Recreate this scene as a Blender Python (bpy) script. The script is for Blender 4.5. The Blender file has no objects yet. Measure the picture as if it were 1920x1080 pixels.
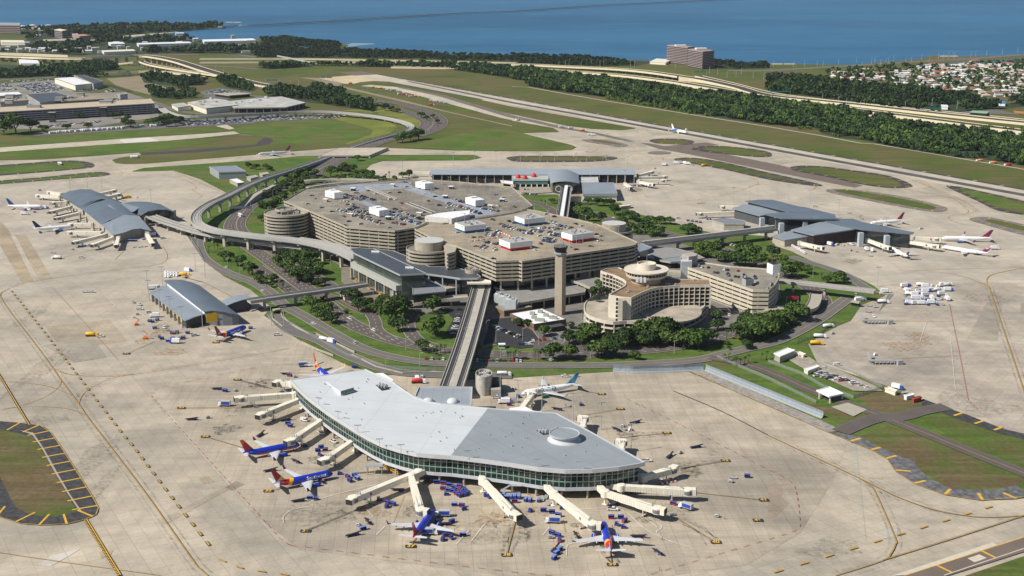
import bpy,math,random
import numpy as np
from mathutils import Vector,Matrix
from mathutils.geometry import tessellate_polygon
random.seed(7)
R=math.radians
# ---------------- camera, sky, sun, exposure ----------------
H=277.0; F=2400.0; PITCH=R(14.93)
scene=bpy.context.scene
cam_d=bpy.data.cameras.new('camera'); cam=bpy.data.objects.new('camera',cam_d)
scene.collection.objects.link(cam); scene.camera=cam
cam.location=(0,0,H); cam.rotation_euler=(R(90)-PITCH,0,0)
cam_d.sensor_width=36; cam_d.lens=36*F/1920; cam_d.clip_start=1; cam_d.clip_end=90000
world=bpy.data.worlds.new('World'); scene.world=world; world.use_nodes=True
wn=world.node_tree.nodes; wl=world.node_tree.links
SUN_AZ_TO=(-0.925,-0.38); SUN_EL=R(44)          # the sun stands to the left and slightly behind the camera
sky=wn.new('ShaderNodeTexSky'); sky.sky_type='NISHITA'; sky.sun_disc=False
sky.sun_elevation=SUN_EL; sky.sun_rotation=math.atan2(SUN_AZ_TO[0],SUN_AZ_TO[1]); sky.altitude=200
sky.air_density=1.0; sky.dust_density=0.6
wl.new(sky.outputs[0],wn['Background'].inputs[0]); wn['Background'].inputs[1].default_value=0.062
sun_d=bpy.data.lights.new('sun','SUN'); sun=bpy.data.objects.new('sun',sun_d); scene.collection.objects.link(sun)
sun_d.energy=4.9; sun_d.angle=R(0.53); sun_d.color=(1.0,0.94,0.85)
sv=Vector((SUN_AZ_TO[0]*math.cos(SUN_EL),SUN_AZ_TO[1]*math.cos(SUN_EL),math.sin(SUN_EL)))
sun.rotation_euler=sv.to_track_quat('Z','Y').to_euler(); sun.location=sv*900
scene.view_settings.view_transform='Standard'; scene.view_settings.look='None'
scene.view_settings.gamma=1; scene.view_settings.exposure=0.28
scene.cycles.max_bounces=5; scene.cycles.diffuse_bounces=3; scene.cycles.transparent_max_bounces=6; scene.cycles.volume_bounces=0
scene.cycles.use_denoising=True
# ---------------- measuring the ground from the photograph ----------------
SP,CP=math.sin(PITCH),math.cos(PITCH)
def W(px,py,z=0.0):
 u=(px-960)/F; v=(540-py)/F
 t=(z-H)/(v*CP-SP)
 return Vector((u*t,(CP+v*SP)*t,z))
def PJ(p):
 d=Vector(p)-Vector((0,0,H))
 zc=d.y*CP-d.z*SP; yc=d.y*SP+d.z*CP
 return (960+F*d.x/zc,540-F*yc/zc)
def WL(pts,z=0.0): return [W(a,b,z) for a,b in pts]
def ang(a,b): return math.atan2(b[1]-a[1],b[0]-a[0])
def hgt(base,py):
 # height of a point straight above a base point that shows at row py
 v=(540-py)/F; t=base.y/(CP+v*SP)
 return H+t*(v*CP-SP)
# ---------------- materials ----------------
MATS={}
def nt(m): return m.node_tree.nodes,m.node_tree.links
def lin(c):
 if isinstance(c,str):
  c=[int(c[i:i+2],16)/255 for i in (0,2,4)]
  c=[x/12.92 if x <= .04045 else ((x+.055)/1.055) ** 2.4 for x in c]
 return tuple(c)+(1,)
def mat(name,col,rough=0.75,var=0.12,scale=0.25,metal=0.0,spec=0.3,coat=None,bump=0,col2=None,coord='pos'):
 # plain surface whose colour wavers a little with world position
 if name in MATS: return MATS[name]
 m=bpy.data.materials.new(name); m.use_nodes=True; n,l=nt(m); b=n['Principled BSDF']
 c=lin(col)
 b.inputs['Roughness'].default_value=rough; b.inputs['Metallic'].default_value=metal
 b.inputs['Specular IOR Level'].default_value=spec
 if var > 0:
  g=n.new('ShaderNodeNewGeometry') if coord == 'pos' else n.new('ShaderNodeTexCoord')
  nz=n.new('ShaderNodeTexNoise'); nz.inputs['Scale'].default_value=scale; nz.inputs['Detail'].default_value=5; nz.inputs['Roughness'].default_value=.65
  l.new(g.outputs['Position'] if coord == 'pos' else g.outputs['Object'],nz.inputs['Vector'])
  mr=n.new('ShaderNodeMapRange'); mr.inputs[1].default_value=.3; mr.inputs[2].default_value=.7
  l.new(nz.outputs['Fac'],mr.inputs[0])
  mx=n.new('ShaderNodeMix'); mx.data_type='RGBA'
  c2=lin(col2) if col2 else tuple(x*(1+var) for x in c[:3])+(1,)
  c1=c if col2 else tuple(x*(1-var) for x in c[:3])+(1,)
  mx.inputs[6].default_value=c1; mx.inputs[7].default_value=c2
  l.new(mr.outputs[0],mx.inputs[0]); l.new(mx.outputs[2],b.inputs['Base Color'])
  if bump:
   bp=n.new('ShaderNodeBump'); bp.inputs['Strength'].default_value=bump; bp.inputs['Distance'].default_value=.5
   l.new(nz.outputs['Fac'],bp.inputs['Height']); l.new(bp.outputs[0],b.inputs['Normal'])
 else: b.inputs['Base Color'].default_value=c
 MATS[name]=m; return m
# ---------------- mesh building ----------------
ORG={}
class MB:
 def __init__(s): s.v=[]; s.f=[]; s.mi=[]; s.m=0; s.smooth=[]; s.sm=False
 def add(s,vs,fs,sm=None):
  o=len(s.v); s.v.extend([tuple(v) for v in vs])
  for f in fs: s.f.append([o+i for i in f]); s.mi.append(s.m); s.smooth.append(s.sm if sm is None else sm)
 def quad(s,*p): s.add(p,[list(range(len(p)))])
 def sheet(s,pts,z=None):
  pts=[Vector((p[0],p[1],(p[2] if z is None else z))) for p in pts]
  tr=tessellate_polygon([pts]); fs=[]
  for t in tr:
   a,b,c=[pts[i] for i in t]
   fs.append(list(t) if (b-a).cross(c-a).z > 0 else [t[0],t[2],t[1]])
  s.add(pts,fs)
 def prism(s,pts,z0,z1,cap=True,bot=False):
  # z0 / z1 may be numbers or lists
  n=len(pts); Z0=z0 if isinstance(z0,list) else [z0]*n; Z1=z1 if isinstance(z1,list) else [z1]*n
  if sum(pts[i][0]*pts[(i+1) % n][1]-pts[(i+1) % n][0]*pts[i][1] for i in range(n)) < 0:
   pts=pts[::-1]; Z0=Z0[::-1]; Z1=Z1[::-1]
  vs=[(p[0],p[1],z) for p,z in zip(pts,Z0)]+[(p[0],p[1],z) for p,z in zip(pts,Z1)]
  s.add(vs,[[i,(i+1) % n,n+(i+1) % n,n+i] for i in range(n)])
  if cap: s.sheet([(p[0],p[1],z) for p,z in zip(pts,Z1)])
  if bot:
   tr=tessellate_polygon([[Vector((p[0],p[1],z)) for p,z in zip(pts,Z0)]]); s.add([(p[0],p[1],z) for p,z in zip(pts,Z0)],[list(t) for t in tr])
 def box(s,c,size,rot=0.0,pitch=0.0):
  # c = centre of the bottom face
  hx,hy,h=size[0]/2,size[1]/2,size[2]
  M=Matrix.Rotation(rot,3,'Z') @ Matrix.Rotation(pitch,3,'Y')
  vs=[Vector(c)+M @ Vector((x*hx,y*hy,z*h)) for z in (0,1) for x,y in ((-1,-1),(1,-1),(1,1),(-1,1))]
  s.add(vs,[[3,2,1,0],[4,5,6,7],[0,1,5,4],[1,2,6,5],[2,3,7,6],[3,0,4,7]])
 def taper(s,c,size,top,rot=0.0,shift=0.0):
  M=Matrix.Rotation(rot,3,'Z'); vs=[]
  for k,z in ((0,0),(1,size[2])):
   sx,sy=(size[0]/2,size[1]/2) if k == 0 else (top[0]/2,top[1]/2)
   for x,y in ((-1,-1),(1,-1),(1,1),(-1,1)): vs.append(Vector(c)+M @ Vector((x*sx+(shift if k else 0),y*sy,z)))
  s.add(vs,[[3,2,1,0],[4,5,6,7],[0,1,5,4],[1,2,6,5],[2,3,7,6],[3,0,4,7]])
 def beam(s,a,b,w,h):
  # rectangular bar whose top centreline runs from a to b, width w, depth h
  a,b=Vector(a),Vector(b); d=(b-a); L=Vector((-d.y,d.x,0));
  L=(L.normalized() if L.length > 1e-6 else Vector((1,0,0)))*w/2
  U=d.normalized().cross(L.normalized()); U=U if U.z < 0 else -U
  U=U*h
  vs=[a+L,a-L,b-L,b+L,a+L+U,a-L+U,b-L+U,b+L+U]
  s.add(vs,[[0,1,2,3],[7,6,5,4],[1,0,4,5],[3,2,6,7],[0,3,7,4],[2,1,5,6]])
 def tube(s,a,b,r,r2=None,n=8,caps=True):
  a,b=Vector(a),Vector(b); r2=r if r2 is None else r2
  q=(b-a).to_track_quat('Z','Y'); vs=[]
  for c,rr in ((a,r),(b,r2)):
   for i in range(n):
    t=2*math.pi*i/n; vs.append(c+q @ Vector((rr*math.cos(t),rr*math.sin(t),0)))
  s.add(vs,[[i,(i+1) % n,n+(i+1) % n,n+i] for i in range(n)],sm=n > 6)
  if caps: s.add(vs,[list(range(n))[::-1],list(range(n,2*n))],sm=False)
 def lathe(s,c,prof,n=32,sx=1.0,sy=1.0,rot=0.0,sm=False,cap=True):
  vs=[]
  for r,z in prof:
   for i in range(n):
    t=2*math.pi*i/n; x,y=r*math.cos(t)*sx,r*math.sin(t)*sy
    vs.append((c[0]+x*math.cos(rot)-y*math.sin(rot),c[1]+x*math.sin(rot)+y*math.cos(rot),c[2]+z))
  m=len(prof)
  s.add(vs,[[k*n+i,k*n+(i+1) % n,(k+1)*n+(i+1) % n,(k+1)*n+i] for k in range(m-1) for i in range(n)],sm=sm)
  if cap and prof[-1][0] > 0: s.add(vs[-n:],[list(range(n))],sm=False)
 def strip(s,line,w,z=None,ends=0.0):
  # flat ribbon along a line of points, w = width (number or list)
  P=[Vector((p[0],p[1],(p[2] if len(p) > 2 else 0) if z is None else z)) for p in line]; n=len(P)
  Wd=w if isinstance(w,list) else [w]*n; vs=[]
  for i in range(n):
   d=P[min(i+1,n-1)]-P[max(i-1,0)]; d.z=0; d.normalize(); L=Vector((-d.y,d.x,0))
   vs += [P[i]+L*Wd[i]/2,P[i]-L*Wd[i]/2]
  s.add(vs,[[2*i,2*i+1,2*i+3,2*i+2] for i in range(n-1)])
 def wall(s,line,w,z0,z1,closed=False):
  # solid ribbon wall along a line (z0 / z1 number or list)
  P=[Vector((p[0],p[1],0)) for p in line]; n=len(P)
  Z0=z0 if isinstance(z0,list) else [z0]*n; Z1=z1 if isinstance(z1,list) else [z1]*n; vs=[]
  for i in range(n):
   a=P[(i-1) % n] if closed else P[max(i-1,0)]; b=P[(i+1) % n] if closed else P[min(i+1,n-1)]
   d1=(P[i]-a); d2=(b-P[i]); d1=d1.normalized() if d1.length > 1e-6 else d2.normalized(); d2=d2.normalized() if d2.length > 1e-6 else d1
   d=(d1+d2); d=d.normalized() if d.length > 1e-3 else d1; L=Vector((-d.y,d.x,0))/max(.5,d.dot(d1))*w/2
   for S,Z in ((1,Z0[i]),(-1,Z0[i]),(-1,Z1[i]),(1,Z1[i])): q=P[i]+L*S; vs.append((q.x,q.y,Z))
  fs=[]
  for i in range(n if closed else n-1):
   j=(i+1) % n
   for k in range(4): fs.append([4*i+k,4*i+(k+1) % 4,4*j+(k+1) % 4,4*j+k])
  if not closed: fs += [[3,2,1,0],[4*n-4,4*n-3,4*n-2,4*n-1]]
  s.add(vs,fs)
 def build(s,name,mats,parent=None,base=None):
  me=bpy.data.meshes.new(name)
  if parent is not None: o0=ORG[parent.name]
  elif base is not None: o0=Vector(base)
  else:
   A=np.array(s.v); o0=Vector((float((A[:,0].min()+A[:,0].max())/2),float((A[:,1].min()+A[:,1].max())/2),float(A[:,2].min())))
  vv=[(v[0]-o0.x,v[1]-o0.y,v[2]-o0.z) for v in s.v]
  me.from_pydata(vv,[],s.f)
  if not isinstance(mats,(list,tuple)): mats=[mats]
  for m in mats: me.materials.append(m)
  if len(mats) > 1: me.polygons.foreach_set('material_index',s.mi)
  if any(s.smooth): me.polygons.foreach_set('use_smooth',s.smooth)
  me.update()
  o=bpy.data.objects.new(name,me); scene.collection.objects.link(o)
  if parent is None: o.location=o0
  else: o.parent=parent
  ORG[o.name]=o0
  return o
def tag(o,label=None,cat=None,group=None,kind=None):
 if label: o['label']=label
 if cat: o['category']=cat
 if group: o['group']=group
 if kind: o['kind']=kind
 return o
def thing(name,label,cat,loc=(0,0,0),group=None):
 o=bpy.data.objects.new(name,None); scene.collection.objects.link(o); o.empty_display_size=.5
 o.location=loc; ORG[o.name]=Vector(loc); return tag(o,label,cat,group)
def ctr(pts,z=0): return Vector((sum(p[0] for p in pts)/len(pts),sum(p[1] for p in pts)/len(pts),z))
KIDS={}
def freeze(root):
 # remember the tree below a prototype
 t={}
 def rec(o):
  t[o.name]=[c for c in bpy.data.objects if c.parent == o]
  for c in t[o.name]: rec(c)
 rec(root); KIDS[root.name]=(root,t); return root
USED=set()
def put(proto,loc,rz=0.0,label=None,group=None,scale=None,mats=None,tilt=None):
 # a copy of a prototype thing with its parts and sub-parts (the first call moves the prototype itself)
 root,t=KIDS[proto.name]
 def cp(o,parent):
  c=o.copy(); scene.collection.objects.link(c)
  if parent is not None: c.parent=parent
  for k in t.get(o.name,[]): cp(k,c)
  return c
 if proto.name in USED: c=cp(root,None)
 else: USED.add(proto.name); c=PROTO_FIRST(root)
 c.location=loc; c.rotation_euler=(0,0,rz) if tilt is None else (tilt[0],tilt[1],rz)
 if scale: c.scale=(scale,)*3 if not isinstance(scale,tuple) else scale
 if label: c['label']=label
 if group: c['group']=group
 return c
FRESH={}
def PROTO_FIRST(root):
 # keep a clean unlinked source for later copies: here the copy is made and the source removed at the end
 root2,t=KIDS[root.name]
 def cp(o,parent):
  c=o.copy(); scene.collection.objects.link(c)
  if parent is not None: c.parent=parent
  for k in t.get(o.name,[]): cp(k,c)
  return c
 return cp(root,None)
def drop_protos():
 for nm,(root,t) in KIDS.items():
  L=[root]+[k for v in t.values() for k in v]
  for o in L: bpy.data.objects.remove(o,do_unlink=True)
def smooth_line(pts,k=4):
 # Catmull-Rom through the points
 P=[Vector(p if len(p) == 3 else (p[0],p[1],0)) for p in pts]; out=[]
 for i in range(len(P)-1):
  a=P[max(i-1,0)]; b=P[i]; c=P[i+1]; d=P[min(i+2,len(P)-1)]
  for j in range(k):
   t=j/k; out.append(.5*((2*b)+(c-a)*t+(2*a-5*b+4*c-d)*t*t+(3*b-a-3*c+d)*t ** 3))
 out.append(P[-1]); return out
def smooth_loop(pts,k=4):
 P=[Vector(p if len(p) == 3 else (p[0],p[1],0)) for p in pts]; out=[]; n=len(P)
 for i in range(n):
  a=P[(i-1) % n]; b=P[i]; c=P[(i+1) % n]; d=P[(i+2) % n]
  for j in range(k):
   t=j/k; out.append(.5*((2*b)+(c-a)*t+(2*a-5*b+4*c-d)*t*t+(3*b-a-3*c+d)*t ** 3))
 return out
def inset(pts,d):
 # move every edge of a polygon inwards by d
 n=len(pts); P=[Vector((p[0],p[1])) for p in pts]
 A=sum(P[i].x*P[(i+1) % n].y-P[(i+1) % n].x*P[i].y for i in range(n)); s=1 if A > 0 else -1; out=[]
 for i in range(n):
  e1=(P[i]-P[i-1]).normalized(); e2=(P[(i+1) % n]-P[i]).normalized()
  n1=Vector((-e1.y,e1.x))*s; n2=Vector((-e2.y,e2.x))*s; m=n1+n2
  m=m/max(.35,m.dot(n1)) if m.length > .05 else n1
  q=P[i]+m*d; out.append(Vector((q.x,q.y,pts[i][2] if len(pts[i]) > 2 else 0)))
 return out
def along(line,step,start=0.0):
 # points with direction every step metres along a line
 out=[]; acc=start
 P=[Vector((p[0],p[1],p[2] if len(p) > 2 else 0)) for p in line]; tot=0
 for a,b in zip(P,P[1:]):
  L=(b-a).length
  while acc <= tot+L and L > 0:
   t=(acc-tot)/L; out.append((a.lerp(b,t),math.atan2(b.y-a.y,b.x-a.x))); acc += step
  tot += L
 return out
def inside(p,poly):
 x,y=p[0],p[1]; c=False; j=len(poly)-1
 for i in range(len(poly)):
  xi,yi,xj,yj=poly[i][0],poly[i][1],poly[j][0],poly[j][1]
  if (yi > y) != (yj > y) and x < (xj-xi)*(y-yi)/(yj-yi)+xi: c=not c
  j=i
 return c
# ---------------- the ground ----------------
def Q(r,c,pts): return [(c*480+x/4,r*270+y/4) for x,y in pts]
AG=math.atan2(.868,-.497)              # heading of the runways
def noise_mix(n,l,vec,scale,a,b,lo=.35,hi=.65,detail=6,rough=.6,dist=0.0):
 nz=n.new('ShaderNodeTexNoise'); nz.inputs['Scale'].default_value=scale; nz.inputs['Detail'].default_value=detail
 nz.inputs['Roughness'].default_value=rough; nz.inputs['Distortion'].default_value=dist; l.new(vec,nz.inputs['Vector'])
 mr=n.new('ShaderNodeMapRange'); mr.inputs[1].default_value=lo; mr.inputs[2].default_value=hi; l.new(nz.outputs['Fac'],mr.inputs[0])
 mx=n.new('ShaderNodeMix'); mx.data_type='RGBA'
 for k,v in ((6,a),(7,b)):
  if isinstance(v,tuple): mx.inputs[k].default_value=v
  else: l.new(v,mx.inputs[k])
 l.new(mr.outputs[0],mx.inputs[0]); return mx.outputs[2]
def mul(n,l,a,b,fac=1.0):
 mx=n.new('ShaderNodeMix'); mx.data_type='RGBA'; mx.blend_type='MULTIPLY'; mx.inputs[0].default_value=fac
 for k,v in ((6,a),(7,b)):
  if isinstance(v,tuple): mx.inputs[k].default_value=v
  else: l.new(v,mx.inputs[k])
 return mx.outputs[2]
def concrete(name,col,angle,slab=7.6,row=None,grime=.22,joint=.70,spread=.05):
 m=bpy.data.materials.new(name); m.use_nodes=True; n,l=nt(m); b=n['Principled BSDF']
 b.inputs['Roughness'].default_value=.85; b.inputs['Specular IOR Level'].default_value=.25
 g=n.new('ShaderNodeNewGeometry'); mp=n.new('ShaderNodeMapping'); mp.vector_type='POINT'
 mp.inputs['Rotation'].default_value=(0,0,-angle); l.new(g.outputs['Position'],mp.inputs['Vector'])
 def brick(w,h,c1,c2,mo,ms,off=0.0):
  t=n.new('ShaderNodeTexBrick'); t.offset=off; t.squash=1; t.inputs['Scale'].default_value=1
  t.inputs['Brick Width'].default_value=w; t.inputs['Row Height'].default_value=h
  t.inputs['Mortar Size'].default_value=ms; t.inputs['Mortar Smooth'].default_value=.2
  t.inputs['Color1'].default_value=(c1,)*3+(1,); t.inputs['Color2'].default_value=(c2,)*3+(1,); t.inputs['Mortar'].default_value=(mo,)*3+(1,)
  l.new(mp.outputs[0],t.inputs['Vector']); return t.outputs['Color']
 row=row or slab
 c=brick(slab,row,1-spread,1+spread*.4,joint,.11)
 c2=brick(slab*9,row*4,.93,1.03,.86,.14,.37)
 c3=brick(slab*3,row*15,.94,1.03,.9,.10,.5)
 x=mul(n,l,lin(col),c); x=mul(n,l,x,c2); x=mul(n,l,x,c3)
 # tyre and exhaust grime drawn out along the lanes, then broad weathering
 m2=n.new('ShaderNodeMapping'); m2.inputs['Rotation'].default_value=(0,0,-angle); m2.inputs['Scale'].default_value=(.14,1,1); l.new(g.outputs['Position'],m2.inputs['Vector'])
 m3=n.new('ShaderNodeMapping'); m3.inputs['Rotation'].default_value=(0,0,-angle); m3.inputs['Scale'].default_value=(1,.12,1); l.new(g.outputs['Position'],m3.inputs['Vector'])
 s1=noise_mix(n,l,m2.outputs[0],.11,(1-grime*.55,)*3+(1,),(1.03,)*3+(1,),.36,.58,8,.72)
 s1b=noise_mix(n,l,m3.outputs[0],.09,(1-grime*.5,)*3+(1,),(1.02,)*3+(1,),.36,.58,8,.72)
 s2=noise_mix(n,l,g.outputs['Position'],.012,(1-grime*1.1,1-grime*1.08,1-grime,1),(1.06,1.05,1.02,1),.36,.62,9,.62,.8)
 s3=noise_mix(n,l,g.outputs['Position'],.6,(.93,)*3+(1,),(1.05,)*3+(1,),.3,.7,4)
 x=mul(n,l,x,s1); x=mul(n,l,x,s1b); x=mul(n,l,x,s2); x=mul(n,l,x,s3)
 l.new(x,b.inputs['Base Color']); return m
CON=.47
M_taxi=concrete('concrete_taxiway',(CON*1.0,CON*.885,CON*.705),AG)
M_apC=concrete('concrete_apron_near',(CON*1.0,CON*.87,CON*.68),R(4),slab=6.6,grime=.28)
M_apR=concrete('concrete_apron_east',(CON*.99,CON*.87,CON*.715),AG+R(24),slab=7.6,grime=.24,spread=.09)
M_apF=concrete('concrete_apron_far',(CON*.98,CON*.875,CON*.72),AG+R(8),slab=9,grime=.16)
M_pad=concrete('concrete_new',(.56,.46,.30),AG,grime=.1)
M_pale=concrete('concrete_pale',(.50,.45,.36),AG,grime=.12)
def grass(name,a,b_,c_,s=.02,fine=.35,dry=(.42,.62)):
 m=bpy.data.materials.new(name); m.use_nodes=True; n,l=nt(m); b=n['Principled BSDF']
 b.inputs['Roughness'].default_value=.95; b.inputs['Specular IOR Level'].default_value=.1
 g=n.new('ShaderNodeNewGeometry')
 x=noise_mix(n,l,g.outputs['Position'],s,tuple(a)+(1,),tuple(b_)+(1,),.4,.6,8,.6,.6)
 x=noise_mix(n,l,g.outputs['Position'],s*.37,x,tuple(c_)+(1,),dry[0],dry[1],9,.65,1.0)
 f=noise_mix(n,l,g.outputs['Position'],fine,(.78,)*3+(1,),(1.2,)*3+(1,),.3,.7,5,.7)
 m2=n.new('ShaderNodeMapping'); m2.inputs['Rotation'].default_value=(0,0,-AG); m2.inputs['Scale'].default_value=(.02,.35,1); l.new(g.outputs['Position'],m2.inputs['Vector'])
 st=noise_mix(n,l,m2.outputs[0],.5,(.88,)*3+(1,),(1.1,)*3+(1,),.4,.6,2)
 x=mul(n,l,x,f); x=mul(n,l,x,st); l.new(x,b.inputs['Base Color']); return m
G_field=grass('grass_airfield',(.070,.095,.022),(.095,.115,.028),(.125,.105,.048),.012)
G_lush=grass('grass_lush',(.068,.118,.022),(.100,.145,.030),(.125,.115,.045),.025,dry=(.44,.66))
G_lawn=grass('grass_lawn',(.062,.115,.022),(.095,.145,.030),(.125,.120,.045),.05,dry=(.48,.70))
G_dry=grass('grass_dry',(.120,.090,.046),(.140,.108,.060),(.080,.115,.026),.03,dry=(.44,.60))
G_bright=grass('grass_yellow_green',(.16,.19,.035),(.20,.20,.045),(.12,.15,.035),.02)
M_asph=mat('asphalt',(.055,.053,.053),.85,.22,.15)
M_road=mat('asphalt_road',(.105,.088,.080),.85,.12,.08)
M_roadg=mat('asphalt_grey',(.135,.128,.120),.85,.12,.08)
M_lot=mat('asphalt_new',(.035,.035,.037),.8,.15,.1)
M_should=mat('asphalt_shoulder',(.050,.050,.052),.85,.55,.35)
M_brown=mat('asphalt_brown',(.150,.118,.098),.85,.12,.05)
M_kerb=mat('kerb_concrete',(.36,.33,.27),.85,.1,.3)
M_dirt=mat('bare_soil',(.27,.22,.155),.95,.25,.02,col2=(.20,.165,.10))
M_yel=mat('paint_yellow',(.62,.36,.035),.6,.15,.5)
M_yeld=mat('paint_ochre',(.43,.26,.05),.6,.2,.3)
M_blk=mat('paint_black',(.035,.033,.03),.8,.2,.5)
M_wht=mat('paint_white',(.72,.70,.66),.7,.1,.5)
M_redp=mat('paint_red',(.36,.10,.085),.7,.15,.5)
M_rub=mat('rubber_streak',(.085,.080,.076),.85,.35,.05)
ZL={'z': .03}
def zn(d=.005): ZL['z'] += d; return ZL['z']
def mk():
 # paint lies in a thin band of levels above the surface below it
 ZL['k']=(ZL.get('k',0)+1) % 12; return ZL['z']+.02+.004*ZL['k']
def area(name,pts,m,z=None,kind='structure'):
 b=MB(); b.sheet(pts,(mk() if name == 'ground_stain' else zn()) if z is None else z); return tag(b.build(name,m),kind=kind)
# open water out to the horizon
wm=bpy.data.materials.new('bay_water'); wm.use_nodes=True; n,l=nt(wm); b=n['Principled BSDF']
b.inputs['Roughness'].default_value=.42; b.inputs['Specular IOR Level'].default_value=.32
g=n.new('ShaderNodeNewGeometry'); mp=n.new('ShaderNodeMapping'); mp.inputs['Scale'].default_value=(.30,1,1); l.new(g.outputs['Position'],mp.inputs['Vector'])
x=noise_mix(n,l,mp.outputs[0],.0011,lin((.008,.088,.188)),lin((.022,.130,.255)),.36,.60,7,.6,.6)
x=noise_mix(n,l,mp.outputs[0],.012,x,lin((.055,.175,.300)),.50,.80,6,.7)
l.new(x,b.inputs['Base Color'])
bn=n.new('ShaderNodeTexNoise'); bn.inputs['Scale'].default_value=.05; bn.inputs['Detail'].default_value=8; l.new(mp.outputs[0],bn.inputs['Vector'])
bp=n.new('ShaderNodeBump'); bp.inputs['Strength'].default_value=.35; bp.inputs['Distance'].default_value=3; l.new(bn.outputs['Fac'],bp.inputs['Height']); l.new(bp.outputs[0],b.inputs['Normal'])
area('water',[(-60000,-600),(60000,-600),(60000,80000),(-60000,80000)],wm,-1.2)
# the land with its shoreline
shore=Q(0,0,[(-900,130),(-300,200),(0,215),(180,215),(430,205),(640,195),(900,190),(1150,190),(1400,192),(1560,190),(1700,196),(1690,210),(1560,217),(1330,235),(1100,258),(930,285),(1000,300),(1500,298),(1920,290)])+\
 Q(0,1,[(60,285),(200,285),(340,300),(560,315),(660,325),(690,340),(640,360),(560,378),(800,380),(1100,395),(1500,405),(1920,420)])+\
 Q(0,2,[(60,415),(330,425),(640,445),(1100,455),(1500,465),(1920,478)])+\
 Q(0,3,[(300,482),(640,485),(760,475),(1000,455),(1150,440),(1240,415),(1420,425),(1700,418),(1920,405),(2500,380)])
shore=[(1280 if i < 0 else x,y) for i,(x,y) in enumerate(shore)]
SH=WL(shore)
area('land',[Vector((-3500,-900,0))]+[Vector((SH[0].x-1500,SH[0].y,0))]+SH+[Vector((5200,SH[-1].y+200,0)),Vector((5200,-900,0))],G_field,0.0)
M_shoal=mat('shoal_sand',(.17,.24,.27),.7,.25,.004)
M_sand=mat('beach_sand',(.42,.38,.30),.9,.1,.01)
for nm,pts in (('sandbar',Q(0,1,[(650,345),(720,320),(880,322),(900,328),(760,340),(690,352)])),
    ('sandbar',Q(0,0,[(810,282),(1000,262),(1300,240),(1345,235),(1290,246),(1040,272),(930,287)]))):
 area(nm,WL(pts),M_sand if pts[0][0] < 400 else M_shoal,-1.1 if pts[0][0] > 400 else .02)
# small lagoons seen inside the shore
LAG=[Q(0,0,[(260,255),(520,236),(880,228),(930,232),(700,246),(420,262)]),Q(0,1,[(120,350),(330,335),(470,332),(490,340),(420,358),(420,375),(300,350)]),Q(0,3,[(1140,490),(1400,470),(1640,455),(1920,435),(1920,455),(1700,470),(1480,488),(1180,502)])]
wm2=mat('lagoon_water',(.045,.095,.15),.35,.2,.01)
for p in LAG: area('pond',WL(p),wm2,.05)
# ---- paved airfield ----
apron_out=[(-500,360),(-200,332)]+Q(1,0,[(0,135),(300,120),(560,100),(820,85),(1040,66),(1060,82),(850,108),(840,122),(870,145),(950,152),(1100,148),(1920,82)])+\
 Q(1,1,[(0,78),(300,55),(600,32),(980,30),(1500,50),(1920,55)])+Q(1,2,[(0,55),(300,55),(450,45),(488,25),(440,5)])+\
 Q(0,2,[(75,1000),(350,992),(350,985),(310,960),(0,905),(0,858),(420,945),(600,968),(820,978),(920,966),(930,960),(0,800)])+\
 [(850,176),(725,152.5),(757,150),(770,150)]
RN=[(708,140),(1202,229.4),(1698,317),(1920,356.5),(2400,442)]
a2=WL(apron_out[:-2])+WL(RN)+[Vector((900,150,0)),Vector((900,-50,0)),Vector((-900,-50,0)),Vector((-1100,400,0))]
area('taxiway',a2,M_taxi)
area('runway_pad',WL([(595,146.5),(650,142),(706,139.5),(730,144),(726,153),(700,151.5),(675,154),(663,157),(647,157)]),M_pad)
area('runway_pad',WL([(678,142.5),(706,139.5),(735,145),(726,153),(712,152)]),M_pale)
area('blast_pad',WL([(634,135),(678,133.5),(707,139.6),(665,142)]),M_brown)
# runway proper with asphalt shoulders and rubber down the middle
pale_run=WL([(706,140.5),(1202,230.3),(1698,318),(1920,357.5),(2400,443),(2400,462),(1920,373),(1802,352),(1440,283),(1240,247),(960,197),(725,152.3)])
area('runway',pale_run,M_pale)
def edge_strip(name,pts,w,m,z=None):
 b=MB(); b.strip(WL(pts),w,zn() if z is None else z); return tag(b.build(name,m),kind='structure')
edge_strip('runway_shoulder',[(712,139.9),(1202,228.4),(1698,315.8),(1920,355),(2400,440)],8,M_asph)
edge_strip('runway_shoulder',[(726,153.5),(840,174.5),(905,187)],7,M_asph)
edge_strip('runway_rubber',[(765,152.5),(960,192.3),(1200,235.2),(1440,279),(1920,365.6),(2300,434)],[8,13,15,15,15,15],M_rub)
b=MB(); z=zn()
for k in range(46):
 t=k/46; p=W(760,148.8).lerp(W(2300,422.5),t)
 b.box((p.x,p.y,z),(5,1.6,.02),AG+R(45))
tag(b.build('runway_edge_paint',M_wht),kind='structure')
# construction on the parallel taxiway
edge_strip('taxiway_milled',Q(0,1,[(1080,655),(1400,720),(1920,875)])+Q(0,2,[(100,895),(380,960),(620,1000),(900,1062)]),[12,17,18,18,14,14,12],mat('milled_asphalt',(.15,.128,.108),.9,.35,.12))
edge_strip('taxiway',Q(0,1,[(820,640),(1090,665),(1400,745),(1920,882)])+Q(0,2,[(100,900)]),[30,34,34,36,36],M_pale,.05)
# brown cross taxiway
area('taxiway_asphalt',WL([(1200,268),(1216,268.5),(1245,274),(1325,267),(1350,272),(1303,275),(1335,284),(1440,305),(1530,325),(1618,348),(1602,352),(1560,344),(1440,320),(1300,291),(1235,279)]),M_brown)
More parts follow.
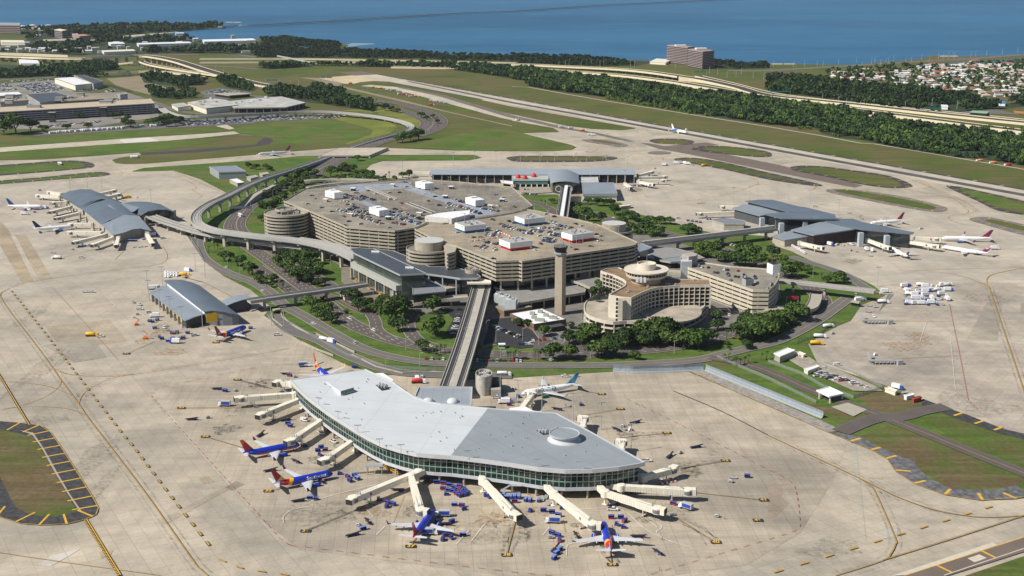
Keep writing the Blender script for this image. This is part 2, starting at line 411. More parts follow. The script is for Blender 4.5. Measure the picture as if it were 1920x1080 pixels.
# apron fields with their own slab directions
area('apron',WL([(-100,350),(150,338),(262,324),(330,332),(372,350),(422,362),(380,385),(350,425),(345,455),(372,495),(382,492),(420,520),(300,540),(0,560),(-200,575)]),M_apF)
area('apron',WL([(700,331),(688,322),(696,311),(718,303.5),(880,303.5),(960,306),(1120,305),(1200,300),(1270,300),(1330,310),(1500,345),(1620,375),(1760,405),(1960,440),(2200,500),(2200,560),(1700,540),(1640,540),(1560,500),(1440,462),(1335,435),(1257,417),(1200,402),(1165,380),(1045,345),(767,334),(720,334)]),M_apF)
area('apron',WL([(1640,536),(1700,530),(1960,530),(2100,560),(2100,830),(1920,812),(1880,805),(1810,777),(1770,765),(1730,750),(1665,725),(1532,680),(1515,645),(1545,625),(1570,612),(1595,602),(1615,572)]),M_apR)
area('apron',WL([(560,640),(626,670),(690,700),(812,700),(960,705),(1149,699),(1320,695),(1440,745),(1540,786),(1590,826),(1560,905),(1500,1000),(1400,1060),(1220,1085),(960,1082),(560,1030),(470,960),(350,812),(285,742),(305,724),(480,688)]),M_apC)
# patches of newer and older concrete
for pts,m in ((Q(2,0,[(340,290),(820,235),(960,400),(460,455)]),(.42,.36,.27)),(Q(3,0,[(1680,420),(1770,370),(1840,395),(1745,440)]),(.30,.26,.21)),
               (Q(3,0,[(1150,690),(1680,415),(1720,430),(1250,690)]),(.43,.37,.285)),(Q(3,0,[(1490,350),(1560,335),(1620,375),(1530,395)]),(.42,.34,.25)),
               (Q(3,3,[(0,370),(110,400),(100,490),(160,540),(0,700)]),(.43,.35,.26)),
               (Q(2,3,[(1490,385),(1640,110),(1760,110),(1720,400)]),(.39,.35,.285)),(Q(2,3,[(830,180),(900,110),(950,45),(900,45)]),(.20,.19,.175)),
               (Q(3,3,[(600,90),(660,90),(740,830),(690,600)]),(.45,.41,.335)),(Q(3,3,[(860,720),(970,715),(970,790),(870,805)]),(.46,.43,.38)),
               (Q(1,0,[(0,580),(60,640),(250,1030),(160,1040),(0,760)]),(.41,.335,.235)),(Q(1,0,[(110,680),(200,690),(390,1010),(290,1020)]),(.41,.34,.245)),
               (Q(3,0,[(270,1000),(400,920),(600,880),(520,930),(380,1010)]),(.50,.47,.42)),(Q(3,0,[(740,900),(850,890),(830,920),(760,950)]),(.42,.34,.23)),
               (Q(3,3,[(740,330),(860,335),(860,355),(750,350)]),(.48,.40,.28)),(Q(2,2,[(1720,900),(1800,890),(1820,910),(1750,920)]),(.45,.37,.26)),
               (Q(2,0,[(320,430),(700,380),(800,520),(560,560)]),(.38,.345,.28)),(Q(2,3,[(1900,110),(1960,110),(1960,200),(1890,200)]),(.38,.345,.285))):
 nm='conc_'+''.join('%02d' % int(x*100) for x in m)
 area('apron_patch',WL(pts),MATS.get(nm) or MATS.setdefault(nm,concrete(nm,m,AG,grime=.25)))
M_rust=mat('rust_stain',(.36,.235,.12),.9,.2,.1,col2=(.40,.34,.26))
def blot(name,px,py,rx,ry,m,rot=0.0,n=26,jag=.45):
 c=W(px,py); s=(c-W(px+10,py)).length/10; P=[]
 ph=[random.uniform(0,6.28) for _ in range(5)]
 for i in range(n):
  t=2*math.pi*i/n; r=1+jag*(.5*math.sin(2*t+ph[0])+.35*math.sin(3*t+ph[1])+.3*math.sin(5*t+ph[2])+.2*math.sin(9*t+ph[3]))
  r *= random.uniform(.8,1.15); x,y=rx*s*r*math.cos(t),ry*s*r*math.sin(t)
  P.append(Vector((c.x+x*math.cos(rot)-y*math.sin(rot),c.y+x*math.sin(rot)+y*math.cos(rot),0)))
 return area(name,P,m)
def stain_mat(name,col,amt):
 # worn-in stain that fades at ragged edges into the slab under it
 m=bpy.data.materials.new(name); m.use_nodes=True; n,l=nt(m); b=n['Principled BSDF']; b.inputs['Roughness'].default_value=.9
 b.inputs['Base Color'].default_value=lin(col); tr=n.new('ShaderNodeBsdfTransparent'); mx=n.new('ShaderNodeMixShader'); g=n.new('ShaderNodeNewGeometry')
 nz=n.new('ShaderNodeTexNoise'); nz.inputs['Scale'].default_value=.35; nz.inputs['Detail'].default_value=8; nz.inputs['Roughness'].default_value=.75; l.new(g.outputs['Position'],nz.inputs['Vector'])
 mr=n.new('ShaderNodeMapRange'); mr.inputs[1].default_value=.45; mr.inputs[2].default_value=.68; mr.inputs[4].default_value=amt; l.new(nz.outputs['Fac'],mr.inputs[0])
 l.new(mr.outputs[0],mx.inputs[0]); l.new(tr.outputs[0],mx.inputs[1]); l.new(b.outputs[0],mx.inputs[2]); l.new(mx.outputs[0],n['Material Output'].inputs[0]); return m
S_oil=stain_mat('oil_stain',(.07,.06,.05),.8); S_rust=stain_mat('rust_wash',(.34,.19,.07),.75); S_grime=stain_mat('grime_wash',(.15,.13,.10),.4)
for px,py,rx,ry,m in ((1340,760-0,0,0,None),):
 pass
for px,py,rx,ry,m in ((612,878,8,14,S_grime),(640,960,8,5,S_oil),(660,973,10,5,S_oil),(768,958,12,14,S_oil),(926,982,14,14,S_oil),(925,975,26,24,S_rust),
                          (990,1005,7,14,S_oil),(1078,985,9,9,S_oil),(1206,975,13,9,S_oil),(1297,885,22,16,S_oil),(1290,872,30,18,S_grime),(485,720,20,20,S_oil),(440,770,24,30,S_grime),(425,805,26,22,S_oil),
                          (500,790,14,12,S_grime),(560,830,10,10,S_grime),(590,862,16,10,S_oil),(300,620,16,26,S_rust),(275,635,12,24,S_rust),(320,660,26,20,S_rust),(700,960,26,16,S_rust),
                          (1290,885,14,10,S_rust),(1080,920,14,10,S_grime),(1340,850,12,9,S_grime),(1180,815,22,18,S_oil),(1200,760,8,6,S_grime),(1725,635,24,26,S_rust),(1690,650,30,24,S_rust),
                          (1600,490,20,14,S_oil),(1585,478,18,10,S_grime),(1210,350,18,8,S_grime),(1260,340,40,12,S_grime),(1195,355,12,14,S_oil),(590,960,70,30,S_grime),(900,1000,90,40,S_grime),
                          (1150,910,60,20,S_grime),(1850,560,40,30,S_grime),(1830,760,70,40,S_grime),(180,860,26,90,S_grime),(200,900,16,60,S_grime),(80,690,24,90,S_grime),(60,590,14,60,S_grime),
                          (85,790,40,24,S_grime),(1400,640,20,8,S_grime),(130,460,26,16,S_grime),(190,470,34,10,S_grime),(100,420,16,20,S_grime),(1250,960,40,30,S_grime),(1010,960,30,14,S_rust),(1000,890,22,8,S_grime),(1560,1030,60,26,S_grime)):
 blot('ground_stain',px,py,rx,ry*1.4,m,jag=.4)
ZL['z'] += .075
# ---- the landside: lawns inside the loop of roads ----
land_in=Q(1,0,[(990,205),(1080,180),(1300,165),(1920,122)])+[(560,293),(605,292),(690,291.5),(720,290.5),(890,290.5),(903,296),(880,301),(717,302),(695,309),(684,320),(700,333),(767,336),(960,352),(970,365),(1045,365),(1060,380),(1132,377),(1165,381),(1172,390),(1200,402),(1257,417),(1335,437),(1440,443),(1455,462),(1485,472),(1522,490),(1590,512),(1640,537),(1660,555),(1615,572),(1595,602),(1570,612),(1545,625),(1515,645),(1532,680),(1665,725),(1730,750),(1770,765),(1810,777),(1880,805),(1960,822),(1960,930)]+\
 Q(3,3,[(1860,505),(1600,517),(1330,475),(1100,390),(960,300),(900,210),(780,140),(620,75),(440,0)])+[(1490,784),(1440,762),(1290,697),(1149,697),(960,709),(812,695),(715,705),(650,685),(590,656),(540,625),(515,606),(495,592),(505,580),(470,560),(440,535),(400,505),(382,491),(350,455),(348,436),(372,400),(425,362),(375,336),(325,320),(250,322)]
area('lawn',WL(land_in),G_lawn)
area('grass_verge',WL([(1600,740),(1665,727),(1730,752),(1740,768),(1690,780),(1640,770)]),G_dry);
area('grass_verge',WL(Q(3,3,[(620,80),(760,0),(900,-45),(1440,40),(1920,340),(1890,400),(1600,440),(1350,420),(1120,270),(1100,220),(950,190),(800,130)])),G_dry)
area('grass_verge',WL([(1725,785),(1765,775),(1920,820),(1990,850),(1990,890),(1920,878),(1800,830)]),G_dry)
area('grass_verge',WL([(1395,690),(1440,708),(1525,752),(1620,790),(1600,806),(1540,790),(1440,745),(1340,697),(1330,681)]),G_lawn)
area('grass_verge',WL([(1500,755),(1540,780),(1600,806),(1640,790),(1600,775),(1560,765)]),G_dry)
# grass islands ringed by dark asphalt shoulders with ochre ticks
def ring_marks(outer,step,ln,name='shoulder_tick_paint',m=None,flip=1,rot=0.0,w=1.0,off=0.0):
 P=[Vector((p[0],p[1],0)) for p in outer]+[Vector((outer[0][0],outer[0][1],0))]; c=ctr(P[:-1]); b=MB(); z=zn()
 for p,a in along(P,step,step*.5):
  d=Vector((-math.sin(a+rot),math.cos(a+rot),0))*flip
  q=p+d*ln/2
  if not inside(q,outer): d=-d; q=p+d*ln/2
  b.box((q.x,q.y,z),(w,ln,.015),math.atan2(d.y,d.x)-math.pi/2)
 tag(b.build(name,m or M_yel),kind='structure')
def island(outer,inner,gm=None,sm=None,step=22,ln=8,w=1.0):
 O=smooth_loop(WL(outer),3); I=smooth_loop(WL(inner),3)
 area('shoulder',O,sm or M_should); area('grass_island',I,gm or G_field); ring_marks(O,step,ln,w=w)
island(Q(1,0,[(-200,175),(0,160),(300,137),(500,125),(620,130),(700,148),(700,172),(630,185),(300,215),(0,238),(-200,255)]),Q(1,0,[(-200,185),(0,172),(300,150),(500,137),(600,142),(640,160),(600,178),(300,205),(0,225),(-200,240)]),G_lush)
island(Q(1,0,[(-200,290),(0,275),(300,252),(640,217),(780,212),(825,228),(740,245),(500,262),(0,303),(-200,320)]),Q(1,0,[(-200,300),(0,283),(300,260),(640,226),(740,222),(760,233),(690,243),(300,272),(0,297),(-200,312)]),G_lush)
island(Q(0,2,[(1030,1055),(1100,1042),(1280,1044),(1365,1062),(1350,1078)])+Q(1,2,[(1340,5),(1200,3),(1080,-5)]),Q(0,2,[(1080,1058),(1120,1048),(1260,1050),(1320,1065)])+Q(1,2,[(1290,0),(1120,0)]))
island(Q(1,2,[(-40,105),(40,92),(300,90),(700,95),(790,103),(760,118),(620,132),(300,137),(40,133),(-20,120)]),Q(1,2,[(30,108),(80,98),(300,98),(700,100),(740,106),(620,122),(300,127),(80,125),(40,118)]))
island(Q(1,2,[(1350,35),(1400,20),(1560,15),(1800,38),(1920,60),(1950,80),(1920,98),(1780,95),(1500,65),(1370,48)]),Q(1,2,[(1430,38),(1480,25),(1600,22),(1800,48),(1890,65),(1900,85),(1780,88),(1560,62)]))
island(Q(1,2,[(1215,118),(1260,105),(1400,108),(1600,140),(1920,215),(2300,300),(2260,315),(1920,268),(1600,195),(1300,140)]),Q(1,2,[(1270,120),(1330,112),(1420,120),(1600,152),(1920,230),(2200,290),(1920,250),(1600,185),(1340,138)]))
island(Q(1,3,[(165,180),(220,165),(400,168),(650,200),(860,230),(1000,270),(1080,310),(1060,325),(930,332),(700,305),(480,255),(220,205)]),Q(1,3,[(240,190),(280,180),(420,180),(650,212),(860,245),(960,280),(1005,312),(900,322),(680,292),(480,243),(270,205)]))
island(Q(1,3,[(435,350),(480,338),(640,345),(950,385),(1280,460),(1345,490),(1300,508),(1150,498),(800,435),(480,370)]),Q(1,3,[(500,352),(560,345),(700,360),(950,402),(1200,455),(1260,485),(1180,490),(850,430),(560,370)]),sm=mat('shoulder_grey',(.17,.15,.135),.9,.3,.3))
island(Q(1,3,[(1340,322),(1400,318),(1500,335),(1920,428),(2300,510),(2300,600),(1920,535),(1720,500),(1560,425)]),Q(1,3,[(1440,345),(1520,350),(1920,445),(2200,510),(2200,570),(1920,520),(1740,485),(1580,415)]),G_lush)
island(Q(1,3,[(1510,570),(1560,552),(1680,555),(1920,605),(2300,690),(2300,740),(1920,685),(1640,610)]),Q(1,3,[(1630,575),(1700,572),(1920,620),(2200,685),(1920,655),(1680,595)]),sm=MATS['shoulder_grey'])
island(Q(0,2,[(520,1052),(580,1045),(700,1050),(800,1068)])+Q(1,2,[(870,12),(800,22),(700,5),(600,-8)]),Q(0,2,[(590,1058),(640,1052),(760,1070)])+Q(1,2,[(840,10),(700,-5),(640,-15)]),sm=MATS['shoulder_grey'])
area('shoulder',smooth_loop(WL(Q(1,2,[(1015,68),(1060,57),(1140,57),(1195,68),(1150,78),(1060,78)])),3),MATS['shoulder_grey'])
# big island at the lower left
Oi=Q(2,0,[(-300,990),(0,1003),(150,1015),(300,1035),(380,1085)])+Q(3,0,[(480,150),(600,340),(700,500),(738,575),(720,625),(640,660),(500,695),(300,703),(150,690),(0,642),(-300,560)])
Ii=Q(2,0,[(-300,1040),(0,1065)])+Q(3,0,[(130,15),(240,40),(300,120),(400,300),(500,470),(575,595),(480,628),(380,640),(250,630),(130,580),(80,500),(0,340),(-200,100)])
area('shoulder',smooth_loop(WL(Oi),3),M_should); area('grass_island',WL(Ii),G_dry)
area('drain_gravel',WL(Q(3,0,[(150,-8),(250,10),(330,130),(430,310),(530,480),(612,597),(596,600),(500,455),(400,290),(310,120),(240,25)])),mat('gravel',(.33,.29,.24),.95,.25,.8))
ring_marks(smooth_loop(WL(Oi),3),13.5,12.5,w=1.1)
edge_strip('taxiway_line_paint',Oi+[Oi[0]],.5,M_yeld)
# lower right shoulder and the taxiway running off the corner
Os=Q(3,3,[(440,-5),(620,75),(780,140),(885,200),(940,270),(960,300),(1100,390),(1330,475),(1600,517),(1860,508),(1960,480),(1860,405),(1700,440),(1500,440),(1330,415),(1200,345),(1120,270),(1100,225),(1000,190),(860,130),(690,40)])
area('shoulder',WL(Os),mat('asphalt_washed',(.12,.12,.125),.85,.6,.25))
area('shoulder',WL(Q(2,3,[(1160,835),(1330,900),(1480,950),(1760,1060),(2000,1120),(2000,1160),(1700,1085),(1350,960),(1150,880)])),M_should)
b=MB(); z=zn()
def bar(b,a,c,w,z):
 b.strip([W(*a),W(*c)],w,z)
for a,c in (((620,72),(692,53)),((770,138),(843,120)),((885,202),(962,183)),((955,291),(1068,299)),((1096,389),(1180,371)),((1328,472),(1367,434)),((1608,513),(1577,465)),((1860,503),(1762,462))):
 bar(b,Q(3,3,[a])[0],Q(3,3,[c])[0],1.7,z)
for a,c in (((1395,962),(1460,940)),((1550,1022),(1615,1000)),((1695,1070),(1760,1047))): bar(b,Q(2,3,[a])[0],Q(2,3,[c])[0],1.7,z)
for a,c in (((1385,655),(1450,643)),((1500,705),(1572,688)),((1614,755),(1690,740)),((1735,808),(1812,790)),((1857,860),(1940,838))): bar(b,Q(2,2,[a])[0],Q(2,2,[c])[0],1.3,z)
for a,c in (((60,915),(140,896)),((192,972),(268,950)),((328,1031),(403,1011))): bar(b,Q(2,3,[a])[0],Q(2,3,[c])[0],1.3,z)
for a,c in (((1605,900),(1705,950)),((1268,1008),(1375,1060))): bar(b,Q(3,3,[a])[0],Q(3,3,[c])[0],1.3,z+.05)
tag(b.build('shoulder_tick_paint',M_yel),kind='structure')
area('shoulder',WL(Q(2,2,[(1330,627),(1440,622),(1960,845)])+Q(2,3,[(400,1000),(560,1075),(440,1085),(200,975),(0,888)])),mat('shoulder_slab',(.27,.25,.225),.9,.35,.3))
edge_strip('taxiway_line_paint',Q(2,2,[(1320,630),(1920,885)])+Q(2,3,[(200,975),(440,1083)])+Q(3,3,[(620,73),(780,140),(885,200),(955,300),(1100,392),(1330,477),(1600,519),(1920,490)]),.5,M_yeld)
area('taxiway_asphalt',WL(Q(3,3,[(1000,1090),(1920,792),(2300,670),(2300,850),(1920,905),(1300,1100)])),M_brown)
area('shoulder',WL(Q(3,3,[(930,1085),(1680,835),(1720,855),(1030,1082)])),mat('pale_band',(.52,.47,.38),.9,.1,.3))
area('grass_verge',WL(Q(3,3,[(1480,1085),(1920,938),(2400,800),(2400,1400),(1300,1400)])),G_dry)
area('taxiway_line_paint',WL(Q(3,3,[(1495,955),(1585,925),(1640,952),(1550,985)])),mat('pale_band',0))
edge_strip('taxiway_line_paint',Q(3,3,[(1030,1082),(1920,795)]),.5,M_yel); edge_strip('taxiway_line_paint',Q(3,3,[(1320,1082),(1920,880)]),.6,MATS['pale_band'])
# ---- painted lines on the aprons ----
def line(pts,w,m=None,k=4,blk=False):
 L=smooth_line(WL(pts),k)
 if blk:
  b=MB(); b.strip(L,w*1.45,mk()); tag(b.build('taxiway_line_paint',M_blk),kind='structure')
 b=MB(); b.strip(L,w,mk()); tag(b.build('taxiway_line_paint',m or M_yeld),kind='structure')
def dashes(pts,w,on,off,m=None,k=4,blk=False):
 L=smooth_line(WL(pts),k); b=MB(); z=mk(); c=MB()
 for p,a in along(L,on+off):
  b.box((p.x,p.y,z),(on,w,.012),a)
  if blk: c.box((p.x,p.y,z-.01),(on*1.12,w*1.6,.012),a)
 if blk: tag(c.build('taxiway_line_paint',M_blk),kind='structure')
 tag(b.build('taxiway_line_paint',m or M_yeld),kind='structure')
line(Q(2,0,[(70,5),(10,40),(10,80),(90,200),(260,420),(400,610),(450,685),(595,880),(640,950),(740,1082)]),.45,blk=True)
line(Q(3,0,[(740,0),(1100,475),(1440,960),(1500,1030),(1560,1085)]),.45,blk=True)
dashes(Q(2,0,[(90,30),(420,450),(900,1075)])+Q(3,0,[(1000,115),(1260,460),(1600,895)]),1.0,4.2,8.0,blk=True)
dashes(Q(3,0,[(1670,970),(1810,1025)])+Q(3,1,[(70,1055),(240,1078)]),1.0,4.5,7)
line(Q(2,0,[(400,605),(500,645),(650,663),(800,665),(960,655),(1200,618),(1920,500)])+Q(2,1,[(250,455)]),.5)
line(Q(2,0,[(590,880),(600,830),(650,770),(760,710),(900,662),(1000,648)]),.45)
line(Q(2,0,[(0,702),(200,715),(380,745),(530,805)]),.4); line(Q(2,0,[(455,690),(440,740),(350,810),(200,870),(0,920)]),.4); line(Q(2,0,[(0,912),(150,895),(350,893),(520,912),(640,955)]),.4)
line([(-10,690),(55,798)],1.5,M_blk); line([(-10,690),(55,798)],.5,M_yel); line(Q(3,0,[(640,660),(900,1085)]),1.9,M_blk); dashes(Q(3,0,[(636,668),(892,1085)]),.7,.9,.9,M_yel,1); line(Q(3,0,[(650,660),(905,1080)]),.5,M_yel)
line(Q(3,0,[(-50,900),(0,910),(500,985),(1200,1080)]),.4)
line(Q(3,3,[(0,30),(660,340),(800,410),(1000,505),(1250,590),(1500,635),(1700,645),(1920,632)]),.5,blk=True)
line(Q(2,2,[(1210,778),(1560,925)])+Q(3,3,[(0,30)]),.4,blk=True)
line(Q(3,3,[(680,352),(760,400),(800,450),(950,790),(955,850),(920,920),(860,970),(500,1085)]),.45,blk=True); line(Q(3,3,[(860,968),(1400,800),(1920,632)]),.5,blk=True)
dashes(Q(3,3,[(78,1050),(820,825),(1097,742),(1745,543)]),1.1,5.5,10.0,k=1)
dashes([(560,684),(480,690),(305,727),(287,738),(285,745),(342,810),(480,961),(525,1011),(547,1024),(572,1027),(960,1074),(1100,1085)],.32,3.6,4.2,M_redp,2)
dashes([(1200,1084),(1440,1013),(1490,996),(1500,985),(1492,920),(1477,901),(1435,879),(1297,808),(1177,750)],.32,3.6,4.2,M_redp,2)
dashes(Q(2,3,[(1360,130),(1440,520),(1500,840),(1570,915)]),.6,3.0,3.0,M_redp,1)
dashes(Q(2,0,[(400,10),(640,270),(885,540)]),.3,3,3.2,M_redp,1)
line(Q(2,3,[(1655,-10),(1780,360),(1930,810)]),.6,k=2,blk=True)
line(Q(1,3,[(1030,955),(1400,940),(1950,925)]),.5); line(Q(1,3,[(1230,960),(1400,980),(1560,1030),(1660,1075)]),.5); line(Q(1,3,[(1950,925),(1700,975),(1640,1020),(1655,1085)]),.7)
line(Q(2,3,[(790,248),(1380,256)]),.5); line(Q(2,3,[(860,540),(1430,508)]),.5)
for pts in (Q(1,3,[(60,180),(100,150),(300,160)]),Q(1,3,[(340,345),(400,300),(600,330),(900,345),(1180,335),(1200,300),(1100,255)]),Q(1,3,[(1100,270),(1400,400),(1555,490),(1500,525),(1360,545),(1380,580),(1500,610)]),Q(1,3,[(1050,260),(1350,390),(1500,500),(1450,530)]),
   Q(1,2,[(900,20),(950,75),(1050,110),(1020,130)]),Q(1,2,[(1290,75),(1150,95),(1130,120)]),Q(1,2,[(600,0),(640,40),(560,75)]),Q(1,2,[(820,95),(845,105),(810,115)]),
   Q(1,2,[(1000,420),(1060,440),(1300,430),(1600,380),(1820,310),(1840,280),(1780,250)]),Q(1,2,[(920,330),(1020,405)]),Q(1,0,[(80,1078),(250,1030),(900,940),(1180,905),(1255,850),(1220,770)]),Q(1,0,[(860,870),(935,795)]),
   Q(1,0,[(1000,210),(1700,120)][:0] or [(750,115),(760,135),(900,205),(915,220),(890,232)]),Q(1,0,[(1300,205),(1690,375)]),Q(1,0,[(1180,225),(1420,290),(1470,330),(1440,350),(1510,390),(1470,415)]),Q(1,0,[(750,440),(1050,305)]),Q(1,0,[(300,795),(520,770)]),Q(1,0,[(450,860),(700,790)])):
 line(pts,.45)
line(Q(1,3,[(1020,340),(1500,430),(1700,470)]),.6,M_redp); dashes(Q(2,3,[(730,915),(1720,1300)])[:2],.2,2,3)
line(Q(1,1,[(-60,90),(400,68),(900,55),(1500,70)]),.35)
line([(550,165+417),(716,712-417+290)][:0] or Q(2,0,[(560,165),(880,118)]),.35)
for Y_,pts in ((0,Q(3,1,[(400,530),(650,460),(900,400)])),(1,Q(3,1,[(1020,700),(1110,480)])),(1,Q(3,1,[(1650,560),(1760,670)])),(1,Q(3,1,[(700,210),(850,330)])),(0,Q(3,1,[(830,590),(880,640)])),(0,Q(3,1,[(900,780),(970,710)])),(0,Q(3,1,[(1500,850),(1600,740)])),(0,Q(3,1,[(1610,830),(1720,690)])),(0,Q(3,1,[(210,690),(205,640),(270,590),(400,565)])),(1,Q(3,2,[(590,465),(690,545)])),(0,Q(3,2,[(500,590),(800,580),(980,720),(1120,800),(1380,890)])),(0,Q(3,2,[(640,470),(900,590),(1090,720)])),(0,Q(3,2,[(410,930),(420,850),(560,830)])),(0,Q(3,2,[(1030,650),(1125,715),(1080,765),(1210,840)])),(0,Q(3,2,[(230,780),(280,720)])),(1,Q(3,2,[(380,660),(400,760)])),(0,Q(3,2,[(220,820),(330,820)])),(1,Q(3,2,[(740,560),(1000,600),(1080,500)])),(0,Q(2,0,[(750,190),(860,140),(830,110)])),(0,Q(2,0,[(780,195),(960,195)])),(0,Q(2,0,[(420,20),(900,50)])),(0,Q(2,3,[(1370,400),(1405,765)])),(0,Q(2,3,[(1140,400),(1190,250)]))):
 line(pts,.22,M_yeld if Y_ else M_wht,3)
for k in range(9): p=Q(3,2,[(780+k*30,520+k*11),(850+k*30,470+k*13)]); line(p,.2,M_yeld,1)
# tyre tracks and idling grime along the taxi routes and at the stands
S_tyre=stain_mat('tyre_wear',(.10,.09,.078),.5); rs=random.Random(17)
def wear(pts,w):
 for o in (-w,w):
  L=smooth_line(WL(pts),5); E=[]
  for i,p in enumerate(L): d=L[min(i+1,len(L)-1)]-L[max(i-1,0)]; d.normalize(); E.append(p+Vector((-d.y,d.x,0))*o)
  b=MB(); b.strip(E,1.0,mk()); tag(b.build('tyre_mark',S_tyre),kind='structure')
for pts in (Q(2,0,[(10,80),(90,200),(260,420),(595,880),(740,1082)])+Q(3,0,[(1100,475),(1440,960),(1560,1085)]),Q(2,0,[(400,605),(650,663),(960,655),(1920,500)]),Q(2,0,[(590,880),(650,770),(900,662)]),Q(3,3,[(0,30),(660,340),(1000,505),(1500,635),(1920,632)]),Q(3,3,[(680,352),(800,450),(950,790),(860,970),(500,1085)]),Q(2,3,[(1655,-10),(1780,360),(1930,810)]),Q(1,0,[(80,1078),(250,1030),(900,940),(1180,905),(1255,850)]),Q(1,3,[(1100,270),(1555,490),(1360,545)])): wear(pts,2.8)
for a_,c_,s_ in (((795,984),(770,1026),''),((972,955),(950,1042),''),((1140,1010),(1148,1060),''),((1268,972),(1342,1018),''),((683,951),(573,997),''),((1275,880),(1360,865),''),((1180,820),(1250,813),''),((510,730),(445,713),'')):
 for k in range(3): j=lambda q: (q[0]+rs.uniform(-9,9),q[1]+rs.uniform(-5,5)); wear([j(a_),((a_[0]+c_[0])/2+rs.uniform(-14,14),(a_[1]+c_[1])/2+rs.uniform(-6,6)),j(c_)],rs.uniform(.9,2.9))
# lead-in lines to the gates with their number boxes
def lead(a,b_,w=.5,m=None):
 line([a,b_],w*1.7,M_rub,1); line([a,b_],w,m or M_yeld,1)
NUMS=[((795,984),(770,1026),'37'),((972,955),(950,1042),'38'),((1140,1010),(1148,1060),'39'),((1268,972),(1342,1018),'40'),((1305,925),(1432,939),'41'),((683,951),(573,997),'36'),((580,905),(503,922),'35'),((470,765),(340,766),'33'),((1275,880),(1360,865),'42'),
  ((1180,820),(1250,813),'43'),((1090,780),(1163,768),'44'),((510,730),(445,713),'32'),((470,845),(385,820),'34'),((290,641),(237,664),'31'),((440,625),(405,643),'30'),((1100,735),(1128,740),'45'),((1430,978),(1421,977),'46')]
for a,c,s in NUMS:
 lead(a,c,.32)
 p=W(*c); an=ang(W(*a),p)
 b=MB(); b.box((p.x,p.y,mk()),(5.2,3.0,.012),0); tag(b.build('gate_number_paint',M_blk),kind='structure')
 cu=bpy.data.curves.new('n','FONT'); cu.body=s; cu.size=3.6; cu.align_x='CENTER'; cu.align_y='CENTER'; cu.offset=.12
 to=bpy.data.objects.new('n',cu); dg=bpy.context.evaluated_depsgraph_get(); scene.collection.objects.link(to); bpy.context.view_layer.update()
 me=bpy.data.meshes.new_from_object(to.evaluated_get(bpy.context.evaluated_depsgraph_get())); bpy.data.objects.remove(to)
 me.materials.clear(); me.materials.append(M_yel); o=bpy.data.objects.new('gate_number_paint',me); scene.collection.objects.link(o); o.location=(p.x,p.y,mk()+.03); o['kind']='structure'
ZL['z'] += .07
# ---- roads ----
rc={'k': 0}
def road(pts,w,m=None,k=5,kerb=.5,name='road',mid=None,lanes=None,z=None,km=None):
 L=smooth_line(WL(pts),k);
 if kerb:
  b=MB(); b.strip(L,w+kerb*2,zn(.004)); tag(b.build('kerb',km or M_kerb),kind='structure')
 b=MB(); b.strip(L,w,zn(.004)); tag(b.build(name,m or M_road),kind='structure')
 if mid:
  b=MB(); b.strip(L,.35,zn(.002)); tag(b.build('road_line_paint',mid),kind='structure')
 for off in (lanes or []):
  z=zn(.004); b=MB()
  for p,a in along(L,9):
   b.box((p.x-math.sin(a)*off,p.y+math.cos(a)*off,z),(3,.22,.01),a)
  tag(b.build('road_line_paint',M_wht),kind='structure')
area('plaza',WL([(505,420),(560,400),(770,425),(960,480),(1200,440),(1260,450),(1310,470),(1460,520),(1465,560),(1420,600),(1370,615),(1280,640),(1100,640),(1050,648),(960,640),(905,655),(860,590),(830,577),(800,590),(730,572),(660,545),(640,500),(560,460),(500,440)]),mat('plaza_paving',(.17,.16,.145),.9,.25,.08))
area('car_park_paving',WL([(830,577),(875,573),(862,625),(845,637),(835,625),(850,600)]),M_lot)
area('car_park_paving',WL([(920,600),(1000,592),(1040,640),(1030,648),(975,655),(920,645),(905,650)]),M_lot)
area('car_park_paving',WL([(1000,640),(1060,628),(1160,640),(1200,652),(1060,660),(1000,655)]),M_road)
area('plaza',WL([(640,500),(700,510),(735,560),(715,575),(690,563),(640,530)]),mat('taxi_yard',(.20,.175,.14),.9,.2,.2))
# parkway
pk=[(640,180),(680,184),(712,190),(750,195),(775,202),(800,210),(818,218),(827,228),(822,238),(808,247),(780,256)]
road(pk,22,lanes=[-4,0,4]);
pk2=[(640,184),(669,189),(697,195),(725,201),(750,207),(775,216),(793,224),(800,231),(795,239),(778,248),(740,258),(705,268)]
road(pk2,20,lanes=[-3.5,0,3.5])
road([(800,250),(760,258),(715,268),(670,288),(635,303),(607,320),(575,335),(530,352),(498,372)],14,lanes=[0])
road([(770,250),(720,262),(672,276),(636,293),(600,312),(560,330),(520,350),(485,372),(455,395),(435,420),(440,440),(465,462),(505,490),(545,520),(600,562),(635,592),(670,614),(730,637),(792,652),(842,660),(905,664),(1000,667),(1110,665),(1210,658),(1272,650),(1322,640),(1372,625),(1430,612),(1500,598),(1540,575),(1530,550),(1480,520),(1410,492),(1335,462),(1270,445),(1220,430),(1160,416),(1100,398)],15,lanes=[-3.6,0,3.6],k=6)
road([(498,368),(470,392),(452,418),(462,440),(500,466),(560,500),(620,535),(680,575),(702,600),(708,620),(735,638)],9,lanes=[0])
road([(480,500),(530,535),(555,555)],12,lanes=[0])
road([(775,590),(765,612),(785,640),(830,655)],10,lanes=[0])
road([(1100,398),(1040,405),(1035,395),(1010,383),(960,372)],10)
road([(1480,482),(1540,500),(1582,515),(1615,536),(1640,552)],9,M_roadg)
road([(372,440),(371,462),(382,486),(410,505),(445,520),(480,533),(510,553),(530,572),(580,600),(630,630),(680,655),(730,670),(792,680),(850,684),(960,686),(1060,687),(1147,686),(1250,681),(1310,676),(1350,667),(1400,655),(1440,646),(1477,632),(1527,605),(1560,582),(1590,560)],11,M_roadg,mid=M_yeld,k=6)
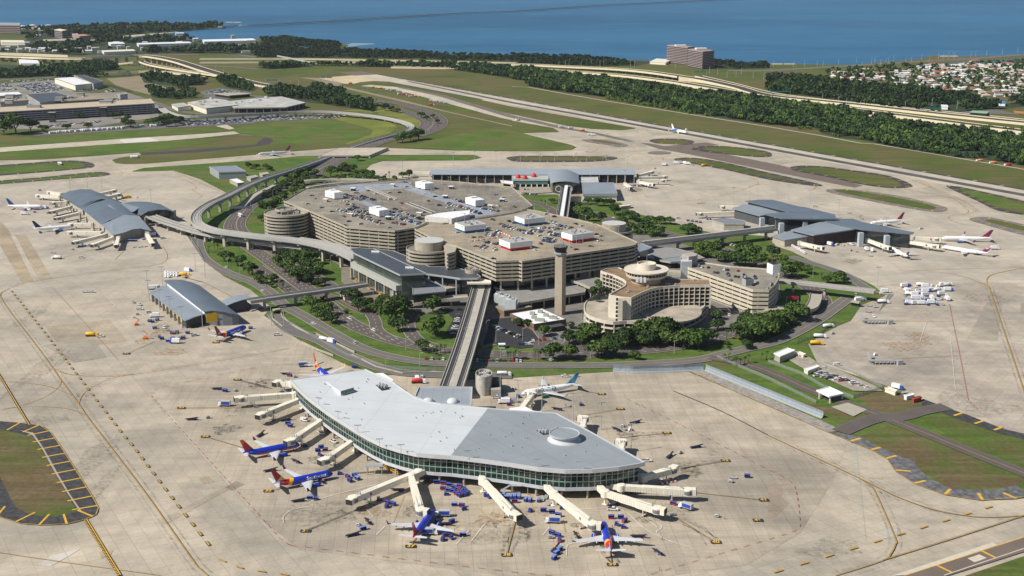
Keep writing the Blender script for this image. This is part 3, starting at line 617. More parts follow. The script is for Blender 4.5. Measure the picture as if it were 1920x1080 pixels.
road([(1330,672),(1395,684),(1440,698),(1532,738),(1615,768),(1715,806),(1815,847),(1930,893)],9,M_road,mid=M_yeld,km=M_roadg)
road([(1575,812),(1620,793),(1655,784),(1690,783),(1730,772),(1775,764)],11,M_road,km=M_roadg)
road([(515,590),(530,610),(555,625),(600,640),(645,664),(692,684),(740,698),(812,704),(960,706)],11,M_roadg)
road([(545,563),(615,556),(660,577),(690,590)],8,mid=M_yeld)
road([(1010,590),(1030,620),(1050,640),(1030,650)],7,M_roadg); road([(960,575),(1000,610),(1024,640)],8,M_roadg)
road([(1120,630),(1150,645),(1190,650)],8)
area('gate_apron',WL([(1558,765),(1590,757),(1625,770),(1600,783)]),M_kerb)
area('service_yard',WL([(350,442),(382,491),(420,520),(470,545),(505,575),(470,585),(440,560),(380,530),(340,520),(330,500)]),M_apF)
area('service_yard',WL([(1460,665),(1500,660),(1530,680),(1560,690),(1640,725),(1655,735),(1600,735),(1500,690)]),mat('dusty_yard',(.30,.27,.22),.95,.3,.3))
area('service_yard',WL([(960,352),(1030,350),(1035,362),(965,366)]),mat('dusty_yard',0))
# ---------------- shared building materials ----------------
B_conc=mat('building_concrete',(.37,.335,.265),.9,.16,.35)
B_conc2=mat('building_concrete_grey',(.36,.34,.30),.9,.16,.3)
B_cream=mat('cream_paint',(.70,.66,.55),.6,.06,.5)
B_white=mat('white_panel',(.76,.76,.77),.5,.05,.3)
B_grey=mat('grey_metal',(.33,.345,.36),.5,.08,.4)
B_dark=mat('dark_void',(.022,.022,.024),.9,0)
B_steel=mat('galvanised_steel',(.42,.43,.44),.45,.1,.6,metal=.3)
B_pole=mat('pole_metal',(.40,.41,.42),.5,0)
B_black=mat('black_fitting',(.03,.03,.033),.6,0)
B_yel=mat('safety_yellow',(.75,.45,.02),.5,.05,.5)
B_red=mat('signal_red',(.55,.03,.025),.5,.05,.5)
B_rub=mat('tyre_rubber',(.02,.02,.02),.9,0)
B_glass=mat('dark_glass',(.02,.028,.03),.12,0,spec=.9)
B_glassg=mat('green_glass',(.012,.055,.042),.12,.35,.12,spec=.9,col2=(.03,.11,.08))
def seamed(name,col,angle,pitch=12.0,amt=.86,rough=.45,var=.1,metal=.0,w=.25):
 m=bpy.data.materials.new(name); m.use_nodes=True; n,l=nt(m); b=n['Principled BSDF']
 b.inputs['Roughness'].default_value=rough; b.inputs['Metallic'].default_value=metal; b.inputs['Specular IOR Level'].default_value=.4
 g=n.new('ShaderNodeNewGeometry'); mp=n.new('ShaderNodeMapping'); mp.inputs['Rotation'].default_value=(0,0,-angle); l.new(g.outputs['Position'],mp.inputs['Vector'])
 t=n.new('ShaderNodeTexBrick'); t.offset=0; t.inputs['Scale'].default_value=1; t.inputs['Brick Width'].default_value=pitch*2.6; t.inputs['Row Height'].default_value=pitch; t.inputs['Mortar Size'].default_value=w; t.inputs['Mortar Smooth'].default_value=.3
 t.inputs['Color1'].default_value=(1,1,1,1); t.inputs['Color2'].default_value=(.96,.96,.965,1); t.inputs['Mortar'].default_value=(amt,)*3+(1,); l.new(mp.outputs[0],t.inputs['Vector'])
 x=noise_mix(n,l,g.outputs['Position'],.05,tuple(c*(1-var) for c in lin(col)[:3])+(1,),tuple(c*(1+var*.5) for c in lin(col)[:3])+(1,),.35,.62,7)
 x=mul(n,l,x,t.outputs['Color']); l.new(x,b.inputs['Base Color']); return m
# ---------------- the near airside terminal ----------------
RC=[(545,712.5),(615,703),(685,693),(735,716),(777,745),(800,753),(826,758),(855,760),(915,765.5),(960,770),(1042,775),(1107,810),(1208,867),(1196,870),(1160,876),(1110,880.5),(1060,881.5),(1010,877.5),(960,869.5),(905,862),(845,855),(812,853),(780,850),(750,843),(717,833),(692,821),(668,807),(615,773),(575,743),(557,726)]
ZR=17.5
rc_=WL(RC,ZR)
NEAR_C=WL([(930,800)],0)[0]
T=thing('concourse_building','large glass-fronted concourse with a kinked white and pale grey roof in the foreground','terminal',ctr(rc_))
B_roofw=seamed('roof_tone_white',(.545,.57,.585),ang(rc_[20],rc_[14]),15,.84,.55,.05)
B_roofg=seamed('roof_tone_grey',(.27,.30,.32),ang(rc_[28],rc_[24]),11,.82,.5,.07)  # one roof in two tones, split along the kink; this is the darker
iW=[0,1,2,3,4,5,6,7,8,20,21,22,23,24,25,26,27,28,29]; iG=list(range(8,21))
rw=[rc_[i] for i in iW]; rg=[rc_[i] for i in iG]
b=MB(); b.sheet(inset(rw,.02),ZR+.02); tag(b.build('roof',B_roofw,T),'flat white roof half')
b=MB(); b.sheet(inset(rg,.02),ZR+.02); tag(b.build('roof',B_roofg,T),'flat pale grey roof half')
b=MB(); b.wall(rc_,.7,ZR-1.9,ZR+.32,closed=True); b.build('fascia',mat('fascia_metal',(.56,.58,.59),.45,.06,.4,metal=.2),T)
g1=inset(rc_,2.3); front=g1[12:30]
b=MB(); b.prism(inset(rc_,3.4),6.2,ZR-.05,cap=True); o=b.build('hall',mat('hall_inner',(.06,.085,.075),.7,.5,.4,col2=(.20,.21,.19)),T)
b=MB(); b.wall(g1,.12,6.8,ZR-1.8,closed=True)
gm=bpy.data.materials.new('curtain_glass'); gm.use_nodes=True; n,l=nt(gm); p=n['Principled BSDF']; p.inputs['Base Color'].default_value=(.012,.042,.034,1); p.inputs['Roughness'].default_value=.06; p.inputs['Specular IOR Level'].default_value=.8; p.inputs['Alpha'].default_value=.72
b.build('curtain_glass',gm,T)
b=MB(); b.m=0
for p,a in along(g1+[g1[0]],3.1):
 b.box((p.x,p.y,6.7),(.26,.5,ZR-8.4),a)
for z in (9.9,12.9): b.wall(g1,.34,z,z+.22,closed=True)
b.build('mullion',mat('mullion_metal',(.48,.50,.49),.4,0,metal=.3),T)
b=MB(); b.wall(inset(rc_,2.6),.9,9.6,10.0,closed=True); b.build('floor_edge',mat('green_spandrel',(.08,.28,.20),.4,.3,.08),T)
b=MB(); g2=inset(rc_,1.9); b.prism(g2,5.0,6.8,bot=True); b.build('floor_slab',mat('slab_metal',(.50,.52,.55),.5,.08,.4),T)
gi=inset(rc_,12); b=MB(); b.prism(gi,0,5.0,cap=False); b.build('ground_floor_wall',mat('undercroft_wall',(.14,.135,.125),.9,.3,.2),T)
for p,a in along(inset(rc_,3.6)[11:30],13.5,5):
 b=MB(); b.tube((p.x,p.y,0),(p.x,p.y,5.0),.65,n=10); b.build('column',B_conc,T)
# roof features
c=W(1058,824,ZR); b=MB(); b.lathe((c.x,c.y,ZR+.02),[(9.3,0),(7.2,1.5),(7.2,2.6)],40); b.build('cupola_base',mat('cupola_wall',(.46,.48,.50),.5,.05,.4),T)
b=MB(); b.lathe((c.x,c.y,ZR+2.6),[(6.9,-.8),(6.9,0)],40); b.build('cupola_window',B_glass,T)
b=MB(); b.lathe((c.x,c.y,ZR+2.6),[(7.1,0),(8.2,.35),(8.4,1.3),(7.9,1.3),(7.85,.95)],48,cap=False); b.build('cupola_rim',mat('cupola_wall',0),T)
b=MB(); b.lathe((c.x,c.y,ZR+3.5),[(7.9,0),(7.85,.04)],48); b.build('cupola_roof',B_roofg,T)
def roof_box(px,w,d,h,rot,name,m,T=T,z=ZR,lid=None):
 p=W(*px,z); b=MB(); b.box((p.x,p.y,z+.02),(w,d,h),rot); b.build(name,m,T)
 if lid: b=MB(); b.box((p.x,p.y,z+h+.02),(w+.8,d+.8,.35),rot); b.build(name+'_lid',lid,T)
aW=ang(rc_[28],rc_[26])
p=W(633,727,ZR); q=W(650,737,ZR)
b=MB(); P=WL([(612,716),(630,713),(663,735),(639,742)],ZR); b.prism(P,ZR+.02,[ZR+.2,ZR+.2,ZR+2.6,ZR+2.6]); b.build('skylight_housing',B_roofw,T)
b=MB(); P2=WL([(639.5,742.3),(663.5,735.3)],ZR); b.beam((P2[0].x,P2[0].y-.1,ZR+3.0),(P2[1].x,P2[1].y-.1,ZR+3.0),.3,2.0); b.build('skylight_window',B_glassg,T)
for pts in ([(704,722),(721,720),(732,730),(716,733)],[(1005,807),(1022,804),(1034,814),(1019,816)]):
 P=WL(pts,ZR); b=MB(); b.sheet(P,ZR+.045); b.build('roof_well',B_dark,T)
 for k in range(3):
  q=P[0].lerp(P[2],.3+.2*k); b=MB(); b.box((q.x,q.y,ZR+.06),(2.2,2.2,1.2+.4*k),.4); b.tube((q.x,q.y,ZR+1),(q.x,q.y,ZR+2.6),.5); b.build('exhaust_fan',B_steel,T)
rq=random.Random(2); RI=inset(rc_,5)
for k in range(46):
 while True:
  q=Vector((rq.uniform(min(p.x for p in RI),max(p.x for p in RI)),rq.uniform(min(p.y for p in RI),max(p.y for p in RI)),0))
  if inside(q,RI) and (q-Vector((c.x,c.y,0))).length > 14: break
 b=MB(); b.tube((q.x,q.y,ZR),(q.x,q.y,ZR+rq.uniform(.4,1.1)),rq.uniform(.2,.5),n=8); b.build('roof_vent',B_steel,T)
# link roof at the foot of the guideway
P=WL([(785,727),(885,727),(883,762),(855,760),(826,758),(800,753),(778,744)],14.5)
T2=thing('shuttle_station','grey flat-roofed shuttle station where the elevated guideway meets the near concourse','station',ctr(P))
b=MB(); b.prism(P,0,14.2,cap=False); b.build('wall',B_grey,T2)
b=MB(); b.sheet(inset(P,.1),14.3); b.build('roof',seamed('station_roof',(.30,.33,.36),R(90),6,.85),T2)
b=MB(); b.wall(P,.6,13.6,15.1,closed=True); b.build('parapet',mat('fascia_metal',0),T2)
for px in ((803,757),(849,757)):
 c=W(px[0],px[1]-4,14.5); b=MB(); b.lathe((c.x,c.y,14.35),[(3.6,0),(3.4,.9),(2.4,1.9),(1.2,2.4),(0.02,2.5)],20,sm=True); b.build('skylight',mat('skylight_acrylic',(.55,.57,.6),.3,0),T2)
# small annex roofs behind the roof on the left and right
for pts,z,nm,lb in (([(700,700),(718,699),(738,712),(735,717)],9,'canopy','small flat canopy behind the far left corner of the white roof'),
                   ([(955,765),(985,762),(1000,770),(1018,772),(1018,776),(960,776)],12,'canopy','white triangular canopy tucked behind the grey roof')):
 P=WL(pts,z); b=MB(); b.prism(P,z-.6,z,bot=True)
 T3=thing(nm,lb,'canopy',ctr(P)); b.build('roof',B_white,T3); b=MB()
 for q in inset(P,.8): b=MB(); b.box((q.x,q.y,0),(.4,.4,z-.5)); b.build('support',B_steel,T3)
# ---------------- passenger boarding bridges ----------------
B_jet=mat('bridge_cream',(.72,.68,.57),.55,.07,.6)
B_jet2=mat('bridge_cream_dark',(.52,.49,.41),.6,.07,.6)
def jetway(a,c,zt=7.6,zc=None,w=3.0,h=2.9,ribs=False,link=None,cabturn=0.0,label='',group='boarding bridges of the near concourse',stair=True,m=None,logo=False,legs=True,seg=3,small=False):
 # a, c: pixels of the roof centreline at the building end and at the cab
 m=m or B_jet; zc=zc or zt-.5
 A=W(*a,zt); C=W(*c,zc); C=A+(C-A)*(1-2.2/(C-A).length); dv=(C-A); L=Vector((dv.x,dv.y,0)).length; d=Vector((dv.x,dv.y,0)).normalized(); s=Vector((-d.y,d.x,0)); rz=math.atan2(d.y,d.x)
 T=thing('boarding_bridge',label,'boarding bridge',(A.x,A.y,0),group)
 b=MB(); b.lathe((A.x,A.y,zt-h-.3),[(2.3,0),(2.3,h+.5),(1.6,h+.8)],16); b.build('rotunda',B_jet2 if small else m,T)
 b=MB(); b.tube((A.x,A.y,0),(A.x,A.y,zt-h-.2),.55,n=10); b.box((A.x,A.y,0),(2.6,2.6,.5),rz); b.build('support_column',m,T)
 if link:
  Lk=W(*link,zt); b=MB(); b.beam((Lk.x,Lk.y,zt),(A.x,A.y,zt),w,h); b.build('fixed_tunnel',m,T)
 cuts=[0]+[i/seg for i in range(1,seg)]+[1.0]
 for i in range(seg):
  w_=w+.34*i; h_=h+.22*i; t0,t1=cuts[i],cuts[i+1]+(0 if i == seg-1 else .03)
  p=A+dv*t0; q=A+dv*min(1,t1); up=.10*i
  b=MB(); b.beam((p.x,p.y,p.z+up),(q.x,q.y,q.z+up),w_,h_)
  if ribs:
   for k in range(int((q-p).length/1.3)):
    r=p+dv.normalized()*(.6+k*1.3)
    for sd in (-1,1): b.box((r.x+s.x*sd*(w_/2+.04),r.y+s.y*sd*(w_/2+.04),r.z+up-h_+.1),(.28,.16,h_-.2),rz)
  b.build('tunnel',m,T)
  if small: continue
  if i == seg-1:
   b=MB(); e=A+dv*(t0+.02)
   for sd in (-1,1): b.beam((e.x+s.x*sd,e.y+s.y*sd,e.z+up+.5),(C.x+s.x*sd,C.y+s.y*sd,C.z+up+.5),.1,.1)
   b.build('roof_rail',B_steel,T)
 if logo:
  r=A+dv*.8; b=MB(); n_=s if s.y < 0 else -s; q=r+n_*(w/2+.42); b.box((q.x,q.y,r.z-2.1),(1.3,.08,1.5),rz); b.build('logo_panel',mat('logo_navy',(.10,.06,.25),.5,.5,1.2,col2=(.5,.04,.03)),T)
 hd=rz+cabturn; cb=MB(); cc=C+d*1.6
 cb.lathe((cc.x,cc.y,C.z-h-.1),[(2.6,0),(2.6,h+.25),(2.1,h+.45)],14)
 f=Vector((math.cos(hd),math.sin(hd),0)); e=cc+f*2.4
 cb.box((e.x,e.y,C.z-h-.1),(3.4,3.7,h+.35),hd); cb.build('cab',m,T)
 b=MB(); q=cc+f*1.0; n_=s if s.y < 0 else -s; b.lathe((cc.x,cc.y,C.z-h+.3),[(2.68,0),(2.68,h-.9)],14,cap=False); b.build('cab_shutter',mat('shutter_grey',(.17,.18,.185),.5,.1,.5),T)
 e2=cc+f*4.15; b=MB(); b.box((e2.x,e2.y,C.z-h+.2),(.7,3.4,h-.3),hd); b.build('bellows',B_black,T)
 if small:
  b=MB(); wq=A+dv*.86; b.box((wq.x,wq.y,0),(.9,2.6,zt-h),rz); b.build('wheel_support',B_steel,T); return T
 b=MB(); wq=A+dv*.80
 for sd in (-1,1): b.box((wq.x+s.x*sd*1.5,wq.y+s.y*sd*1.5,.9),(.45,.45,wq.z-h-.6),rz)
 b.box((wq.x,wq.y,.7),(1.0,3.6,.5),rz); b.box((wq.x,wq.y,wq.z-h-.35),(.7,3.6,.4),rz); wo=b.build('wheel_support',B_jet2,T)
 for sd in (-1,1):
  b=MB(); b.tube((wq.x+s.x*sd*1.0,wq.y+s.y*sd*1.0,.6),(wq.x+s.x*sd*1.6,wq.y+s.y*sd*1.6,.6),.6,n=12); b.build('tyre',B_rub,wo)
 if stair:
  st=A+dv*.9+s*2.4; en=st-d*6+s*.6; b=MB(); b.beam((st.x,st.y,C.z-h+.1),(en.x,en.y,.3),1.1,.25)
  for sd in (-.5,.5): b.beam((st.x+s.x*sd,st.y+s.y*sd,C.z-h+1.1),(en.x+s.x*sd,en.y+s.y*sd,1.3),.07,.07)
  b.box((st.x,st.y,C.z-h-.1),(1.6,1.8,.2),rz); b.build('stair',B_steel,T)
 b=MB()
 for k in range(3): q=C-d*(1+k*.7)+s*(k-1); b.box((q.x,q.y,C.z+.3),(.5,.5,.7+.3*k),rz)
 b.build('roof_unit',B_steel,T); return T
# (building end, cab, options)
jetway((785,881),(660,932),link=(790,876),cabturn=R(20),label='cream boarding bridge reaching left from the front corner to an empty stand',logo=True)
jetway((770,889),(789,955),link=(798,878),cabturn=R(60),label='cream boarding bridge docked on the blue jet parked nose-in below the roof kink',logo=True)
jetway((905,897),(965,962),link=(903,889),cabturn=R(15),label='plain cream boarding bridge over an empty stand under the middle of the glass front',logo=True)
jetway((1038,922),(1113,981),link=(1020,903),cabturn=R(50),label='cream boarding bridge docked on the blue jet whose tail points at the camera',logo=True)
jetway((1135,920),(1235,952),link=(1117,902),ribs=True,cabturn=R(10),label='ribbed cream boarding bridge slanting down right over a yellow lead line')
jetway((1165,909),(1292,917),link=(1127,901),ribs=True,cabturn=R(5),label='longest ribbed cream boarding bridge pointing right from the glass corner')
jetway((1207,891),(1262,876),link=(1190,888),ribs=True,cabturn=R(20),label='ribbed cream boarding bridge at the right tip pointing up right')
jetway((664,822),(609,860),link=(671,817),cabturn=R(-20),label='cream boarding bridge docked on the blue jet with white lettering',logo=True,seg=3)
jetway((608,782),(545,824),link=(614,777),cabturn=R(-20),label='cream boarding bridge docked on the blue jet with a red belly',logo=True)
jetway((566,744),(489,775),link=(573,741),cabturn=R(10),label='plain cream boarding bridge on the left side with an empty stand below',logo=True)
jetway((552,736),(450,744),link=(561,738),ribs=True,cabturn=R(10),label='ribbed cream boarding bridge reaching furthest left beside a catering truck')
jetway((548,716),(520,714),link=(553,717),cabturn=R(80),label='short cream boarding bridge at the far left corner of the white roof',seg=2)
jetway((977,765),(999,736),link=(975,770),cabturn=R(40),label='cream boarding bridge docked on the white jet with green lettering',seg=2)
jetway((1092,799),(1096,781),link=(1090,803),cabturn=R(80),label='short cream boarding bridge behind the grey roof, the farther of two',seg=2)
jetway((1164,842),(1168,825),link=(1163,846),cabturn=R(80),label='short cream boarding bridge behind the grey roof, the nearer of two',seg=2)
# stair landings, canopy and yellow rails under the glass front
def stair_tower(px,lb,a=0.0):
 p=W(*px); T=thing('stair_landing',lb,'stairs',p,'steel stairs under the glass front'); b=MB(); b.box((p.x,p.y,5.0),(9,5,.3),a); b.build('platform',B_steel,T)
 for dx,dy in ((-4,-2),(4,-2),(-4,2),(4,2)): b=MB(); b.box((p.x+dx,p.y+dy,0),(.35,.35,5)); b.build('leg',B_steel,T)
 b=MB()
 for k in range(14): b.box((p.x-4.6-k*.55,p.y,4.9-.35*k),(.6,2,.12))
 b.build('flight',B_steel,T); b=MB()
 for dy in (-2.4,2.4): b.box((p.x,p.y+dy,6.1),(9,.08,.08)); b.box((p.x-4.4,p.y+dy,5.3),(.08,.08,.85)); b.box((p.x+4.4,p.y+dy,5.3),(.08,.08,.85))
 b.build('railing',B_steel,T)
stair_tower((703,888),'steel stair landing under the curved front, left of the two big bridges'); stair_tower((975,925),'steel stair landing below the middle of the glass front')
p0=WL([(583,775),(600,768),(618,785),(600,795)],5); T3=thing('canopy','slatted grey metal canopy sloping out of the left glass side','canopy',ctr(p0)); b=MB()
for k in range(6):
 t=k/5; a_=p0[0].lerp(p0[1],t); c_=p0[3].lerp(p0[2],t); b.beam((a_.x,a_.y,6.2),(c_.x,c_.y,3.2),.8,.2)
b.build('slat',B_steel,T3)
for q in p0: b=MB(); b.box((q.x,q.y,0),(.3,.3,4.0)); b.build('support',B_steel,T3)
for (x0,y0),(x1,y1),lb in (((1052,925),(1085,921),'yellow tube guard rail under the glass front, left one of the pair'),((1089,925),(1110,919),'yellow tube guard rail under the glass front, right one of the pair'),((720,880),(746,892),'yellow tube guard rail left of the two big boarding bridges')):
 a_,c_=W(x0,y0),W(x1,y1); b=MB()
 for z in (2.4,1.3): b.tube((a_.x,a_.y,z),(c_.x,c_.y,z),.16,n=6)
 for t in (0,.5,1): q=a_.lerp(c_,t); b.tube((q.x,q.y,0),(q.x,q.y,2.4),.16,n=6)
 tag(b.build('guard_rail',B_yel),lb,'guard rail','yellow guard rails under the concourse')
# twin-fan exhaust tower of the near yard
c=W(907.5,735); T3=thing('ventilation_tower','weathered concrete twin-fan ventilation tower with an oval rim','ventilation tower',c)
B_wea=mat('weathered_concrete',(.40,.38,.34),.9,.3,.25)
b=MB(); b.lathe(c,[(5.4,0),(5.4,13.0),(5.0,13.0),(5.0,11.4)],36,sy=1.6,cap=False); b.build('shell',B_wea,T3)
b=MB(); b.lathe(c+Vector((0,0,11.3)),[(5.0,0),(4.9,.05)],36,sy=1.6); b.build('deck',B_steel,T3)
for dy in (-3.6,3.6):
 b=MB(); b.lathe(c+Vector((0,dy,11.4)),[(3.4,0),(3.6,1.5),(3.2,1.5),(3.0,.5)],24,cap=False); f=b.build('fan_ring',B_conc2,T3)
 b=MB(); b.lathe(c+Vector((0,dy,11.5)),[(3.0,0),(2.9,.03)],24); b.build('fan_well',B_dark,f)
 b=MB()
 for k in range(4): b.box((c.x,c.y+dy,11.9),(5.6,.5,.08),k*math.pi/4)
 b.build('fan_blade',B_white,f)
p=W(930,738); T3=thing('pump_house','dark louvred service building with a grey block right behind the fan tower','building',p); b=MB(); b.box((p.x,p.y+3,0),(7.5,7,9)); b.build('louvre_housing',B_black,T3)
b=MB(); b.box((p.x,p.y-4,0),(6.5,5,5)); b.build('wall',B_conc2,T3)
p=W(960,755); b=MB(); b.box((p.x,p.y,0),(6,3,3)); b.box((p.x,p.y,3),(5,2.4,.6)); tag(b.build('chiller_unit',B_steel),'boxy steel air handling unit behind the grey roof','chiller')
# blast fence on the right
BF=[(1149,686),(1187,688),(1320,683)]
def blast(pts,ztop,lean,lb):
 # pts: pixels of the base line
 P=WL(pts); T=thing('blast_fence',lb,'blast fence',ctr(P)); b=MB(); vs=[]
 for i,p in enumerate(P):
  d=(P[min(i+1,len(P)-1)]-P[max(i-1,0)]).normalized(); s=Vector((-d.y,d.x,0)); s=s if s.dot(Vector((lean[0],lean[1],0))) > 0 else -s
  prof=((0,.1),(.7,1.4),(1.0,3.0),(.8,ztop))
  vs += [(p+s*a*1.6+Vector((0,0,z))) for a,z in prof]
 fs=[[4*i+k,4*(i+1)+k,4*(i+1)+k+1,4*i+k+1] for i in range(len(P)-1) for k in range(3)]
 b.add(vs,fs); b.build('corrugated_panel',seamed('blast_panel',(.27,.31,.35),ang(P[0],P[-1]),1.6,.82,.4,.06),T)
 b=MB()
 for p,a in along(P,6):
  s=Vector((-math.sin(a),math.cos(a),0)); s=s if s.dot(Vector((lean[0],lean[1],0))) > 0 else -s
  b.beam((p.x+s.x*1.3,p.y+s.y*1.3,ztop-.2),(p.x+s.x*4.2,p.y+s.y*4.2,.1),.3,.3)
 b.build('brace',B_steel,T)
 b=MB(); b.wall([q+Vector((0,0,0)) for q in P],.5,0,.6); b.build('foot',B_conc,T)
blast([(1149,699),(1187,701),(1260,699),(1320,696)],5.2,(0,1),'pale blue corrugated blast fence running along the back of the stand')
blast([(1320,696),(1440,745),(1540,786)],4.8,(.6,1),'pale blue corrugated blast fence running diagonally down right')
# ---------------- aeroplanes ----------------
def ramp_mat(name,base,stops,ax,az,lo,hi,rough=.3):
 # livery: hard colour bands across the airframe, measured along (ax*x + az*z) in the plane's own frame
 m=bpy.data.materials.new(name); m.use_nodes=True; n,l=nt(m); b=n['Principled BSDF']; b.inputs['Roughness'].default_value=rough; b.inputs['Specular IOR Level'].default_value=.5
 tc=n.new('ShaderNodeTexCoord'); sp=n.new('ShaderNodeSeparateXYZ'); l.new(tc.outputs['Object'],sp.inputs[0])
 m1=n.new('ShaderNodeMath'); m1.operation='MULTIPLY'; m1.inputs[1].default_value=ax; l.new(sp.outputs[0],m1.inputs[0])
 m2=n.new('ShaderNodeMath'); m2.operation='MULTIPLY_ADD'; m2.inputs[1].default_value=az; l.new(sp.outputs[2],m2.inputs[0]); l.new(m1.outputs[0],m2.inputs[2])
 mr=n.new('ShaderNodeMapRange'); mr.inputs[1].default_value=lo; mr.inputs[2].default_value=hi; l.new(m2.outputs[0],mr.inputs[0])
 cr=n.new('ShaderNodeValToRGB'); cr.color_ramp.interpolation='CONSTANT'; e=cr.color_ramp.elements
 e[0].position=0; e[0].color=lin(stops[0][1]); e[1].position=(stops[1][0]-lo)/(hi-lo); e[1].color=lin(stops[1][1])
 for v,c in stops[2:]: k=e.new((v-lo)/(hi-lo)); k.color=lin(c)
 l.new(mr.outputs[0],cr.inputs[0]); l.new(cr.outputs[0],b.inputs['Base Color']); return m
BLUE=(.012,.035,.42); REDP=(.42,.012,.02); YELP=(.80,.42,.02); WHT=(.78,.78,.79); NAVY=(.012,.03,.16); SIL=(.46,.47,.49)
A_blue=mat('plane_blue',BLUE,.3,.04,.5,spec=.5); A_white=mat('plane_white',WHT,.3,.04,.5,spec=.5); A_wing=mat('plane_wing_grey',(.52,.53,.55),.4,.06,.5)
A_eng=mat('engine_lip',(.55,.56,.58),.3,0,metal=.5); A_silver=mat('plane_silver',(.56,.58,.61),.35,.05,.5,metal=.2)
def fus_prof(L,Rr,tailup=.62,nose=1.0):
 return [(0,.04,-.30),(.008,.30,-.27),(.022,.52,-.20),(.045,.74,-.10),(.075,.90,-.03),(.11,.98,0),(.14,1,0),(.4,1,0),(.66,1,0),(.74,.93,.07),(.82,.76,.22),(.90,.52,.42),(.96,.30,.56),(.99,.16,tailup),(1,.05,tailup)]
def plane(name,label,loc,rz,L=33.6,Rr=1.95,span=34.3,kind='wing',m_fus=None,m_fin=None,m_wing=None,m_eng=None,m_stab=None,winglet=None,fin_h=7.6,text=None,text_m=None,text_at=.5,text_size=2.2,stripe=None,mlp=None,text_side=(1,-1),group=None):
 T=thing(name,label,'airplane',(0,0,0),group)
 zc=1.25+Rr*1.08 if kind == 'wing' else 1.0+Rr; x0=L*.5      # nose at +x0
 b=MB(); N=24; P=fus_prof(L,Rr)
 vs=[]
 for t,r,dz in P:
  for i in range(N): a=2*math.pi*i/N; vs.append((x0-t*L,Rr*r*math.cos(a),zc+dz*Rr+Rr*r*1.04*math.sin(a)))
 b.add(vs,[[k*N+i,(k+1)*N+i,(k+1)*N+(i+1) % N,k*N+(i+1) % N] for k in range(len(P)-1) for i in range(N)],sm=True)
 b.build('fuselage',m_fus or A_white,T)
 def foil(root,tip,thick,m,nm,mats=None):
  # root / tip: (x leading, chord, y, z)
  b=MB()
  vs=[]
  for (x,c,y,z),th in ((root,thick),(tip,thick*.45)):
   for fx,fz in ((0,0),(.12,.5),(.4,.6),(1,.05),(.4,-.45),(.12,-.4)): vs.append((x-fx*c,y,z+fz*th))
  b.add(vs,[[i,(i+1) % 6,6+(i+1) % 6,6+i] for i in range(6)]+[[5,4,3,2,1,0],[6,7,8,9,10,11]]); return b.build(nm,m,T)
 wr=x0-L*(.33 if kind == 'wing' else .42); wz=zc-Rr*.62; hs=span/2; ch=span*.215
 wt=zc-Rr*.62+hs*.085
 for s in (-1,1):
  b=MB(); sw=hs*.50; yk=hs*.34
  secs=[(wr,ch*1.05,s*Rr*.4,wz,.95),(wr-sw*.36,ch*.70,s*yk,wz+(wt-wz)*.30,.55),(wr-sw,ch*.25,s*hs*.985,wt,.22)]
  vs=[]
  for x,c,y,z,th in secs:
   for fx,fz in ((0,0),(.12,.5),(.4,.6),(1,.05),(.4,-.45),(.12,-.4)): vs.append((x-fx*c,y,z+fz*th))
  b.add(vs,[[6*k+i,6*k+(i+1) % 6,6*k+6+(i+1) % 6,6*k+6+i] for k in range(2) for i in range(6)]+[[12,13,14,15,16,17]])
  w=b.build('wing',m_wing or A_wing,T)
  if winglet:
   b=MB(); x,c,y,z=wr-sw,ch*.25,s*hs*.985,wt
   vs=[]
   for xx,cc,yy,zz in ((x,c,y,z),(x-1.5,c*.45,y+s*.55,z+2.3)):
    for fx,fy in ((0,0),(.3,.09),(1,0),(.3,-.09)): vs.append((xx-fx*cc,yy+fy,zz))
   b.add(vs,[[0,1,5,4],[1,2,6,5],[2,3,7,6],[3,0,4,7],[4,5,6,7]]); b.build('winglet',winglet,w)
  for yy in (.30,.52,.74):
   b=MB(); xf=wr-sw*yy-ch*(1.02-.85*yy); zf=wz+(wt-wz)*yy-.25; b.lathe((0,0,0),[(.02,-1.5),(.26,-.8),(.30,.2),(.02,1.4)],8)
   b.v=[(xf+v[2],s*hs*yy+v[1],zf+v[0]*.9) for v in b.v]; b.build('flap_fairing',(m_fin if mlp else m_wing) or A_wing,w)
  # tail plane
  xr=x0-L*.895; hz=span*.205
  if kind == 'ttail': foil((xr-L*.045,L*.085,s*.1,zc+fin_h*.93),(xr-L*.10,L*.045,s*hz*.85,zc+fin_h*.95),.3,m_stab or A_wing,'horizontal_stabilizer')
  else: foil((xr,L*.105,s*Rr*.2,zc+Rr*.5),(xr-L*.075,L*.042,s*hz,zc+Rr*.5+hz*.1),.35,m_stab or A_wing,'horizontal_stabilizer')
  # engine
  if kind == 'wing': ex,ey,ez,er,el=wr+.6,s*hs*.335,wz-1.0,1.02*Rr/1.95,4.2*L/33.6
  else: ex,ey,ez,er,el=x0-L*.70,s*(Rr+1.0),zc+Rr*.35,.85,4.8
  b=MB(); b.lathe((0,0,0),[(er*.80,0),(er*.93,-.05),(er,-.5),(er*.98,-el*.55),(er*.62,-el)],18,sm=True); b.v=[(ex+v[2]+.9,ey+v[0],ez+v[1]) for v in b.v]; e=b.build('engine',m_eng or A_white,T)
  b=MB(); b.lathe((0,0,0),[(er*.80,0),(er*.02,-.4)],18); b.v=[(ex+v[2]+.88,ey+v[0],ez+v[1]) for v in b.v]; b.build('fan_intake',B_black,e)
  b=MB(); b.box((ex-el*.45,ey*(1 if kind == 'wing' else .62),ez+er*.7 if kind == 'wing' else ez-.15),(el*.8,.3 if kind == 'wing' else 1.3,(wz-ez-er*.5) if kind == 'wing' else .3)); b.build('pylon',m_wing or A_wing,e)
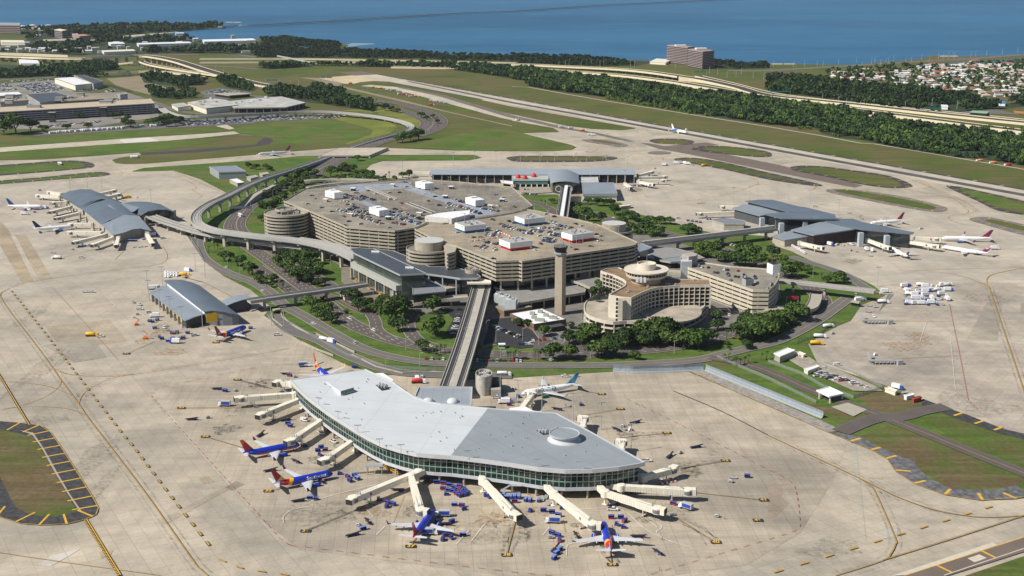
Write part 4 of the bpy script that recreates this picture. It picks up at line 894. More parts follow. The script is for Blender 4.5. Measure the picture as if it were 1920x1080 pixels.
  for nm,gx,gy in (('main_gear',x0-L*(.47 if kind == 'wing' else .55),2.85),):
   b=MB(); b.tube((gx,s*gy,.6),(gx,s*gy*.9,wz),.16,n=6); g=b.build(nm,A_wing,T)
   for dy in (-.35,.35): b=MB(); b.tube((gx,s*gy+dy-.15,.56),(gx,s*gy+dy+.15,.56),.56,n=12); b.build('tyre',B_rub,g)
 gx=x0-L*.115; b=MB(); b.tube((gx,0,.4),(gx,0,zc-Rr*.8),.13,n=6); g=b.build('nose_gear',A_wing,T)
 for dy in (-.25,.25): b=MB(); b.tube((gx,dy-.1,.36),(gx,dy+.1,.36),.36,n=10); b.build('tyre',B_rub,g)
 # fin
 xr=x0-L*.80; b=MB(); cr,ct=L*.17,L*.062; top=zc+Rr*.7+fin_h
 if kind == 'ttail': xr=x0-L*.85; cr,ct=L*.13,L*.09; top=zc+fin_h
 vs=[]
 for x,c,z,th in ((xr+L*.07,L*.05+cr*1.1,zc+Rr*.78,.26),(xr-L*.012,cr*.88,zc+Rr*1.25,.34),(xr-L*.175+(L*.06 if kind == 'ttail' else 0),ct,top,.14)):
  for fx,fy in ((0,0),(.25,1),(1,.1),(1,-.1),(.25,-1)): vs.append((x-fx*c,fy*th*.5*1.6,z))
 b.add(vs,[[5*k+i,5*k+(i+1) % 5,5*k+5+(i+1) % 5,5*k+5+i] for k in range(2) for i in range(5)]+[[10,11,12,13,14]]); b.build('fin',m_fin or A_white,T)
 # wrapped details: cockpit glass, cabin windows, doors
 def wrap(x,a,off=.02):
  t=(x0-x)/L
  for (t0,r0,d0),(t1,r1,d1) in zip(P,P[1:]):
   if t0 <= t <= t1: f=(t-t0)/(t1-t0+1e-9); r=r0+(r1-r0)*f; dz=d0+(d1-d0)*f; break
  else: r,dz=1,0
  return (x,(Rr*r+off)*math.cos(a),zc+dz*Rr+(Rr*r*1.04+off)*math.sin(a))
 b=MB()
 for s in (0,1):
  for x,y in ((x0-L*.034,0),):
   for a0,a1,xa,xb in ((62,84,.030,.052),(38,60,.033,.056),(22,36,.040,.062)):
    aa=[R(a0),R(a1)]; aa=[math.pi-q for q in aa] if s else aa
    q=[wrap(x0-L*xa,aa[0],.04),wrap(x0-L*xa,aa[1],.04),wrap(x0-L*xb,aa[1],.04),wrap(x0-L*xb,aa[0],.04)]; b.quad(*(q if s else q[::-1]))
 b.build('cockpit_window',B_black,T)
 b=MB()
 for s in (0,1):
  x=x0-L*.14
  while x > x0-L*.80:
   a0,a1=R(16),R(24); aa=(math.pi-a0,math.pi-a1) if s else (a0,a1)
   q=[wrap(x,aa[0],.03),wrap(x,aa[1],.03),wrap(x-.32,aa[1],.03),wrap(x-.32,aa[0],.03)]; b.quad(*(q if s else q[::-1])); x -= .82
 b.build('cabin_window',mat('window_smoke',(.05,.055,.07),.3,0),T)
 b=MB()
 for s in (0,1):
  for t in (.115,.845):
   for dx in (0,.85):
    x=x0-L*t-dx; q=[]
    for k in range(5):
     a=R(-8+12*k); a=math.pi-a if s else a; q.append((wrap(x,a,.035),wrap(x-.12,a,.035)))
    for (p1,p2),(p3,p4) in zip(q,q[1:]): b.quad(*((p1,p3,p4,p2) if s else (p1,p2,p4,p3)))
 b.build('door_outline',mat('door_line',(.45,.46,.5),.5,0),T)
 if text:
  cu=bpy.data.curves.new('t','FONT'); cu.body=text; cu.size=text_size; cu.align_x='CENTER'; cu.offset=.07; cu.resolution_u=3
  to=bpy.data.objects.new('t',cu); scene.collection.objects.link(to); bpy.context.view_layer.update()
  me0=bpy.data.meshes.new_from_object(to.evaluated_get(bpy.context.evaluated_depsgraph_get())); bpy.data.objects.remove(to)
  for s in (0,1):
   me=me0.copy()
   for v in me.vertices:
    sx=v.co.x if not s else -v.co.x; h_=v.co.y+.15
    # s=0: right-hand side (y<0): text runs from tail to nose seen from outside
    x=x0-L*text_at+(sx if s == 0 else sx); a=h_/Rr+R(-12)
    ang_=math.pi-a if s == 0 else a
    v.co=Vector(wrap(x,ang_,.05))
    v.co.y=v.co.y
   me.materials.clear(); me.materials.append(text_m or A_white); o=bpy.data.objects.new('lettering',me); scene.collection.objects.link(o); o.parent=T
 T.location=loc; T.rotation_euler=(0,0,rz); return T
sw_f=ramp_mat('livery_new_fuselage',BLUE,[(-40,(.30,.31,.35)),(-16.0,BLUE),(-15.1,REDP),(-12.5,(.62,.02,.015)),(-10.9,YELP),(-8.9,(.35,.36,.40)),(-8.6,BLUE)],1,-.6*0-.55,-20,20)
sw_t=ramp_mat('livery_new_fin',BLUE,[(-40,(.33,.015,.03)),(-19.7,(.6,.6,.62)),(-19.45,YELP)],1,-.95,-30,10)
so_f=ramp_mat('livery_old_fuselage',BLUE,[(0,(.50,.015,.012)),(2.45,(.75,.30,.02)),(2.62,BLUE)],0,1,0,10)
so_t=ramp_mat('livery_old_fin',REDP,[(-40,(.62,.14,.015)),(-23.2,(.45,.015,.015)),(-17.2,BLUE)],1,-.75,-30,10)
so_f2=ramp_mat('livery_old_fuselage_red',BLUE,[(-40,(.45,.02,.02)),(-14.3,BLUE)],1,-.9,-30,20)
wl_r=mat('winglet_red',(.42,.02,.03),.35,.3,1,col2=(.06,.03,.2)); wl_o=mat('winglet_orange',(.70,.30,.05),.35,.2,1)
fr_t=ramp_mat('livery_blue_fin',WHT,[(-40,(.03,.22,.36)),(-22.5,(.10,.38,.55)),(-19,(.05,.25,.40))],1,-.5,-30,10)
GRN=mat('lettering_green',(.01,.10,.06),.4,0)
def at(px,py,z=0): p=W(px,py,z); return (p.x,p.y,0)
def head(a,c,z=3.5): return ang(W(*a,z),W(*c,z))
def mid(nose,tail,z=3.3):
 a,c=W(*nose,z),W(*tail,z); return ((a.x+c.x)/2,(a.y+c.y)/2,0)
# (nose px, tail px) -> heading
def park(label,nose,tail,L=33.6,**k):
 a,c=W(*nose,3.4),W(*tail,4.6); d=Vector((a.x-c.x,a.y-c.y,0)).normalized()
 ctr_=Vector((a.x,a.y,0))-d*L*.5
 return plane('airliner',label,ctr_,math.atan2(d.y,d.x),L=L,**k)
SWN=dict(m_fus=sw_f,m_fin=sw_t,m_eng=A_blue,winglet=wl_r,group='blue jets at the near concourse')
SWO=dict(m_fus=so_f,m_fin=so_t,m_eng=A_blue,winglet=wl_r,group='blue jets at the near concourse')
park('blue jet with a yellow and red tail, its tail pointing straight at the camera',(1130.5,979),(1146,1036),text='Southwest',text_at=.36,text_size=2.5,**SWN)
park('blue jet with white lettering and a red and yellow tail left of the white roof',(624,886),(514,906),text='Southwest',text_at=.30,text_size=2.6,**SWN)
park('blue jet with a red belly and orange tail, farther left, no lettering',(562,832),(450,850),**SWO)
park('blue jet with a plain red tail docked nose-in between catering trucks',(813,957),(775,1006),m_fus=so_f2,m_fin=so_t,m_eng=A_blue,winglet=wl_r,mlp=1,group='blue jets at the near concourse')
park('blue jet half hidden behind the far edge of the white roof',(622,712),(583,677),text='Southwest',text_at=.36,text_size=2.5,m_fus=sw_f,m_fin=sw_t,m_eng=A_blue,winglet=wl_o,group='blue jets at the near concourse')
park('small looking blue jet on the apron beside the barrel-roofed hangar on the left',(461,612),(410,629),text='Southwest',text_at=.42,text_size=2.6,m_fus=sw_f,m_fin=sw_t,m_eng=A_blue,winglet=wl_o,group='blue jets at the near concourse')
park('white jet with large green lettering and a blue tail behind the grey roof',(978,737),(1092,717),L=39.5,span=35.5,text='FRONTIER',text_m=GRN,text_at=.41,text_size=3.2,m_fin=fr_t,m_eng=mat('engine_green',(.01,.13,.08),.35,.1,.6),winglet=A_white,fin_h=7.2)
ua=mat('fin_navy',(.02,.05,.22),.35,.15,.8)
park('white jet with a navy fin at the upper stand of the left concourse',(80,387),(15,385),L=38,span=34,m_fin=ua,winglet=A_white,m_eng=A_white)
park('white jet with dark blue fin and blue engines at the left concourse',(137,424),(66,428),L=37.5,span=34,m_fin=mat('fin_dark_blue',(.012,.045,.12),.35,.2,1),m_eng=mat('engine_blue',(.03,.08,.35),.35,.1,1),winglet=A_white)
park('silver jet with a striped red and blue tail taxiing over the road bridge',(484,288.5),(541,283.5),L=44.5,span=35.5,m_fus=A_silver,m_fin=ramp_mat('livery_striped_fin',SIL,[(0,(.45,.03,.04)),(6.2,(.03,.07,.25)),(7.4,(.45,.03,.04)),(8.6,(.03,.07,.25)),(9.8,(.45,.03,.04)),(11,(.03,.07,.25))],0,1,0,16),m_eng=A_silver)
park('white jet with a blue swoosh rolling along the runway',(1287,248),(1262,242),L=35,span=34,m_fus=ramp_mat('livery_swoosh',WHT,[(-40,(.04,.16,.5)),(-6.5,WHT),(-6.4,WHT)],1,-.9,-30,20),m_fin=A_white,m_eng=mat('engine_yellow',(.75,.6,.08),.4,0),winglet=A_white)
DR=mat('fin_red_navy',(.40,.015,.03),.35,.5,.25,col2=(.015,.03,.13)); D=dict(group='white jets at the right concourse')
park('white jet with a red and navy tail parked behind the right concourse roof',(1632,418),(1676,413),L=38,span=34,m_fin=DR,**D)
park('largest white jet at the right tip, red and navy tail, blue engine',(1765,446),(1828,445),L=47,span=38,Rr=1.95,m_fin=DR,m_eng=mat('engine_navy',(.03,.08,.30),.35,.1,1),winglet=DR,**D)
park('long slim white T-tailed jet at the right tip, nearest the camera of the two',(1766,461),(1842,471),L=45,span=33,Rr=1.72,kind='ttail',m_fin=DR,fin_h=6.2,**D)
park('slim white T-tailed jet pointing its tail down right below the concourse',(1670,463),(1707,481),L=40,span=30,Rr=1.72,kind='ttail',m_fin=DR,fin_h=6.0,**D)
# ---------------- ground vehicles: one of each kind, copied below ----------------
def wheels(b,L,Wd,r=.33,xs=(-.33,.33)):
 for fx in xs:
  for s in (-1,1): b.tube((L*fx,s*(Wd/2-.12),r),(L*fx,s*(Wd/2+.06),r),r,n=10)
def car_proto(kind,m,lb):
 T=thing({'sedan': 'parked_car','suv': 'parked_suv'}.get(kind,kind),lb,{'sedan': 'car','suv': 'SUV'}.get(kind,kind))
 L,Wd,h1,h2={'sedan': (4.7,1.85,.78,.62),'suv': (4.8,1.95,.95,.78),'pickup': (5.7,2.0,.98,.78),'van': (5.4,2.05,1.05,1.1)}[kind]
 b=MB(); b.taper((0,0,.28),(L,Wd,h1-.28),(L*.96,Wd*.93));
 if kind == 'sedan': b.taper((-.15,0,h1),(L*.56,Wd*.9,h2*.93),(L*.32,Wd*.72),shift=-.1)
 elif kind == 'suv': b.taper((-.4,0,h1),(L*.72,Wd*.92,h2),(L*.58,Wd*.76),shift=-.1)
 elif kind == 'van': b.taper((-.3,0,h1),(L*.86,Wd*.95,h2),(L*.74,Wd*.82),shift=-.15)
 else: b.taper((.35,0,h1),(L*.36,Wd*.92,h2),(L*.24,Wd*.76),shift=-.05)
 b.build('body',m,T)
 b=MB()
 if kind == 'sedan': b.taper((-.15,0,h1+.06),(L*.55,Wd*.915,h2*.68),(L*.36,Wd*.79),shift=-.08)
 elif kind == 'suv': b.taper((-.4,0,h1+.06),(L*.725,Wd*.94,h2*.62),(L*.62,Wd*.84),shift=-.06)
 elif kind == 'van': b.taper((.9,0,h1+.1),(L*.42,Wd*.97,h2*.55),(L*.34,Wd*.92),shift=-.1)
 else: b.taper((.35,0,h1+.06),(L*.365,Wd*.94,h2*.66),(L*.28,Wd*.84),shift=-.04)
 b.build('window',B_glass,T)
 b=MB(); wheels(b,L,Wd); b.build('wheel',B_rub,T)
 if kind == 'pickup': b=MB(); b.box((-1.7,0,h1-.02),(1.9,1.6,.03)); b.build('cargo_bed',B_black,T)
 return freeze(T)
CARC={'white': (.62,.62,.60),'silver': (.36,.37,.38),'grey': (.13,.135,.14),'black': (.018,.018,.02),'blue': (.03,.06,.16),'red': (.28,.02,.025),'gold': (.34,.29,.20)}
PROT={}
def P_(kind,col):
 k=(kind,col)
 if k not in PROT: PROT[k]=car_proto(kind,mat('car_'+col,CARC[col],.3,0,spec=.5),'%s %s' % (col,kind))
 return PROT[k]
def rnd_car(rng=random): return rng.choice(['sedan','sedan','suv','suv','sedan','pickup']),rng.choices(['white','silver','grey','black','blue','red','gold'],[26,20,18,22,10,8,3])[0]
def cart_proto(body,roof,lb):
 T=thing('baggage_cart',lb,'baggage cart'); b=MB(); b.box((0,0,.45),(3.2,1.6,.2)); b.build('platform',body,T)
 b=MB(); b.box((-1.45,0,.6),(.1,1.5,1.2)); b.box((1.45,0,.6),(.1,1.5,1.2)); b.box((0,.72,.6),(2.8,.06,.5)); b.build('side_panel',body,T)
 b=MB(); b.taper((0,0,1.8),(3.2,1.7,.22),(3.0,1.3)); b.build('roof',roof,T); b=MB(); wheels(b,3.0,1.4,.28); b.build('wheel',B_rub,T); return freeze(T)
G_blue=mat('cart_blue',(.035,.055,.25),.5,.12,.8); G_lb=mat('cart_light_blue',(.16,.25,.55),.5,.12,.8); G_red=mat('cart_red',(.35,.05,.10),.5,.2,.8); G_org=mat('lift_orange',(.75,.15,.02),.5,0)
K_cb=cart_proto(G_blue,G_blue,'blue baggage cart'); K_cl=cart_proto(G_blue,G_lb,'light blue roofed baggage cart'); K_cw=cart_proto(A_white,A_white,'white baggage cart'); K_cr=cart_proto(G_red,G_blue,'baggage cart with red sides')
def tug_proto(m):
 T=thing('baggage_tug','small tug','baggage tug'); b=MB(); b.taper((.2,0,.3),(2.9,1.6,.7),(2.6,1.4)); b.box((-.9,0,1.0),(.25,1.4,.6)); b.box((-.3,0,1.85),(1.5,1.5,.1)); b.box((.4,.6,1.0),(.1,.1,.9)); b.box((.4,-.6,1.0),(.1,.1,.9)); b.build('body',m,T)
 b=MB(); b.box((-.3,0,.9),(.6,1.1,.3)); b.build('seat',B_black,T); b=MB(); wheels(b,2.8,1.5,.36); b.build('wheel',B_rub,T); return freeze(T)
K_tb=tug_proto(G_blue); K_tw=tug_proto(A_white)
T=thing('belt_loader','belt loader','belt loader'); b=MB(); b.box((0,.3,.35),(6.2,1.3,.55)); b.build('chassis',G_blue,T); b=MB(); b.beam((-4,-.5,1.0),(4,-.5,2.1),1.0,.3); b.build('conveyor_belt',B_black,T); b=MB(); wheels(b,5,1.8,.36); b.build('wheel',B_rub,T); b=MB(); b.box((1.6,.6,.9),(.9,.7,.6)); b.build('seat',B_yel,T); K_bl=freeze(T)
def box_truck_proto(cabm,boxm,lb,panel=None):
 T=thing('box_truck',lb,'truck'); b=MB(); b.taper((3.2,0,.6),(2.0,2.1,1.9),(1.5,1.9),shift=-.2); b.build('cab',cabm,T); b=MB(); b.box((3.72,0,1.5),(.7,1.9,.7)); b.build('windscreen',B_glass,T)
 b=MB(); b.box((-.8,0,1.0),(5.8,2.4,2.6)); c=b.build('cargo_box',boxm,T)
 if panel:
  b=MB(); b.box((-.8,0,1.35),(5.0,2.46,1.9)); b.build('side_panel',panel,T)
 b=MB(); b.box((.3,0,.55),(7.6,1.0,.4)); b.build('chassis',B_black,T); b=MB(); wheels(b,7.2,2.2,.46); b.build('wheel',B_rub,T); return freeze(T)
K_cat=box_truck_proto(A_white,mat('truck_box',(.42,.43,.45),.5,.06,.6),'catering truck',mat('panel_blue',(.03,.07,.36),.45,.15,.9)); K_box=box_truck_proto(A_white,A_white,'white box truck')
K_blt=box_truck_proto(mat('truck_blue',(.03,.08,.4),.4,0),A_white,'truck with blue cab')
def tank_proto(tm,cm,lb):
 T=thing('tank_truck',lb,'truck'); b=MB(); b.lathe((0,0,0),[(.02,-4.2),(1.0,-4.0),(1.25,-3.7),(1.25,2.2),(1.0,2.5),(.02,2.7)],16,sm=True); b.v=[(v[2],v[0],2.1+v[1]) for v in b.v]; b.build('tank',tm,T)
 b=MB(); b.taper((4.2,0,.6),(2.2,2.2,2.0),(1.6,2.0),shift=-.2); b.build('cab',cm,T); b=MB(); b.box((0,0,.6),(9.4,1.1,.4)); b.build('chassis',B_black,T); b=MB(); wheels(b,8.4,2.3,.48,(-.42,-.3,.4)); b.build('wheel',B_rub,T); return freeze(T)
K_tank=tank_proto(A_white,A_white,'white tank truck'); K_tanko=tank_proto(mat('tank_orange',(.70,.25,.10),.5,.1,.5),A_white,'orange tank truck'); K_tankr=tank_proto(B_red,A_white,'red tank truck'); K_tanky=tank_proto(B_yel,B_yel,'yellow sweeper truck')
T=thing('boom_lift','orange boom lift','boom lift'); b=MB(); b.box((0,0,.5),(3,2.2,.9)); b.build('base',G_org,T); b=MB(); b.beam((-1,0,1.5),(2.2,0,4.2),.4,.4); b.beam((2.2,0,4.2),(-.6,0,6.0),.35,.35); b.build('boom',G_org,T); b=MB(); b.box((-1.2,0,5.6),(1.6,.9,1.0)); b.build('basket',B_steel,T); b=MB(); wheels(b,3,2.0,.45); b.build('wheel',B_rub,T); K_lift=freeze(T)
T=thing('dolly','flat dolly','dolly'); b=MB(); b.box((0,0,.45),(4.4,1.7,.18)); b.box((-2,0,.6),(.12,1.6,.5)); b.box((2,0,.6),(.12,1.6,.5)); b.build('platform',B_steel,T); b=MB(); wheels(b,4,1.5,.26); b.build('wheel',B_rub,T); K_dol=freeze(T)
T=thing('ground_power_unit','power unit','power unit'); b=MB(); b.box((0,0,.4),(2.4,1.5,1.1)); b.taper((0,0,1.5),(2.0,1.2,.2),(1.6,1.0)); b.build('housing',B_steel,T); b=MB(); b.box((.2,0,.8),(1.2,1.54,.5)); b.build('grille',B_black,T); b=MB(); wheels(b,2.2,1.3,.28); b.build('wheel',B_rub,T); K_gpu=freeze(T)
def cone_person(px,py,vest,lb,rz=0,h=1.78):
 # standing worker as one skinned body with separate clothing
 p=W(px,py); T=thing('person',lb,'person',(0,0,0)); T.location=(p.x,p.y,0); me=bpy.data.meshes.new('body')
 J=[(0,0,.95),(0,0,1.2),(0,0,1.45),(0,0,1.54),(.02,0,1.68),(0,.1,.9),(.03,.12,.5),(0,.13,.08),(.14,.14,.04),(0,-.1,.9),(-.03,-.12,.5),(-.04,-.13,.08),(.12,-.14,.04),(0,.19,1.42),(.02,.24,1.15),(.12,.22,.92),(0,-.19,1.42),(.04,-.25,1.15),(.14,-.22,.94)]
 E=[(0,1),(1,2),(2,3),(3,4),(0,5),(5,6),(6,7),(7,8),(0,9),(9,10),(10,11),(11,12),(2,13),(13,14),(14,15),(2,16),(16,17),(17,18)]
 RD=[.15,.14,.15,.06,.11,.1,.07,.05,.045,.1,.07,.05,.045,.07,.05,.04,.07,.05,.04]
 me.from_pydata(J,E,[]); o=bpy.data.objects.new('body',me); scene.collection.objects.link(o); o.parent=T
 md=o.modifiers.new('skin','SKIN');
 for i,sv_ in enumerate(me.skin_vertices[0].data): sv_.radius=(RD[i],RD[i]); sv_.use_root=i == 0
 o.modifiers.new('sub','SUBSURF').levels=1; me.materials.append(mat('navy_workwear',(.03,.035,.06),.8,.1,1))
 b=MB(); b.lathe((0,0,0),[(.17,.92),(.19,1.15),(.20,1.36),(.10,1.48)],12,sx=.85); b.build('vest',vest,T).location=(0,0,0)
 b=MB(); b.lathe((.02,0,1.68),[(.12,0),(.12,.06),(.07,.13),(.01,.14)],10); b.build('cap',B_black,T)
 T.rotation_euler=(0,0,rz); return T
ORG_SAVE=None
def _cp(px,py,vest,lb,rz=0):
 global ORG
 t=cone_person(px,py,vest,lb,rz); return t
V_or=mat('vest_orange',(.85,.16,.03),.7,0); V_ye=mat('vest_lime',(.55,.75,.05),.7,0)
# ---------------- the central terminal, its garages and the other concourses ----------------
CLEAR=[]
def X(x0,y0,s,pts): return [(x0+x/s,y0+y/s) for x,y in pts]
M_deck=concrete('parking_deck',(.31,.28,.23),AG+R(38),slab=9,grime=.35,joint=.8)
M_deck2=concrete('parking_deck_tan',(.375,.325,.245),AG+R(38),slab=9,grime=.25,joint=.8)
M_bluedeck=mat('deck_blue_grey',(.26,.29,.33),.85,.12,.2)
M_roofd=seamed('roof_dark_metal',(.065,.075,.09),R(30),3,.88,.42,.12,w=.2)
M_roofm=seamed('roof_slate_blue',(.125,.155,.19),R(20),3,.9,.42,.1,w=.2)
M_roofl=seamed('roof_light_metal',(.24,.275,.31),R(20),3,.9,.42,.08,w=.2)
M_grav=mat('gravel_roof',(.20,.195,.185),.95,.2,.15,col2=(.27,.26,.24))
M_brick=mat('brown_brick',(.19,.12,.075),.9,.15,.4)
M_bluep=mat('blue_stripe',(.02,.16,.32),.5,0)
def garage(name,label,outline,ztop,n,dh,wallm,deckm,zbase=0.0,colh=True,core=9,T=None,bandh=1.65,skip_deck=False):
 P=WL(outline,ztop); T=T or thing(name,label,'parking garage',ctr(P))
 if sum(P[i].x*P[(i+1) % len(P)].y-P[(i+1) % len(P)].x*P[i].y for i in range(len(P))) < 0: P=P[::-1]
 for k in range(n+1):
  z=ztop-k*dh
  b=MB(); b.wall(P,.35,z-(bandh-1.05),z+1.05,closed=True); b.build('parapet',wallm,T)
  b=MB(); b.prism(inset(P,.25 if k == 0 else 1.6),z-.4,z,bot=True); b.build('deck' if k == 0 else 'floor_slab',deckm if k == 0 else B_conc2,T)
 b=MB(); b.prism(inset(P,core),max(zbase,ztop-n*dh-2),ztop-.5,cap=False); b.build('light_block_core',mat('garage_inner',(.10,.095,.085),.95,.2,.2),T)  # added dark core that blocks light from passing between the decks
 b=MB()
 for p,a in along(inset(P,.5)+[inset(P,.5)[0]],9.5): b.box((p.x,p.y,ztop-n*dh-1),(.8,.5,n*dh),a)
 b.build('column_row',wallm,T)
 return T,P
ZG=33.0
OA=[(532,378),(572,355),(700,341),(770,336.5),(860,342),(960,352),(999,387),(985,393),(962,400),(900,410),(830,420),(802,418),(777,429),(740,434.5),(650,427),(644,424),(582,397.5)]
OB=[(777.5,430.5),(803,420),(830,421),(900,411),(961,401),(988,394),(1003,396),(1022,400),(1082,413),(1120,422),(1196,456),(1190,461),(1182,463),(979,492),(973,490),(930,491.5),(857,463),(829,456)]
TA,PA=garage('parking_garage','older long-term parking garage with four plain white boxes on its weathered roof',OA,ZG,7,3.05,B_conc,M_deck)
TB,PB=garage('parking_garage','parking garage with blue- and red-based white boxes on its tan roof, behind the control tower',OB,ZG,5,3.05,B_conc,M_deck2)
# undercroft of garage B: tall columns and a recessed glass terminal
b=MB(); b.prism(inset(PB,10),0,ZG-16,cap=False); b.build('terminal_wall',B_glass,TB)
b=MB()
for p,a in along(inset(PB,2.2)+[inset(PB,2.2)[0]],14): b.box((p.x,p.y,0),(1.3,1.3,ZG-16),a)
b.build('column_row',B_conc,TB)
# blue grey lanes and wear on deck A
for T_,polys in ((TA,[X(560,330,6,[(430,110),(600,95),(1230,80),(1300,130),(640,180)]),X(560,330,6,[(500,220),(620,230),(1440,540),(1340,570),(1020,440)]),X(560,330,6,[(1180,150),(1330,130),(1920,330),(1920,380),(1780,340)]),X(880,330,6,[(0,330),(180,380),(320,420),(0,470)])]),):
 for p in polys: b=MB(); b.sheet(WL(p,ZG),ZG+.02); b.build('deck_coating',M_bluedeck,T_)
for pts in (X(560,330,6,[(750,130),(790,130),(1110,265),(1090,275)]),X(560,330,6,[(1200,310),(1250,305),(1540,415),(1500,425)])):
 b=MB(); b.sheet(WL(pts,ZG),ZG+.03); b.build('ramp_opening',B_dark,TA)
 b=MB(); b.wall(WL([pts[0],pts[3]],ZG),.3,ZG,ZG+1.2); b.wall(WL([pts[1],pts[2]],ZG),.3,ZG,ZG+1.2); b.build('ramp_wall',B_conc2,TA)
M_ypaint=mat('paint_worn_yellow',(.48,.32,.09),.9,.25,.6)
b=MB()
rr=random.Random(3)
for k in range(95):
 px,py=rr.uniform(560,1180),rr.uniform(345,485)
 if inside((px,py),OA) or inside((px,py),OB):
  p=W(px,py,ZG);
  b.box((p.x,p.y,ZG+.01),(rr.uniform(2,6),rr.uniform(1.5,3),.03),AG+R(38))
b.build('floor_marking',M_ypaint,TB)
# white roof boxes: (left, near corner, right, far) of the top face, height in px
def wbox(c,hpx,base,label,T=None):
 q=(c[1][0],c[1][1]+hpx); hh=7.0; P=WL(c,ZG+hh)
 h=(hgt(W(c[1][0],c[1][1]+hpx,ZG),c[1][1])-ZG)*1.12
 P=WL(c,ZG+h); T=thing('rooftop_lift_house',label,'lift house',ctr(P,ZG),'white boxes on the garage roofs')
 b=MB(); b.prism(inset(P,1.2),ZG,ZG+h*(.3 if base else .12),cap=False); b.build('base_wall',base or B_black,T)
 b=MB(); b.prism(P,ZG+h*(.3 if base else .12),ZG+h,bot=True); b.build('cladding',B_white,T)
 if base:
  b=MB(); b.wall(P,.25,ZG+h*.25,ZG+h*.34,closed=True); b.build('stripe',base,T)
  b=MB(); b.sheet(inset(P,.6),ZG+h+.06); b.build('roof',mat('roof_grey_membrane',(.36,.36,.35),.8,.15,.3),T)
  for k in range(9):
   u,v=rr.uniform(.15,.85),rr.uniform(.2,.8); p=P[0].lerp(P[1],u).lerp(P[3].lerp(P[2],u),v); b=MB(); b.box((p.x,p.y,ZG+h+.05),(rr.uniform(.8,1.8),rr.uniform(.8,1.8),rr.uniform(.8,1.6)),.5); b.build('roof_unit',B_steel,T)
 else:
  p=P[1].lerp(P[3],.6); b=MB(); b.box((p.x,p.y,ZG+h+.02),(6,1.6,.3),ang(P[1],P[2])); b.build('roof_hatch',B_black,T)
wbox(X(560,330,6,[(295,165),(400,188),(500,182),(400,140)]),11.5,None,'plain white box on the garage roof, leftmost of all')
wbox(X(560,330,6,[(790,350),(905,390),(1018,375),(905,330)]),11.5,None,'plain white box amid the densest rows of parked cars')
wbox(X(560,330,6,[(1312,62),(1420,85),(1523,78),(1420,43)]),11,None,'plain white box at the far edge of the garage roof')
wbox(X(880,330,6,[(-45,240),(68,275),(172,263),(60,222)]),11.5,None,'plain white box right of the low white skylight building')
wbox(X(880,330,6,[(510,450),(620,487),(852,462),(720,418)]),12.5,M_bluep,'white box with a blue base band, the farther right one')
wbox(X(880,330,6,[(-165,525),(-55,565),(190,540),(60,490)]),12.5,M_bluep,'white box with a blue base band, the left one')
wbox(X(880,330,6,[(335,710),(458,755),(712,725),(570,680)]),14,B_red,'white box with a red base band just left of the control tower')
wbox(X(880,330,6,[(1032,628),(1158,665),(1398,632),(1250,590)]),14,B_red,'white box with a red base band right of the control tower')
P=WL(X(560,330,6,[(1420,450),(1720,480),(1925,430),(1925,385),(1720,400),(1560,420)]),ZG+5)
T=thing('rooftop_building','long low white kinked building on the seam between the two garages','building',ctr(P,ZG)); b=MB(); b.prism(P,ZG,ZG+5); b.build('wall',mat('white_wall',(.58,.56,.52),.7,.08,.3),T); b=MB(); b.sheet(inset(P,.1),ZG+5.05); b.build('roof',B_white,T)
# small guard booths and stair heads on the decks
for i,(px,py) in enumerate(X(560,330,6,[(305,290),(615,165),(1060,120),(1720,145),(585,455),(1650,250),(1360,445),(1010,490)])+X(880,330,6,[(240,360),(370,290),(385,290)][:2])):
 p=W(px,py,ZG); T=thing('stair_shelter','small white flat-roofed stair shelter on the weathered garage roof','shelter',(p.x,p.y,ZG),'stair shelters on the garage roof')
 b=MB(); b.box((p.x,p.y,ZG+2.6),(5.5,4,.5),AG+R(38)); b.build('roof',B_white,T); b=MB(); b.box((p.x,p.y,ZG),(4.2,3,2.6),AG+R(38)); b.build('wall',B_dark if i % 2 else B_conc,T)
